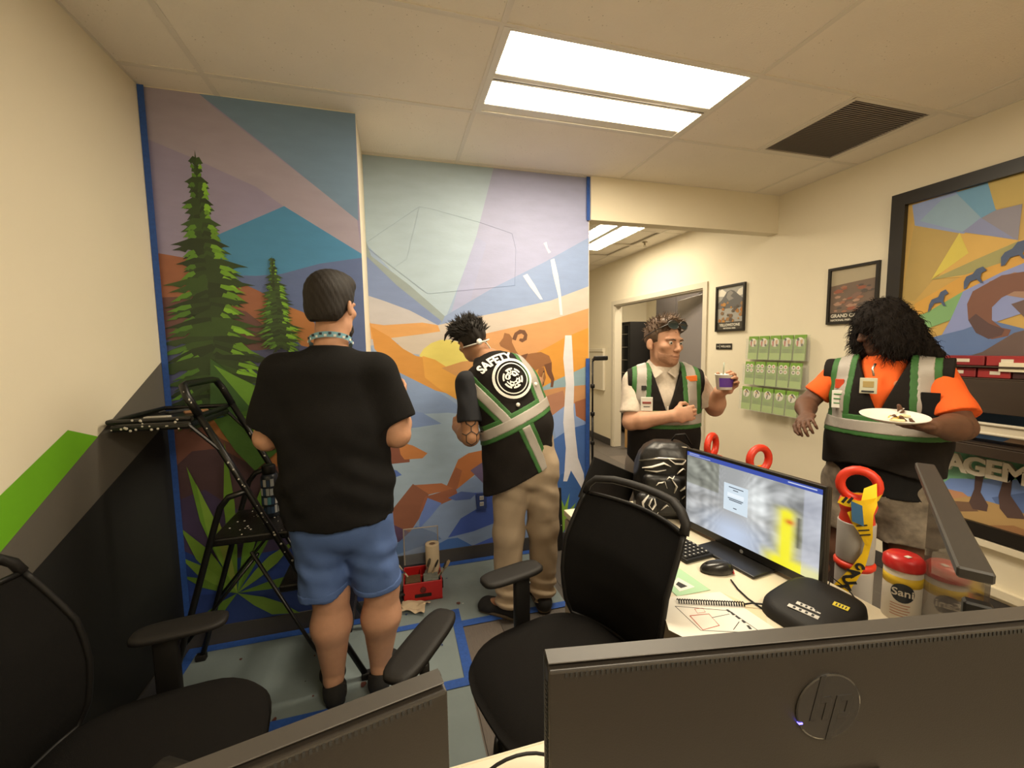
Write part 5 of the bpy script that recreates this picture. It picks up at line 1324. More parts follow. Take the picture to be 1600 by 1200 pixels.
# ================================================================ people: bodies and clothes grown as smooth blended volumes
V3 = lambda *a: np.array(a, float)
def unit(v): v = np.asarray(v, float); return v/np.linalg.norm(v)
class Vol:
    """smooth union of tapered elliptic limbs and ellipsoids"""
    def __init__(self, k=.02): self.P = []; self.k = k; self.mods = []
    def limb(self, a, b, ra, rb, side=None, k=None, cut=False, cuta=False):
        a, b = np.asarray(a, float), np.asarray(b, float)
        L = np.linalg.norm(b-a); ax = (b-a)/L
        if np.isscalar(ra): ra = (ra, ra)
        if np.isscalar(rb): rb = (rb, rb)
        s = np.array([1,0,0.]) if side is None else np.asarray(side, float)
        s = s-ax*(s@ax)
        if np.linalg.norm(s) < 1e-3: s = np.array([0,1,0.])-ax*ax[1]
        s = unit(s); n = np.cross(ax, s)
        mr = max(*ra, *rb)
        self.P.append(('l', (a, ax, L, ra, rb, s, n, cut, cuta), self.k if k is None else k, (a+b)/2, L/2+mr)); return self
    def ell(self, c, r, M=None, k=None):
        c = np.asarray(c, float)
        if np.isscalar(r): r = (r, r, r)
        self.P.append(('e', (c, np.asarray(r, float), None if M is None else np.asarray(M, float)), self.k if k is None else k, c, max(r))); return self
    def sub(self, c, r, M=None, k=.01):
        c = np.asarray(c, float)
        if np.isscalar(r): r = (r, r, r)
        self.P.append(('s', (c, np.asarray(r, float), None if M is None else np.asarray(M, float)), k, c, max(r))); return self
    def ev(self, p, idx=None):
        d = np.full(len(p), 1e3)
        for i in (range(len(self.P)) if idx is None else idx):
            ty, q, k, _, _ = self.P[i]
            if ty == 'l':
                a, ax, L, ra, rb, s, n, cut, cuta = q
                ap = p-a; h = ap@ax; t = np.clip(h/L, 0, 1)
                w = h-t*L; u = ap@s; v = ap@n
                W = ra[0]+(rb[0]-ra[0])*t; D = ra[1]+(rb[1]-ra[1])*t; m = np.minimum(W, D)
                e = (np.sqrt((u/W)**2+(v/D)**2+(w/m)**2)-1)*m
                if cut: e = np.maximum(e, h-L)
                if cuta: e = np.maximum(e, -h)
            else:
                c, r, M = q
                o = p-c
                if M is not None: o = o@M
                k0 = np.sqrt(((o/r)**2).sum(1)); k1 = np.sqrt(((o/r**2)**2).sum(1))+1e-9
                e = k0*(k0-1)/k1
            if ty == 's':
                g = np.maximum(k-np.abs(d+e), 0)/k
                d = np.maximum(d, -e)+g*g*k*.25
            elif k > 0:
                g = np.maximum(k-np.abs(d-e), 0)/k
                d = np.minimum(d, e)-g*g*k*.25
            else: d = np.minimum(d, e)
        return d
    def bounds(self):
        c = np.array([q[3] for q in self.P if q[0] != 's']); r = np.array([q[4] for q in self.P if q[0] != 's'])[:, None]
        return (c-r).min(0), (c+r).max(0)

def grow(vol, h, mod=None, pad=.03, B=16, box=None, thin=False, pre=None, cache=None):
    """surface nets over the blocks the surface passes through; returns verts, quads"""
    lo, hi = vol.bounds()
    lo = lo-pad; hi = hi+pad
    if box is not None: lo = np.maximum(lo, box[0]); hi = np.minimum(hi, box[1])
    nb = np.ceil((hi-lo)/(h*B)).astype(int)
    cen = np.array([q[3] for q in vol.P]); rad = np.array([q[4] for q in vol.P])
    gx_, gy_, gz_ = np.meshgrid(np.arange(B+1), np.arange(B+1), np.arange(B+1), indexing='ij')
    base = np.stack([gx_, gy_, gz_], -1).reshape(-1, 3)*h
    NX, NY, NZ = nb*B+2
    half = h*B*.866
    ids = []; pos = []; quads = []
    for bx in range(nb[0]):
        for by in range(nb[1]):
            for bz in range(nb[2]):
                o = lo+np.array([bx, by, bz])*h*B
                c = o+h*B/2
                key = (bx, by, bz)
                if cache is not None and key in cache:
                    d = cache[key]
                    if d is None: continue
                    p = base+o
                else:
                    if cache is not None: cache[key] = None
                    near = np.where(np.linalg.norm(cen-c, axis=1) < rad+half+.06)[0]
                    if len(near) == 0: continue
                    dc = vol.ev(c[None], near)[0]
                    if mod is None and abs(dc) > half*1.6+.02 and abs(dc) < 900: continue
                    if mod is not None and dc > half*1.7+.05: continue
                    if thin and dc < -(half*1.7+.05): continue
                    p = base+o
                    d = vol.ev(p, near)
                    if pre is not None: d = pre(p, d)
                    if cache is not None and np.abs(d).min() < .03: cache[key] = d
                if mod is not None: d = mod(p, d)
                F_ = d.reshape(B+1, B+1, B+1); S_ = F_ < 0
                if S_.all() or not S_.any(): continue
                # cell vertices
                cnt = np.zeros((B, B, B)); acc = np.zeros((B, B, B, 3))
                for ax_ in range(3):
                    A = F_.take(range(0, B), ax_); C_ = F_.take(range(1, B+1), ax_)
                    cr = (A < 0) != (C_ < 0)
                    tt = np.where(cr, A/np.where(cr, A-C_, 1), 0)
                    o2 = [a for a in range(3) if a != ax_]
                    for e1 in (0, 1):
                        for e2 in (0, 1):
                            sl = [slice(None)]*3
                            sl[o2[0]] = slice(e1, e1+B); sl[o2[1]] = slice(e2, e2+B)
                            cc_ = cr[tuple(sl)]; t2 = tt[tuple(sl)]
                            cnt += cc_
                            acc[..., ax_] += np.where(cc_, t2, 0); acc[..., o2[0]] += cc_*e1; acc[..., o2[1]] += cc_*e2
                    # quads round the crossing edges this block owns
                    sl = [slice(0, B)]*3
                    own = cr[tuple(sl)]
                    I = np.argwhere(own)
                    if len(I):
                        flip = (A[tuple(sl)][own] < 0)
                        G = I+np.array([bx, by, bz])*B
                        def cid(off): 
                            g = G+off; return (g[:, 0]*NY+g[:, 1])*NZ+g[:, 2]
                        z0 = np.zeros(3, int); u_ = z0.copy(); v_ = z0.copy()
                        u_[(ax_+1) % 3] = -1; v_[(ax_+2) % 3] = -1
                        Q = np.stack([cid(z0), cid(u_), cid(u_+v_), cid(v_)], 1)
                        Q[~flip] = Q[~flip][:, ::-1]
                        quads.append(Q)
                has = cnt > 0
                J = np.argwhere(has)
                G = J+np.array([bx, by, bz])*B
                ids.append((G[:, 0]*NY+G[:, 1])*NZ+G[:, 2])
                pos.append(o+(J+acc[has]/cnt[has][:, None])*h)
    ids = np.concatenate(ids); pos = np.concatenate(pos); Q = np.concatenate(quads)
    ids, ui = np.unique(ids, return_index=True); pos = pos[ui]
    k = np.searchsorted(ids, Q); k = np.minimum(k, len(ids)-1)
    ok = (ids[k] == Q).all(1)
    return pos, k[ok]

def smooth_mesh(v, q, n=1, lam=.5):
    e = np.concatenate([q[:, [0,1]], q[:, [1,2]], q[:, [2,3]], q[:, [3,0]]])
    for _ in range(n):
        acc = np.zeros_like(v); c = np.zeros(len(v))
        np.add.at(acc, e[:, 0], v[e[:, 1]]); np.add.at(acc, e[:, 1], v[e[:, 0]])
        np.add.at(c, e[:, 0], 1); np.add.at(c, e[:, 1], 1)
        v = v*(1-lam)+lam*acc/np.maximum(c, 1)[:, None]
    return v
def np_mesh(name, v, q, m, parent, base, mats_idx=None):
    me = bpy.data.meshes.new(name)
    v = np.asarray(v)-base
    me.vertices.add(len(v)); me.vertices.foreach_set('co', v.astype(np.float32).ravel())
    me.loops.add(len(q)*4); me.loops.foreach_set('vertex_index', q.astype(np.int32).ravel())
    me.polygons.add(len(q)); me.polygons.foreach_set('loop_start', np.arange(0, len(q)*4, 4, dtype=np.int32))
    try: me.polygons.foreach_set('loop_total', np.full(len(q), 4, np.int32))
    except Exception: pass
    me.update(calc_edges=True); me.validate()
    for mm_ in (m if isinstance(m, (list, tuple)) else [m]): me.materials.append(mm_)
    if mats_idx is not None: me.polygons.foreach_set('material_index', mats_idx.astype(np.int32))
    me.polygons.foreach_set('use_smooth', [True]*len(me.polygons))
    return link(name, me, parent)
def folds(p, amp, f=1.0, seed=0.0):
    x, y, z = p[:, 0]*f, p[:, 1]*f, p[:, 2]*f
    return amp*(.5*np.sin(21*z+13*x+5*np.sin(9*y+seed)+seed)+.3*np.sin(37*z-17*y+4*np.sin(15*x)+2*seed)+.25*np.sin(31*x+29*y+11*z+seed))
# ---- head, hands
def frame_of(f, up=(0,0,1)):
    f = unit(f); r = unit(np.cross(f, up)); u = np.cross(r, f)
    return np.stack([r, f, u], 1)          # columns: person's right, forward, up
def head_prims(vol, c, R, s=1.0, nose=1.0, jaw=1.0, beard=0.0):
    w_ = lambda x, y, z: c+R@(np.array([x, y, z])*s)
    vol.ell(w_(0,-.014,.030), np.array([.0745,.094,.088])*s, R, k=.02)
    vol.ell(w_(0,.026,-.035), np.array([.0585,.066,.078])*s, R, k=.03)
    vol.ell(w_(0,.030,-.078), np.array([.050*jaw,.055,.035])*s, R, k=.03)
    vol.ell(w_(0,.073,-.098), np.array([.024,.018,.016])*s, R, k=.02)
    for sg in (-1, 1):
        vol.ell(w_(sg*.043,.060,-.022), np.array([.022,.022,.018])*s, R, k=.02)
        vol.limb(w_(sg*.012,.087,.017), w_(sg*.047,.074,.018), .0095*s, .008*s, k=.012)
        vol.sub(w_(sg*.031,.099,-.001), np.array([.017,.014,.011])*s, R, k=.012)
        vol.ell(w_(sg*.031,.077,-.001), .0125*s, k=.004)
        Re = R@np.array([[math.cos(.35*sg),-math.sin(.35*sg),0],[math.sin(.35*sg),math.cos(.35*sg),0],[0,0,1]])
        vol.ell(w_(sg*.081,-.012,-.012), np.array([.008,.018,.028])*s, Re, k=.006)
        vol.ell(w_(sg*.080,-.004,-.030), np.array([.008,.010,.013])*s, Re, k=.006)
    vol.limb(w_(0,.086,.010), w_(0,.108*1,-.032), .0085*s, .0125*s*nose, k=.012)
    for sg in (-1, 1): vol.ell(w_(sg*.0115,.098,-.037), .0078*s*nose, k=.006)
    vol.ell(w_(0,.089,-.064), np.array([.023,.010,.0055])*s, R, k=.006)
    vol.ell(w_(0,.087,-.0745), np.array([.020,.010,.0065])*s, R, k=.006)
def hand_prims(vol, wrist, d, n, side, curl=.4, s=1.0, thumb=(.6,.5), spread=.0, curls=None):
    """d: along the hand, n: palm normal (fingers curl toward it), side: toward the thumb"""
    d = unit(d); n = unit(n-d*(n@d)); side = unit(np.cross(d, n))*(1 if np.cross(d, n)@side > 0 else -1)
    wrist = np.asarray(wrist, float)
    pc = wrist+d*.045*s
    vol.limb(wrist-d*.01*s, wrist+d*.03*s, (.028*s,.019*s), (.036*s,.016*s), side=side, k=.015)
    vol.limb(wrist+d*.03*s, wrist+d*.082*s, (.037*s,.0155*s), (.040*s,.012*s), side=side, k=.015)
    L = [.078,.086,.080,.064]; rr = [.0092,.0095,.009,.008]
    for i in range(4):
        x = (.0295-.0197*i)*s
        p = wrist+d*(.084-.004*abs(i-1.2))*s+side*x
        dd = unit(d+side*(1.5-i)*spread*.08); a = 0
        cu = curl if curls is None else curls[i]
        for j, fr_ in enumerate((.46,.30,.24)):
            a += cu*(.9 if j == 0 else 1.1)
            q = p+(dd*math.cos(a)+n*math.sin(a))*L[i]*fr_*s
            vol.limb(p, q, rr[i]*s*(1-.08*j), rr[i]*s*(.93-.1*j), k=.004)
            p = q
    tb_ = wrist+d*.022*s+side*.026*s+n*.006*s
    t1_ = tb_+unit(side*.75+d*.65+n*thumb[0]*.5)*.042*s
    t2_ = t1_+unit(d*.85+side*(.25-thumb[1]*.4)+n*thumb[0])*.033*s
    t3_ = t2_+unit(d*.75-side*thumb[1]*.6+n*thumb[0])*.026*s
    vol.limb(wrist+d*.015*s+side*.01*s, tb_, .017*s, .0155*s, k=.012)
    vol.limb(tb_, t1_, .0145*s, .0115*s, k=.008); vol.limb(t1_, t2_, .0108*s, .0098*s, k=.004); vol.limb(t2_, t3_, .0096*s, .0075*s, k=.004)
def arm(vol, sh, el, wr, r=(.052,.042,.042,.028), k=.02):
    sh, el, wr = map(lambda q: np.asarray(q, float), (sh, el, wr))
    vol.limb(sh, el, r[0], r[1], k=k)
    m = el+(wr-el)*.3
    vol.limb(el, m, r[1]*.98, r[2]*1.06, k=k); vol.limb(m, wr, r[2]*1.06, r[3], k=k)
def leg(vol, hip, kn, an, toe, r=(.095,.06,.066,.04), f=(0,1,0)):
    hip, kn, an, toe = map(lambda q: np.asarray(q, float), (hip, kn, an, toe)); f = np.asarray(f, float)
    vol.limb(hip, kn, r[0], r[1], k=.03)
    m = kn+(an-kn)*.32-f*.018
    vol.limb(kn, m, r[1]*.96, r[2], k=.03); vol.limb(m, an, r[2], r[3], k=.03)
    vol.limb(an-f*.02, toe, .036, .028, k=.02); vol.ell(an-f*.03-V3(0,0,an[2]-.035), .034, k=.02)
def shoe(name, an, toe, heel_back, m, ms, parent, base, w=.047, top=.075):
    an, toe = np.asarray(an, float), np.asarray(toe, float)
    f = unit(V3(toe[0]-an[0], toe[1]-an[1], 0)); a0 = V3(an[0], an[1], 0)-f*heel_back; L = np.linalg.norm(V3(toe[0],toe[1],0)-a0)+.03
    s = V3(f[1], -f[0], 0)
    v = Vol(.03)
    v.limb(a0+f*.035+V3(0,0,.05), a0+f*(L-.06)+V3(0,0,.035), (w*.82,.045), (w,.032), side=s)
    v.limb(a0+f*(L-.09)+V3(0,0,.034), a0+f*(L-.045)+V3(0,0,.03), (w*1.02,.03), (w*.9,.026), side=s)
    v.limb(a0+f*.05+V3(0,0,.05), a0+f*.06+V3(0,0,top), .044, .046, k=.03, cut=True)
    vs, qs = grow(v, .006, lambda p, d: np.maximum(d, .012-p[:, 2]))
    up_ = np_mesh(name, vs, qs, m, parent, base)
    so = Vol(.02)
    so.limb(a0+f*.035+V3(0,0,.016), a0+f*(L-.05)+V3(0,0,.016), (w*.86,.03), (w*1.05,.03), side=s)
    vs, qs = grow(so, .006, lambda p, d: np.maximum(np.maximum(d, p[:, 2]-.024), .004-p[:, 2]))
    np_mesh('sole', vs, qs, ms, up_, base)
def skinm(name, rgb): return mat(name, rgb, .6, spec=.3, var=.10, vscale=45, bump=.12, bscale=260, sss=.08)
def fuzz(seedpts, nrm, L, r, m, name, parent, base, rngseed, droop=.0, curl=0.0, sub=3, jitter=.5):
    """short tufts as tapered strips, one mesh"""
    rs = np.random.RandomState(rngseed); b = MB()
    for p, n in zip(seedpts, nrm):
        d = unit(n+rs.normal(0, jitter, 3)*.5); l = L*rs.uniform(.6, 1.3)
        s = unit(np.cross(d, rs.normal(0,1,3))); pts = []
        ph = rs.uniform(0, 6.3)
        for j in range(sub+1):
            t = j/sub
            q = p+d*l*t+V3(0,0,-droop*l*t*t)+s*curl*math.sin(ph+t*9)*l*t+np.cross(s,d)*curl*math.cos(ph+t*9)*l*t
            pts.append(Vector(q-base))
        b.tube(pts, [r*(1-.85*j/sub) for j in range(sub+1)], 4, cap=False)
    return b.build(name, m, parent, True)
def surf_samples(v, q, n, seed, cond=None):
    rs = np.random.RandomState(seed)
    c = v[q].mean(1); nn = np.cross(v[q[:, 1]]-v[q[:, 0]], v[q[:, 2]]-v[q[:, 0]]); nn /= np.linalg.norm(nn, axis=1)[:, None]+1e-12
    idx = np.arange(len(q)) if cond is None else np.where(cond(c, nn))[0]
    idx = rs.choice(idx, min(n, len(idx)), replace=False)
    return c[idx], nn[idx]
def onto(vol, pts, dirn, n=30):
    """march points along dirn until they meet the volume"""
    p = np.array(pts, float); d = unit(dirn)
    for _ in range(n):
        s = vol.ev(p); p = p+d*np.clip(s, -.02, .02)[:, None]*.8
    return p
def place_text(txt, size, vol, origin, xdir, ydir, into, m, parent, base, name='lettering', lift=.004, bold=0.0, curve=0.0):
    me = text_mesh(txt, size, 0.0, 'CENTER', bold)
    bm = bmesh.new(); bm.from_mesh(me); bmesh.ops.triangulate(bm, faces=bm.faces)
    bmesh.ops.subdivide_edges(bm, edges=[e for e in bm.edges if e.calc_length() > size*.15], cuts=1); bm.to_mesh(me); bm.free()
    xdir, ydir, into = unit(xdir), unit(ydir), unit(into)
    co = np.array([v.co[:] for v in me.vertices])
    if curve:
        a = co[:, 0]/curve; rad = curve+co[:, 1]
        co = np.stack([rad*np.sin(a), rad*np.cos(a)-curve, co[:, 2]], 1)
    w = np.asarray(origin)+co[:, :1]*xdir+co[:, 1:2]*ydir-into*.12
    w = onto(vol, w, into)-into*lift
    for v_, c_ in zip(me.vertices, w-base): v_.co = c_
    me.materials.clear(); me.materials.append(m); me.update()
    return link(name, me, parent)
def ring_patch(vol, origin, xdir, ydir, into, r0, r1, m, parent, base, name, lift=.004, a0=0, a1=2*PI, n=40):
    xdir, ydir, into = unit(xdir), unit(ydir), unit(into)
    pts = []
    for i in range(n+1):
        a = a0+(a1-a0)*i/n
        for r in (r0, r1): pts.append(np.asarray(origin)+xdir*r*math.cos(a)+ydir*r*math.sin(a)-into*.12)
    w = onto(vol, pts, into)-into*lift-base
    fs = [(2*i, 2*i+1, 2*i+3, 2*i+2) for i in range(n)]
    nrm = np.cross(w[1]-w[0], w[2]-w[0])
    if nrm@into > 0: fs = [f[::-1] for f in fs]
    return MB().add([tuple(p) for p in w], fs).build(name, m, parent)

BLKF = mat('black_cotton', (.0085,.008,.008), .95, spec=.2, bump=.25, bscale=300, var=.15, vscale=30)
VESTB = mat('black_vest_mesh', (.013,.0105,.009), .9, spec=.2, bump=.3, bscale=420)
VGRN = mat('vest_green', (.032,.125,.026), .7, bump=.15, bscale=300)
VSIL = mat('vest_silver', (.34,.31,.275), .45, bump=.15, bscale=200)
SHOEB = mat('black_suede', (.010,.009,.0085), .85); SOLE = mat('tan_rubber_sole', (.11,.08,.05), .7); SOLEB = mat('black_sole', (.01,.01,.01), .6)
HAIRB = mat('dark_brown_hair', (.011,.0075,.0055), .75, var=.4, vscale=60, stretch=(1,1,.3), bump=.5, bscale=150)
SKIN = skinm('skin_fair', (.50,.27,.17))
SKIN2 = skinm('skin_tan', (.36,.185,.10))
SKIN3 = skinm('skin_deep', (.115,.055,.033))

# ---------------------------------------------------------------- man in black t-shirt and blue shorts
B1 = V3(-.23,1.85,0)
H1 = {}
per1 = None
def man1():
    R = frame_of((.42,.9,-.12)); hc = V3(-.238,1.85,1.715)
    v = Vol(.025)
    v.limb((-.235,1.80,.93), (-.245,1.81,1.15), (.185,.135), (.19,.14)); v.limb((-.245,1.81,1.15), (-.25,1.82,1.40), (.19,.13), (.20,.12))
    v.limb((-.425,1.82,1.44), (-.07,1.81,1.44), .065, .065); v.limb((-.25,1.82,1.46), (-.243,1.845,1.62), (.072,.07), (.062,.062), k=.03)
    head_prims(v, hc, R, 1.06)
    arm(v, (-.425,1.82,1.43), (-.50,1.84,1.19), (-.36,2.06,1.24), (.062,.05,.05,.032))
    arm(v, (-.07,1.81,1.43), (-.002,1.80,1.175), (.02,2.02,1.29), (.062,.053,.05,.032))
    hand_prims(v, (.022,2.03,1.297), V3(.2,.85,.45), V3(-.9,.1,.2), V3(0,0,1), .45)
    hand_prims(v, (-.355,2.065,1.24), V3(.6,.7,.2), V3(.3,-.2,.8), V3(0,0,1), .6)
    leg(v, (-.325,1.81,.88), (-.297,1.825,.51), (-.312,1.865,.10), (-.345,2.03,.035), (.088,.070,.078,.042))
    leg(v, (-.135,1.80,.88), (-.092,1.825,.50), (-.118,1.875,.10), (-.085,2.04,.035), (.088,.070,.08,.042))
    vs, qs = grow(v, .0055)
    o = np_mesh('person', vs, qs, SKIN, None, B1); o.location = B1
    tag(o, 'man seen from behind in black t-shirt and blue shorts with a blue lanyard', 'person')
    # hair and beard
    hv = Vol(.02); W = lambda x, y, z: hc+R@(V3(x,y,z)*1.06)
    hv.ell(W(0,-.018,.034), V3(.083,.103,.097)*1.06, R); hv.ell(W(0,-.05,-.03), V3(.070,.055,.06)*1.06, R, k=.03)
    hv.ell(W(0,.03,.09), V3(.07,.075,.045)*1.06, R, k=.03)
    def hm(p, d):
        l = (p-hc)@R
        d = d+.0012*np.sin(210*l[:, 0]+60*l[:, 2])*np.sin(170*l[:, 1]+90*l[:, 2])
        front = np.minimum(l[:, 1]-.062+np.clip(-l[:, 2]+.05, 0, 1)*.9, .2)        # hairline
        low = -.075-l[:, 2]+np.clip(l[:, 1]+.02, 0, 1)*1.2
        return np.maximum(np.maximum(d, front), low)
    vs, qs = grow(hv, .004, hm)
    np_mesh('hair', vs, qs, HAIRB, o, B1)
    bv = Vol(.02); bv.ell(W(0,.045,-.085), V3(.056,.062,.05)*1.06, R)
    def bm_(p, d):
        l = (p-hc)@R; return np.maximum(np.maximum(d+.002*np.sin(300*l[:, 0])*np.sin(280*l[:, 2]), l[:, 2]+.045), .0-l[:, 1])
    vs, qs = grow(bv, .004, bm_); np_mesh('beard', vs, qs, HAIRB, o, B1)
    # t-shirt
    t = Vol(.035)
    t.limb((-.24,1.80,.80), (-.243,1.805,1.00), (.218,.165), (.212,.16), cuta=True); t.limb((-.245,1.805,1.0), (-.25,1.815,1.22), (.212,.16), (.215,.15))
    t.limb((-.25,1.815,1.22), (-.25,1.82,1.42), (.215,.15), (.20,.125))
    t.limb((-.43,1.82,1.45), (-.075,1.81,1.445), (.075,.07), (.075,.07)); t.limb((-.25,1.82,1.47), (-.247,1.83,1.545), (.12,.09), (.075,.075), k=.03, cut=True)
    t.limb((-.425,1.82,1.435), (-.495,1.84,1.235), .082, .084, cut=True, k=.04); t.limb((-.07,1.81,1.43), (-.008,1.80,1.235), .082, .088, cut=True, k=.04)
    def tm(p, d):
        d = d+folds(p, .006, 1, .7)*np.clip((1.5-p[:, 2])*3, .3, 1)
        # sweeping folds from the armpits
        d = d+.004*np.sin(60*(p[:, 2]+.6*np.abs(p[:, 0]+.245)))*np.clip(1-np.abs(p[:, 2]-1.0)/.25, 0, 1)
        hem = .848+.004*np.sin(30*p[:, 0])
        return np.maximum(d, hem-p[:, 2])
    vs, qs = grow(t, .0065, tm)
    H1['tee'] = t
    np_mesh('t_shirt', smooth_mesh(vs, qs), qs, BLKF, o, B1)
    # shorts
    s = Vol(.03)
    s.limb((-.235,1.805,.95), (-.235,1.80,.84), (.175,.125), (.188,.142))
    s.limb((-.330,1.81,.84), (-.322,1.82,.535), (.098,.115), (.098,.105), cut=True, k=.035); s.limb((-.138,1.80,.84), (-.108,1.815,.525), (.098,.115), (.098,.105), cut=True, k=.035)
    SH = mat('blue_cotton_shorts', (.075,.135,.33), .85, bump=.2, bscale=350, var=.06, vscale=20)
    def sm_(p, d):
        return d+folds(p, .007, 1.1, 2.1)*np.clip((.9-p[:, 2])*4, .2, 1)+.004*np.sin(70*p[:, 2]+25*p[:, 0])*np.clip(1-np.abs(p[:, 2]-.66)/.12, 0, 1)
    vs, qs = grow(s, .006, sm_)
    sh = np_mesh('shorts', smooth_mesh(vs, qs), qs, SH, o, B1)
    c = Vol(.0)
    for a, b in (((-.324,1.8195,.566), (-.322,1.82,.535)), ((-.1105,1.8135,.556), (-.108,1.815,.525))): c.limb(a, b, (.101,.108), (.101,.108), cut=True, cuta=True)
    vs, qs = grow(c, .006, lambda p, d: d+folds(p, .006, 1.1, 2.1)*.8); np_mesh('shorts_cuff', vs, qs, SH, sh, B1)
    # lanyard
    lp = []
    for i in range(25):
        a = 2*PI*i/24
        lp.append((-.247+.079*math.cos(a), 1.838+.079*math.sin(a), 1.568+.028*math.sin(a)*-1-.002*math.cos(a)))
    LY = mat('blue_pattern_lanyard', (.16,.36,.46), .6)
    la = MB()
    la.grid(lambda u, v: (lambda a: Vector((-.247+(.082)*math.cos(a), 1.838+.080*math.sin(a), 1.556-.03*math.sin(a)+.022*v))-Vector(B1))(u*2*PI), 40, 2, True)
    lo_ = la.build('lanyard', LY, o, True)
    for k in range(16):
        a = -PI+PI*k/15
        MB().cbox(Vector((-.247+.0835*math.cos(a), 1.838+.0815*math.sin(a), 1.567-.03*math.sin(a)+.004*(-1)**k))-Vector(B1), (.010,.003,.009), Matrix.Rotation(a+PI/2+.3*(-1)**k,3,'Z')).build('lanyard_print', mat('lanyard_%d'%(k%2), ((.01,.015,.03),(.7,.72,.7))[k%2], .6), lo_)
    shoe('shoe', (-.312,1.865,.1), (-.345,2.03,.035), .075, SHOEB, SOLEB, o, B1); shoe('shoe', (-.118,1.875,.1), (-.085,2.04,.035), .075, SHOEB, SOLEB, o, B1)
    return o
per1 = man1()

# ---------------------------------------------------------------- painter in the safety vest, leaning toward the wall
B2 = V3(.68,2.22,0)
def stripes(vest, base, parent, org, X, Yf, Z, defs, box=None, h=.005):
    """bands cut out of the vest volume; defs: (name, material, lift, fn(x,y,z))"""
    cache = {}
    for nm, m, lift, fn in defs:
        def md(p, d):
            l = p-org; x, y, z = l@X, l@Yf, l@Z
            return np.maximum(np.maximum(d-lift, -(d+.006)), fn(x, y, z))
        try: vs, qs = grow(vest, h, md, box=box, thin=True, pre=VF, cache=cache)
        except ValueError: continue
        np_mesh(nm, vs, qs, m, parent, base)
VF = lambda p, d: d
def man2():
    global VF
    X = unit(V3(.91,.03,.41)); Z = unit(V3(-.41,.13,.90)); Z = unit(Z-X*(Z@X)); Y = np.cross(Z, X)
    hd = frame_of((-.28,.93,-.22), (-.28,0,1)); hc = V3(.445,2.455,1.575)
    pel, wai, che, nek = V3(.70,2.235,.90), V3(.665,2.26,1.08), V3(.60,2.31,1.28), V3(.525,2.385,1.46)
    v = Vol(.025)
    v.limb(pel, wai, (.155,.115), (.145,.105), side=X); v.limb(wai, che, (.145,.105), (.17,.11), side=X); v.limb(che, nek, (.17,.10), (.08,.07), side=X)
    shl, shr = V3(.385,2.29,1.345), V3(.700,2.33,1.40)
    v.limb(shl+V3(.04,0,0), shr, .055, .055)
    v.limb(nek, hc+hd@V3(0,-.02,-.05), (.056,.058), (.054,.056), k=.02)
    head_prims(v, hc, hd, 1.0)
    arm(v, shl, (.383,2.235,1.045), (.345,2.48,1.06), (.052,.048,.045,.029))
    hand_prims(v, (.343,2.49,1.06), V3(0,1,.1), V3(1,0,0), V3(0,0,1), .6)
    arm(v, shr, (.835,2.49,1.275), (.95,2.69,1.30), (.052,.042,.042,.028))
    hand_prims(v, (.955,2.70,1.30), V3(.25,.95,.05), V3(-.6,.2,-.6), V3(-.3,0,1), .55)
    leg(v, (.61,2.245,.86), (.585,2.225,.48), (.575,2.185,.09), (.455,2.29,.03), (.08,.05,.05,.036), (-.5,.8,0))
    leg(v, (.79,2.225,.87), (.80,2.215,.48), (.785,2.215,.09), (.80,2.37,.03), (.08,.05,.05,.036))
    vs, qs = grow(v, .0055)
    o = np_mesh('person', vs, qs, SKIN2, None, B2); o.location = B2
    tag(o, 'person painting at the wall, seen from behind in a black safety vest and khakis', 'person')
    # spiky hair
    hv = Vol(.02); W = lambda x, y, z: hc+hd@V3(x,y,z)
    hv.ell(W(0,-.016,.04), V3(.083,.10,.095), hd); hv.ell(W(-.03,.02,.085), V3(.06,.075,.05), hd, k=.03)
    def hm(p, d):
        l = (p-hc)@hd
        d = d+.003*np.sin(140*l[:, 0]+30*l[:, 2])*np.sin(100*l[:, 1])
        return np.maximum(np.maximum(d, l[:, 1]-.075), -.045-l[:, 2]+np.clip(l[:, 1], 0, 1)*1.0)
    vs, qs = grow(hv, .0045, hm); ho = np_mesh('hair', vs, qs, HAIRB, o, B2)
    sp, sn = surf_samples(vs, qs, 420, 3, lambda c, n: ((c-hc)@hd)[:, 2] > .03)
    sn = sn+np.array([-.25,.25,.5])
    fuzz(sp, sn, .036, .0042, HAIRB, 'hair_tufts', ho, B2, 5, jitter=.5)
    # long lock falling to the left
    lk = [W(-.05,.05,.10), W(-.085,.06,.10), W(-.115,.065,.085), W(-.135,.07,.055)]
    MB().tube([Vector(q-B2) for q in lk], [.022,.02,.014,.004], 8, flat=.6).build('hair_lock', HAIRB, ho, True)
    # mask strap round the head with its knot and ends
    ST = mat('white_strap', (.62,.6,.55), .7)
    pts = []
    for i in range(40):
        a = 2*PI*i/40
        pts.append(Vector(W(.0845*math.cos(a), -.014+.103*math.sin(a), -.022+.012*math.sin(a))-B2))
    sto = MB().tube(pts, .0042, 6, closed=True).build('mask_strap', ST, o, True)
    MB().lathe([(.0,-.004),(.018,-.003),(.018,.003),(.0,.004)], 14, Vector(W(-.02,-.112,-.028)-B2), (Matrix(hd.tolist()) @ Matrix.Rotation(PI/2,3,'X'))).build('strap_toggle', ST, sto, True)
    MB().tube([Vector(W(*q)-B2) for q in ((.0,-.115,-.03),(.02,-.112,-.045),(.035,-.105,-.075),(.04,-.10,-.095))], .0035, 6).build('strap_end', ST, sto, True)
    # undershirt sleeves
    t = Vol(.03)
    t.limb(wai, che, (.16,.12), (.18,.115), side=X); t.limb(che, nek+V3(0,0,-.02), (.17,.105), (.09,.08), side=X)
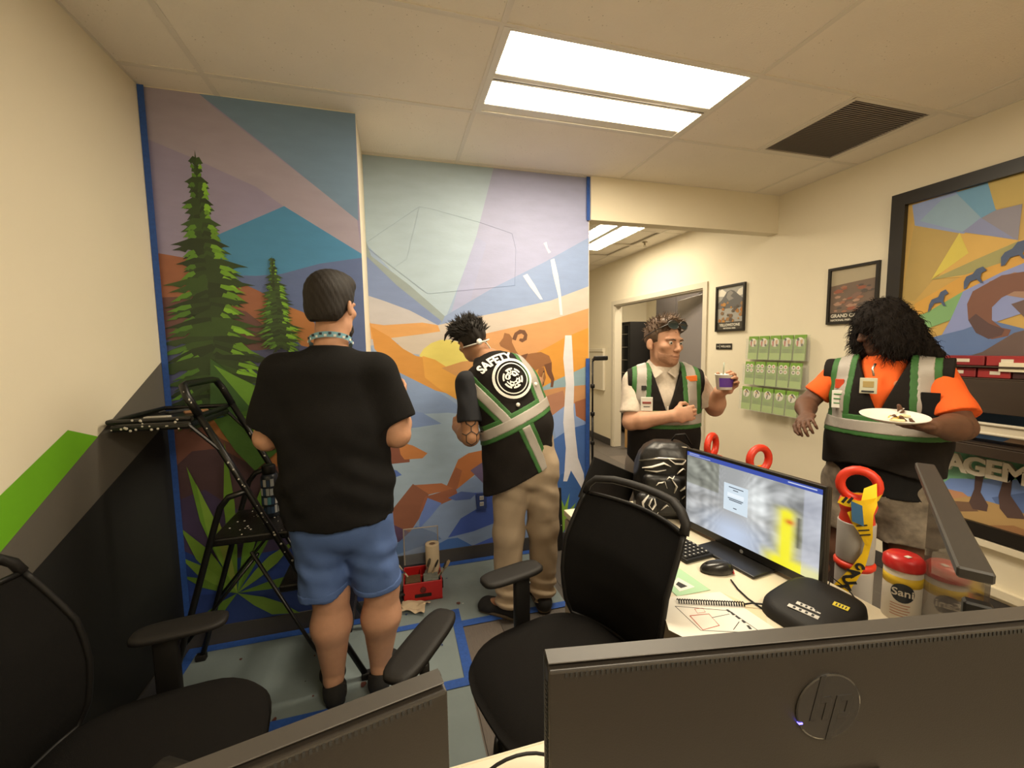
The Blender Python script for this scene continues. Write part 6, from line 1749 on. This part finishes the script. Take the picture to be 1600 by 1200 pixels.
    t.limb(shl, V3(.384,2.245,1.13), .068, .066, cut=True); t.limb(shr, V3(.79,2.44,1.32), .062, .058, cut=True)
    vs, qs = grow(t, .006, lambda p, d: d+folds(p, .004, 1.2, 1))
    np_mesh('undershirt', vs, qs, mat('navy_black_cotton', (.012,.013,.017), .9, bump=.2, bscale=300), o, B2)
    # vest
    vt_ = Vol(.035)
    vt_.limb((.66,2.23,.66), (.66,2.255,1.06), (.212,.165), (.205,.155), side=(1,0,0)); vt_.limb(wai, che, (.21,.155), (.21,.14), side=X); vt_.limb(che, che+Z*.10, (.205,.14), (.185,.12), side=X)
    vt_.limb(shl+X*.07, shr-X*.045, .062, .062, k=.05); vt_.limb(che+Z*.1, nek, (.15,.11), (.085,.085), side=X, k=.04, cut=True)
    org = che.copy()
    def vm(p, d):
        l = p-org; x, y, z = l@X, l@Y, l@Z
        d = d+folds(p, .0045, 1, .3)
        d = np.maximum(d, .0-(p-(pel-Z*.075))@Z)
        # arm holes
        return np.maximum(d, np.abs(x)-np.where(z > -.14, .215, .5)+.02*np.clip(z, 0, .2)*4)
    VF = vm
    vs, qs = grow(vt_, .006, vm)
    vo = np_mesh('safety_vest', vs, qs, VESTB, o, B2)
    back = lambda y: y+.02
    def vband(x0, x1, z0, z1, slope, w_):
        return lambda x, y, z: np.maximum.reduce([np.abs(x-(x0+(z-z0)*slope))-w_, z0-z, z-z1, y])
    hb = lambda zc, w_: (lambda x, y, z: np.abs(z-zc)-w_)
    ZB = -.16
    D = []
    for x0, sl in ((-.085,-.30),(.145,.12)):
        D += [('green_stripe', VGRN, .0025, vband(x0, 0, ZB, .25, sl, .048)), ('reflective_stripe', VSIL, .0045, vband(x0, 0, ZB, .25, sl, .026))]
    D += [('green_stripe', VGRN, .0035, hb(ZB, .050)), ('reflective_stripe', VSIL, .0055, hb(ZB, .027))]
    D += [('green_stripe', VGRN, .0025, vband(-.02, 0, -.65, ZB-.04, .0, .048)), ('reflective_stripe', VSIL, .0045, vband(-.02, 0, -.65, ZB-.045, .0, .026))]
    stripes(vt_, B2, vo, org, X, Y, Z, D)
    # print on the back: round emblem and lettering
    PR = mat('white_print_vest', (.78,.76,.70), .6)
    ec = org+X*.045+Z*.055
    for r0, r1 in ((.098,.113),(.081,.087)): ring_patch(vt_, ec, X, Z, Y, r0, r1, PR, vo, B2, 'emblem_ring', lift=.011)
    for a0, a1, r0, r1 in ((.3,2.7,.020,.026),(3.4,5.9,.020,.026),(0,1.2,.034,.041),(1.6,2.8,.034,.041),(3.2,4.4,.034,.041),(4.8,6.0,.034,.041),(.2,.9,.048,.057),(1.1,1.9,.048,.058),(2.2,3.0,.048,.057),(3.3,4.1,.048,.058),(4.3,5.1,.048,.057),(5.4,6.1,.048,.058)):
        ring_patch(vt_, ec, X, Z, Y, r0, r1, PR, vo, B2, 'emblem_curl', lift=.011, a0=a0, a1=a1, n=14)
    for (cx_, cz_, r_) in ((.022,.018,.016),(-.022,.018,.016),(.020,-.026,.014),(-.020,-.026,.014),(0,.04,.012),(0,-.045,.012)):
        ring_patch(vt_, ec+X*cx_+Z*cz_, X, Z, Y, r_*.55, r_, PR, vo, B2, 'emblem_curl', lift=.0112, n=16)
    place_text('SAFETY', .064, vt_, org+X*.005+Z*.186, X, Z, Y, PR, vo, B2, 'lettering', lift=.010, bold=.0025, curve=.26)
    for px_, pz_ in ((-.0,-.085),(.155,-.035)):
        pp_ = onto(vt_, [org+X*px_+Z*pz_-Y*.12], Y)[0]-Y*.008
        MB().lathe([(.011,-.003),(.011,.003),(.006,.005)], 16, Vector(pp_-B2), Matrix(np.stack([X,Z,-Y],1).tolist())).build('pin_badge', PR, vo, True)
    # tattoo on the left forearm: dark hexagon lines
    TA = mat('tattoo_ink', (.03,.022,.02), .6)
    c0 = V3(.383,2.20,1.06)
    def ink(pts):
        w_ = onto(v, [c0+V3(a,-.12,b) for a, b in pts], V3(0,1,0))-V3(0,.0005,0)
        MB().tube([Vector(q-B2) for q in w_], .0058, 5, flat=.5).build('tattoo_line', TA, o)
    ink([(.032*math.sin(a), -.012+.038*math.cos(a)) for a in [i*PI/3 for i in range(7)]])
    ink([(0,.026),(0,.05),(-.02,.065)]); ink([(0,.05),(.022,.063)]); ink([(-.03,.006),(-.045,.012)]); ink([(.03,.006),(.045,.016)]); ink([(.02,.06),(.03,.085)]); ink([(-.02,.062),(-.03,.085)])
    # khakis
    kh = Vol(.03)
    kh.limb(pel+V3(0,0,.10), pel+V3(0,0,-.06), (.165,.125), (.185,.14))
    kh.limb((.62,2.245,.84), (.588,2.225,.48), .108, .086, k=.03); kh.limb((.588,2.225,.48), (.577,2.19,.07), .086, .076, k=.03, cut=True)
    kh.limb((.785,2.225,.85), (.80,2.215,.48), .108, .086, k=.03); kh.limb((.80,2.215,.48), (.787,2.215,.07), .086, .074, k=.03, cut=True)
    def km(p, d):
        low = np.clip((.26-p[:, 2])*7, 0, 1)
        return d+folds(p, .005, 1, 1.3)+low*.009*np.sin(95*p[:, 2]+18*p[:, 0]+14*p[:, 1])+.005*np.sin(60*p[:, 2]+30*p[:, 0])*np.clip(1-np.abs(p[:, 2]-.75)/.15, 0, 1)
    vs, qs = grow(kh, .006, km)
    np_mesh('khaki_trousers', smooth_mesh(vs, qs), qs, mat('khaki_twill', (.41,.315,.215), .85, bump=.2, bscale=400, var=.06, vscale=20), o, B2)
    shoe('shoe', (.575,2.185,.1), (.44,2.305,.03), .09, SHOEB, SOLE, o, B2, w=.05, top=.065); shoe('shoe', (.785,2.205,.1), (.80,2.38,.03), .075, SHOEB, SOLE, o, B2, top=.065)
    # brush in the raised hand
    br = thing('paint_brush', 'thin paint brush held against the mural by the painter', 'brush', (0,0,0))
    MB().tube([(.935,2.68,1.245),(.995,2.76,1.305),(1.035,2.84,1.345)], [.003,.0045,.004], 8).build('brush_handle', mat('brush_wood', (.4,.25,.1), .5), br, True)
    MB().tube([(1.035,2.84,1.345),(1.05,2.868,1.36)], [.005,.002], 8).build('bristles', HAIRB, br, True)
    return o
per2 = man2()

# ---------------------------------------------------------------- man with the cup
B3 = V3(1.46,2.03,0)
def vest_front(o, base, vt_, org, X, Y, Z, vm, zlow, silver_w=.026, xs=(.115,-.115), slope=.10):
    """front and shoulder bands of a vest; X = person's right"""
    global VF
    VF = vm
    vs, qs = grow(vt_, .006, vm)
    vo = np_mesh('safety_vest', vs, qs, VESTB, o, base)
    D = []
    for x0 in xs:
        sg = 1 if x0 > 0 else -1
        def vb(w_, x0=x0, sg=sg): return lambda x, y, z: np.maximum.reduce([np.abs(x-(x0+sg*z*slope*-1))-w_, zlow-z])
        D += [('green_stripe', VGRN, .0025, vb(.050)), ('reflective_stripe', VSIL, .0045, vb(silver_w))]
    D += [('green_stripe', VGRN, .0035, lambda x, y, z: np.abs(z-zlow)-.050), ('reflective_stripe', VSIL, .0055, lambda x, y, z: np.abs(z-zlow)-.027)]
    stripes(vt_, base, vo, org, X, Y, Z, D)
    return vo
def man3():
    f = unit(V3(-.45,-.89,0)); X = V3(f[1], -f[0], 0); Y = f; Z = V3(0,0,1)
    hd = frame_of((.12,-.985,-.05), (.05,0,1)); hc = V3(1.425,1.985,1.548)
    pel, wai, che, nek = V3(1.46,2.03,.90), V3(1.455,2.02,1.06), V3(1.445,2.01,1.24), V3(1.435,2.005,1.40)
    shr, shl = V3(1.292,2.07,1.335), V3(1.582,1.925,1.335)
    v = Vol(.025)
    v.limb(pel, wai, (.155,.115), (.15,.115), side=X); v.limb(wai, che, (.15,.115), (.165,.11), side=X); v.limb(che, nek, (.165,.10), (.08,.07), side=X)
    v.limb(shr, shl, .053, .053)
    v.limb(nek, hc+hd@V3(0,-.015,-.06), (.06,.062), (.056,.058), k=.02)
    head_prims(v, hc, hd, 1.06, nose=1.0, jaw=.95)
    arm(v, shr, (1.235,2.0,1.115), (1.375,1.835,1.165), (.05,.043,.043,.030))
    hand_prims(v, (1.382,1.828,1.168), V3(.80,-.45,.18), V3(.35,.75,-.1), V3(0,0,1), .95, thumb=(.9,.9))
    arm(v, shl, (1.685,1.885,1.185), (1.635,1.80,1.285), (.05,.044,.044,.030))
    hand_prims(v, (1.640,1.787,1.292), V3(.15,-.55,.55), V3(-.85,-.25,.05), V3(-.3,-.3,.9), .62, thumb=(1.1,.3))
    leg(v, (1.55,1.99,.86), (1.56,1.97,.48), (1.57,1.98,.09), (1.54,1.84,.03), (.09,.06,.06,.038), f)
    leg(v, (1.37,2.08,.86), (1.355,2.06,.48), (1.35,2.07,.09), (1.30,1.94,.03), (.09,.06,.06,.038), f)
    vs, qs = grow(v, .0048)
    o = np_mesh('person', vs, qs, SKIN, None, B3); o.location = B3
    tag(o, 'man in safety vest and pale shirt with sunglasses on his head, holding a cup', 'person')
    W = lambda x, y, z: hc+hd@(V3(x,y,z)*1.06)
    # eyes
    EW_ = mat('eye_white', (.6,.56,.5), .3); IR = mat('eye_iris', (.04,.05,.05), .2)
    for sg in (-1, 1):
        p = W(sg*.031,.0795,-.001)
        e = MB().lathe([(.0,-.0122),(.006,-.0106),(.0106,-.006),(.0122,0),(.0106,.006),(.006,.0106),(.0,.0122)], 14, Vector(p-B3)).build('eye', EW_, o, True)
        q = W(sg*.031+.003,.0795+.0108,-.002)
        MB().lathe([(.0,-.004),(.0048,-.002),(.0048,.002),(.0,.004)], 12, Vector(q-B3), Matrix(hd.tolist()) @ Matrix.Rotation(PI/2,3,'X')).build('iris', IR, e, True)
        MB().tube([Vector(W(sg*a,b,c)-B3) for a, b, c in ((.015,.0975,.013),(.03,.096,.0175),(.047,.085,.013))], [.0028,.0034,.0018], 6).build('eyebrow', mat('brown_hair', (.06,.035,.02), .6), o, True)
    MB().tube([Vector(W(a,b,c)-B3) for a, b, c in ((-.024,.0885,-.0675),(-.008,.0985,-.0690),(.008,.0985,-.0690),(.024,.0885,-.0665))], [.0008,.0017,.0017,.0008], 6).build('mouth_line', mat('lip_shadow', (.16,.06,.045), .6), o, True)
    BH = mat('brown_hair2', (.085,.05,.028), .55, var=.4, vscale=70, bump=.5, bscale=160)
    hv = Vol(.02)
    hv.ell(W(0,-.018,.037), V3(.082,.101,.092)*1.06, hd); hv.ell(W(0,.028,.10), V3(.066,.062,.036)*1.06, hd, k=.03)
    def hm(p, d):
        l = (p-hc)@hd/1.06
        d = d+.003*np.sin(130*l[:, 0]+50*l[:, 2])*np.sin(110*l[:, 1])
        fr = l[:, 1]-.066+np.clip(.062-l[:, 2], 0, 1)*2.2
        fr = np.where(np.abs(l[:, 0]) > .06, np.minimum(fr, np.maximum(l[:, 1]-.028, -.02-l[:, 2])), fr)
        return np.maximum(np.maximum(d, fr*.7), (-.07-l[:, 2]+np.clip(l[:, 1]+.03, 0, 1))*.8)
    vs, qs = grow(hv, .004, hm); ho = np_mesh('hair', vs, qs, BH, o, B3)
    sp, sn = surf_samples(vs, qs, 260, 7, lambda c, n: ((c-hc)@hd)[:, 2] > .05)
    fuzz(sp, sn+np.array([.2,-.3,.4]), .022, .0035, BH, 'hair_tufts', ho, B3, 9, jitter=.6)
    # short beard: a thin shell hugging jaw and lip
    ST_ = mat('stubble', (.36,.185,.11), .8, var=.3, vscale=200)
    def bd(p, d):
        l = (p-hc)@hd/1.06
        reg = np.minimum(np.maximum(l[:, 2]+.056+1.6*np.clip(.05-l[:, 1], 0, 1)*-.35, .015-l[:, 1]), 1)
        mouth = (np.sqrt((l[:, 0]/.026)**2+((l[:, 2]+.069)/.011)**2)-1)*.01
        return np.maximum(np.maximum(np.maximum(d-.0015, -(d+.004)), reg), -np.where(l[:, 1] > .05, mouth, 1))
    hv2 = Vol(.025); head_prims(hv2, hc, hd, 1.06, nose=1.0, jaw=.95)
    vs, qs = grow(hv2, .004, bd); np_mesh('beard', vs, qs, ST_, o, B3)
    # sunglasses pushed up on the hair
    GL = mat('sunglass_lens', (.02,.03,.03), .08); GF = mat('sunglass_frame', (.03,.025,.02), .3)
    sgl = thing('sunglasses', 'dark sunglasses pushed up on the hair of the man with the cup', 'sunglasses', tuple(B3))
    for sg in (-1, 1):
        ln = []
        for i in range(20):
            a = 2*PI*i/20; ln.append(Vector(W(sg*.033+.029*math.cos(a), .096-.012*abs(math.cos(a))*(1 if math.cos(a)*sg > 0 else 0)+.006*math.sin(a)*-1, .088+.021*math.sin(a))-B3))
        MB().poly(ln, .003).build('lens', GL, sgl); MB().tube(ln, .0026, 6, closed=True).build('rim', GF, sgl, True)
        MB().tube([Vector(W(sg*a,b,c)-B3) for a, b, c in ((.062,.088,.09),(.088,.04,.062),(.092,-.03,.03),(.09,-.06,.005))], .0028, 6).build('temple_arm', GF, sgl, True)
    MB().tube([Vector(W(a,.099,.092)-B3) for a in (-.008,0,.008)], .0028, 6).build('bridge', GF, sgl, True)
    # pale printed polo with short sleeves
    SHM = mat('pale_print_shirt', (.58,.50,.41), .85, var=.25, vscale=55, bump=.2, bscale=300)
    t = Vol(.03)
    t.limb(pel+V3(0,0,.02), wai, (.165,.13), (.165,.13), side=X); t.limb(wai, che, (.165,.13), (.175,.12), side=X); t.limb(che, nek+V3(0,0,-.01), (.17,.105), (.085,.08), side=X)
    t.limb(shr, shl, .054, .054)
    t.limb(shr, V3(1.25,2.02,1.16), .058, .064, cut=True, k=.03); t.limb(shl, V3(1.66,1.90,1.21), .056, .062, cut=True, k=.03)
    vs, qs = grow(t, .006, lambda p, d: d+folds(p, .004, 1.3, 2))
    so = np_mesh('polo_shirt', vs, qs, SHM, o, B3)
    # collar leaves and placket
    for sg in (-1, 1):
        c0 = nek+V3(0,0,.02)
        q = [c0-Y*.055+Z*.045+X*sg*.03, c0+X*sg*.074+Z*.035, c0+Y*.055+X*sg*.055+Z*.008, c0+Y*.098+X*sg*.012-Z*.03, c0+Y*.098+X*sg*.05-Z*.062, c0+X*sg*.098+Y*.03-Z*.028, c0+X*sg*.10-Y*.02-Z*.0]
        MB().add([Vector(a-B3) for a in q], [(0,1,6),(1,5,6),(1,2,5),(2,4,5),(2,3,4)]).add([Vector(a-B3-Vector(Y*.004)) for a in q] if False else [tuple(a-B3-Y*.003-Z*.002) for a in q], [(6,1,0),(6,5,1),(5,2,1),(5,4,2),(4,3,2)]).build('collar', SHM, so, True)
    # vest
    vt_ = Vol(.035)
    vt_.limb(pel+V3(0,0,-.03), wai, (.195,.155), (.19,.15), side=X); vt_.limb(wai, che, (.19,.15), (.195,.14), side=X); vt_.limb(che, che+Z*.09, (.195,.14), (.18,.12), side=X)
    vt_.limb(shr+X*.01, shl-X*.01, .069, .069, k=.04); vt_.limb(che+Z*.08, nek-Z*.0, (.16,.12), (.10,.09), side=X, k=.04, cut=True)
    org = che.copy()
    def vm(p, d):
        l = p-org; x, y, z = l@X, l@Y, l@Z
        d = d+folds(p, .004, 1, 1.7)
        vn = np.where(y > 0, (z+.07)*.33-np.abs(x), np.where(y > -.07, (z-.10)*.9-np.abs(x), -1))            # open V at the front
        d = np.maximum(d, vn*.85)
        d = np.maximum(d, -.40-z)
        return np.maximum(d, np.abs(x)-.198)
    vo = vest_front(o, B3, vt_, org, X, Y, Z, vm, -.105, xs=(.132,-.132), slope=.05)
    def onvest(x, z, lift=.008): return onto(vt_, [org+X*x+Z*z+Y*.25], -Y)[0]+Y*lift
    Mv = Matrix(np.stack([-X, Z, Y], 1).tolist())
    def card(x, z, w_, h_, m, nm, lift=.012, tilt=0):
        return MB().rbox(Vector(onvest(x,z,lift)-B3), (w_,h_,.004), .0015, 1, Mv @ Matrix.Rotation(tilt,3,'Z')).build(nm, m, vo)
    PRW = mat('badge_white', (.72,.7,.64), .5)
    card(.105,-.02,.062,.075,PRW,'id_badge'); card(.105,-.012,.045,.012,mat('print_brownred',(.25,.05,.04),.5),'badge_print',.0145)
    card(.105,-.034,.035,.006,INK,'badge_print',.0145); card(.118,.065,.026,.026,INK,'black_button',.012)
    card(-.125,.115,.055,.030,mat('orange_patch',(.75,.16,.01),.5),'orange_patch',.012,.1); card(-.135,.117,.022,.018,mat('yellow_patch',(.85,.6,.05),.5),'yellow_patch',.0146,.1)
    pts = [onvest(x,z,.008)-B3 for x, z in ((-.03,-.048),(-.055,-.056),(-.085,-.052),(-.10,-.042))]
    MB().tube([Vector(q) for q in pts], [.002,.0045,.0045,.002], 6, flat=.4).build('curved_logo', PRW, vo, True)
    pts = [onvest(.0,z,.012)-B3 for z in (-.03,-.05)]
    MB().tube([Vector(q) for q in pts], .006, 6, flat=.5).build('zip_pull', PRW, vo)
    # trousers, shoes
    kh = Vol(.03)
    kh.limb(pel+V3(0,0,.08), pel+V3(0,0,-.05), (.165,.125), (.18,.14), side=X)
    kh.limb((1.55,1.99,.85), (1.57,1.98,.06), .105, .075, cut=True); kh.limb((1.37,2.08,.85), (1.35,2.07,.06), .105, .075, cut=True)
    vs, qs = grow(kh, .009, lambda p, d: d+folds(p, .005, 1, 2))
    np_mesh('grey_trousers', vs, qs, mat('grey_twill', (.22,.19,.165), .85, bump=.2, bscale=300), o, B3)
    shoe('shoe', (1.57,1.98,.1), (1.54,1.84,.03), .075, SHOEB, SOLEB, o, B3); shoe('shoe', (1.35,2.07,.1), (1.30,1.94,.03), .075, SHOEB, SOLEB, o, B3)
    # paper cup with spoon in his left hand
    cp = thing('paper_cup', 'white and purple paper cup with a spoon, held by the man', 'cup', (1.605,1.735,1.305))
    PUR = mat('purple_print', (.10,.035,.28), .5)
    MB().lathe([(.034,0),(.036,.002),(.043,.072),(.045,.074),(.045,.078),(.041,.078),(.034,.01)], 32).build('cup_body', PRW, cp, True)
    MB().grid(lambda u, v: (lambda a, r: (r*math.cos(a), r*math.sin(a), .014+.046*v))(-2.9+2.2*u, .0375+.0048*v+.0006), 16, 2).build('purple_panel', PUR, cp, True)
    MB().tube([(.0,.01,.03),(.012,.02,.10),(.018,.024,.135)], [.004,.0045,.006], 8, flat=.4).build('spoon', mat('grey_green_spoon', (.25,.27,.2), .4), cp, True)
    return o
per3 = man3()

# ---------------------------------------------------------------- woman with the plate
B4 = V3(2.25,1.42,0)
def woman4():
    f = unit(V3(-.90,-.43,0)); X = V3(f[1], -f[0], 0); Y = f; Z = V3(0,0,1)
    hd = frame_of((-.86,.42,-.28)); hc = V3(2.215,1.425,1.605)
    pel, wai, che, nek = V3(2.26,1.425,.92), V3(2.255,1.42,1.08), V3(2.24,1.42,1.28), V3(2.235,1.425,1.44)
    shr, shl = V3(2.165,1.58,1.38), V3(2.315,1.265,1.385)
    v = Vol(.025)
    v.limb(pel, wai, (.18,.14), (.165,.125), side=X); v.limb(wai, che, (.165,.125), (.165,.12), side=X); v.limb(che, nek, (.16,.10), (.07,.065), side=X)
    v.limb(shr, shl, .05, .05); v.limb(nek, hc+hd@V3(0,-.015,-.06), (.052,.054), (.05,.052), k=.02)
    head_prims(v, hc, hd, .98)
    arm(v, shr, (2.05,1.655,1.215), (1.895,1.525,1.185), (.05,.043,.042,.027))
    hand_prims(v, (1.887,1.518,1.183), V3(-.75,-.55,-.12), V3(.25,-.3,-.8), V3(-.4,.6,.4), .5, .95, spread=1)
    arm(v, shl, (2.245,1.135,1.175), (1.985,1.088,1.205), (.056,.05,.05,.03))
    hand_prims(v, (1.97,1.088,1.207), V3(-.98,.1,.06), V3(-.1,.1,.95), V3(.1,.95,.2), .28, .98, thumb=(1.3,.2))
    leg(v, (2.30,1.335,.88), (2.29,1.31,.48), (2.30,1.32,.09), (2.17,1.26,.03), (.115,.075,.07,.04), f)
    leg(v, (2.22,1.515,.88), (2.19,1.53,.48), (2.20,1.54,.09), (2.07,1.48,.03), (.115,.075,.07,.04), f)
    vs, qs = grow(v, .0052)
    o = np_mesh('person', vs, qs, SKIN3, None, B4); o.location = B4
    tag(o, 'woman with long curly dark hair in orange shirt and safety vest, holding a plate', 'person')
    W = lambda x, y, z: hc+hd@V3(x,y,z)
    # curly hair: full volume plus ringlets
    CH = mat('curly_black_hair', (.009,.0062,.005), .85, spec=.2, var=.5, vscale=40, bump=.8, bscale=60)
    hv = Vol(.04)
    hv.ell(W(0,-.012,.045), (.086,.096,.086), hd); hv.ell(W(.0,.035,.035), (.078,.07,.075), hd)
    hv.ell(W(.06,.055,-.06), (.05,.06,.09), hd); hv.ell(W(-.075,.01,-.06), (.045,.08,.10), hd)
    hv.limb(W(-.04,-.06,-.02), W(-.05,-.09,-.15), .062, .045); hv.limb(W(.03,-.06,-.02), W(.02,-.09,-.15), .06, .045)
    hv.limb(W(-.06,-.06,-.10), hc+V3(.115,-.15,-.13), .045, .022)
    hv.limb(W(.075,.03,-.06), W(.09,.05,-.16), .05, .03)
    def hm(p, d):
        l = (p-hc)@hd
        d = d+.003*np.sin(95*l[:, 0]+30*l[:, 2])*np.sin(90*l[:, 1]+20*l[:, 2])+.002*np.sin(135*l[:, 2]+40*l[:, 1]+30*l[:, 0])
        facew = (np.sqrt((l[:, 0]/.032)**2+((l[:, 2]+.03)/.06)**2)-1)*.03
        return d+0*facew
    vs, qs = grow(hv, .006, hm)
    ho = np_mesh('hair', vs, qs, CH, o, B4)
    sp, sn = surf_samples(vs, qs, 1500, 11, lambda c, n: np.ones(len(c), bool))
    fuzz(sp, sn*.7+np.array([0,0,-.5]), .030, .0017, CH, 'ringlets', ho, B4, 13, droop=.5, curl=.16, sub=6, jitter=.5)
    # orange t-shirt
    OT = mat('orange_cotton', (.75,.105,.008), .85, bump=.2, bscale=320, var=.05, vscale=20)
    t = Vol(.03)
    t.limb(pel+V3(0,0,.0), wai, (.185,.15), (.175,.14), side=X); t.limb(wai, che, (.175,.14), (.18,.135), side=X); t.limb(che, nek+V3(0,0,-.01), (.165,.115), (.08,.075), side=X)
    t.limb(shr, shl, .052, .052); t.limb(shr, V3(2.09,1.635,1.265), .058, .064, cut=True, k=.03); t.limb(shl, V3(2.262,1.16,1.22), .062, .076, cut=True, k=.03)
    vs, qs = grow(t, .006, lambda p, d: d+folds(p, .004, 1.2, .4))
    np_mesh('orange_t_shirt', vs, qs, OT, o, B4)
    # vest
    vt_ = Vol(.035)
    vt_.limb(pel+V3(0,0,-.02), wai, (.235,.19), (.22,.175), side=X); vt_.limb(wai, che, (.22,.175), (.205,.155), side=X); vt_.limb(che, che+Z*.09, (.205,.155), (.185,.125), side=X)
    vt_.limb(shr+X*.025, shl-X*.045, .072, .074, k=.04); vt_.limb(che+Z*.08, nek-Z*.0, (.15,.115), (.10,.09), side=X, k=.04, cut=True)
    org = che.copy()
    def vm(p, d):
        l = p-org; x, y, z = l@X, l@Y, l@Z
        d = d+folds(p, .006, .9, 2.3)*np.clip(1-z*2, .4, 1.6)
        vn = np.where(y > 0, (z+.08)*.36-np.abs(x+.0), np.where(y > -.07, (z-.10)*.9-np.abs(x), -1))
        d = np.maximum(d, vn*.85)
        d = np.maximum(d, -.335+.02*np.sin(14*x+1)-z)
        return np.maximum(d, np.abs(x)-np.where(z > -.02, .228, .26))
    vo = vest_front(o, B4, vt_, org, X, Y, Z, vm, -.135, xs=(.150,-.150), slope=.05)
    def onvest(x, z, lift=.008): return onto(vt_, [org+X*x+Z*z+Y*.28], -Y)[0]+Y*lift
    Mv = Matrix(np.stack([-X, Z, Y], 1).tolist())
    def card(x, z, w_, h_, m, nm, lift=.012, tilt=0):
        return MB().rbox(Vector(onvest(x,z,lift)-B4), (w_,h_,.005), .0015, 1, Mv @ Matrix.Rotation(tilt,3,'Z')).build(nm, m, vo)
    PRW = MATS['badge_white']
    card(.035,.055,.062,.072,mat('badge_cream',(.55,.55,.42),.35),'id_badge',.02); card(.035,.062,.04,.03,mat('badge_photo',(.4,.3,.12),.4),'badge_photo',.0235); card(.035,.030,.045,.008,INK,'badge_print',.0235)
    MB().tube([Vector(onvest(.02,.10,.02)-B4), Vector(onvest(.028,.13,.02)-B4), Vector(onvest(.02,.155,.02)-B4)], .005, 6).build('badge_clip', HM, vo, True)
    card(.150,.055,.035,.045,mat('red_clip',(.55,.06,.02),.4),'red_clip',.014); card(.150,-.02,.05,.085,PRW,'name_card',.012)
    for k in range(3): card(.150,.005-k*.022,.034,.006,mat('print_green',(.05,.2,.06),.5),'badge_print',.0155)
    card(-.165,-.03,.06,.13,BLKF,'radio_pouch',.022); card(-.16,-.10,.05,.05,BLKF,'pouch_flap',.026)
    pts = [onvest(x,z,.01)-B4 for x, z in ((-.02,-.085),(-.045,-.095),(-.075,-.093),(-.095,-.085))]
    MB().tube([Vector(q) for q in pts], [.002,.005,.005,.002], 6, flat=.4).build('curved_logo', PRW, vo, True)
    q = onto(t, [org+X*-.06+Z*.065+Y*.25], -Y)[0]+Y*.006
    MB().lathe([(.016,-.001),(.016,.001),(.012,.0014)], 18, Vector(q-B4), Matrix(np.stack([-X,Z,Y],1).tolist())).build('shirt_badge', mat('pale_orange',(.75,.3,.15),.5), o)
    # dark overshirt hem, camo shorts, dark leggings
    s2 = Vol(.03)
    s2.limb(pel+V3(0,0,.05), pel+V3(0,0,-.10), (.20,.165), (.215,.175), side=X, cut=True)
    vs, qs = grow(s2, .008, lambda p, d: d+folds(p, .008, .9, 1)); np_mesh('dark_shirt_hem', vs, qs, BLKF, o, B4)
    CAM = mat('camo_fabric', (.17,.14,.105), .85, var=.95, vscale=26, bump=.3, bscale=200)
    s = Vol(.03)
    s.limb(pel+V3(0,0,.0), pel+V3(0,0,-.10), (.195,.16), (.20,.165), side=X)
    s.limb((2.30,1.335,.84), (2.293,1.315,.60), .128, .122, cut=True); s.limb((2.22,1.515,.84), (2.20,1.525,.60), .128, .122, cut=True)
    vs, qs = grow(s, .007, lambda p, d: d+folds(p, .008, 1.1, 2)); np_mesh('camo_shorts', vs, qs, CAM, o, B4)
    lg = Vol(.03)
    lg.limb((2.295,1.32,.66), (2.30,1.32,.10), .092, .055, cut=True); lg.limb((2.205,1.525,.66), (2.20,1.54,.10), .092, .055, cut=True)
    vs, qs = grow(lg, .009); np_mesh('leggings', vs, qs, mat('brown_leggings', (.035,.02,.015), .8), o, B4)
    shoe('shoe', (2.30,1.32,.1), (2.17,1.26,.03), .075, SHOEB, SOLEB, o, B4); shoe('shoe', (2.20,1.54,.1), (2.07,1.48,.03), .075, SHOEB, SOLEB, o, B4)
    # plate with food
    pl_ = thing('paper_plate', 'white paper plate with food scraps held by the woman', 'plate', (1.835,1.125,1.243))
    pl_.rotation_euler = (math.radians(5), math.radians(-4), 0)
    MB().lathe([(.0,-.004),(.068,-.004),(.077,.0),(.101,.011),(.104,.011),(.102,.008),(.079,-.003),(.069,-.007),(.0,-.007)][::-1], 40).build('plate_body', PRW, pl_, True)
    FD = [mat('food_cream',(.7,.6,.35),.6), mat('food_yellow',(.7,.5,.12),.6), mat('food_brown',(.2,.1,.04),.6)]
    rg_ = random.Random(5)
    for k in range(9):
        a = rg_.uniform(0,6.28); r_ = rg_.uniform(.0,.06)
        MB().rbox((r_*math.cos(a), r_*math.sin(a), .003), (rg_.uniform(.02,.05), rg_.uniform(.008,.02), .008), .003, 2, Matrix.Rotation(rg_.uniform(0,3),3,'Z')).build('food', FD[k%3], pl_, True)
    MB().tube([(-.08,-.03,.012),(.0,.0,.008),(.10,.03,.018)], .0035, 6, flat=.4).build('fork', PRW, pl_, True)
    return o
per4 = woman4()
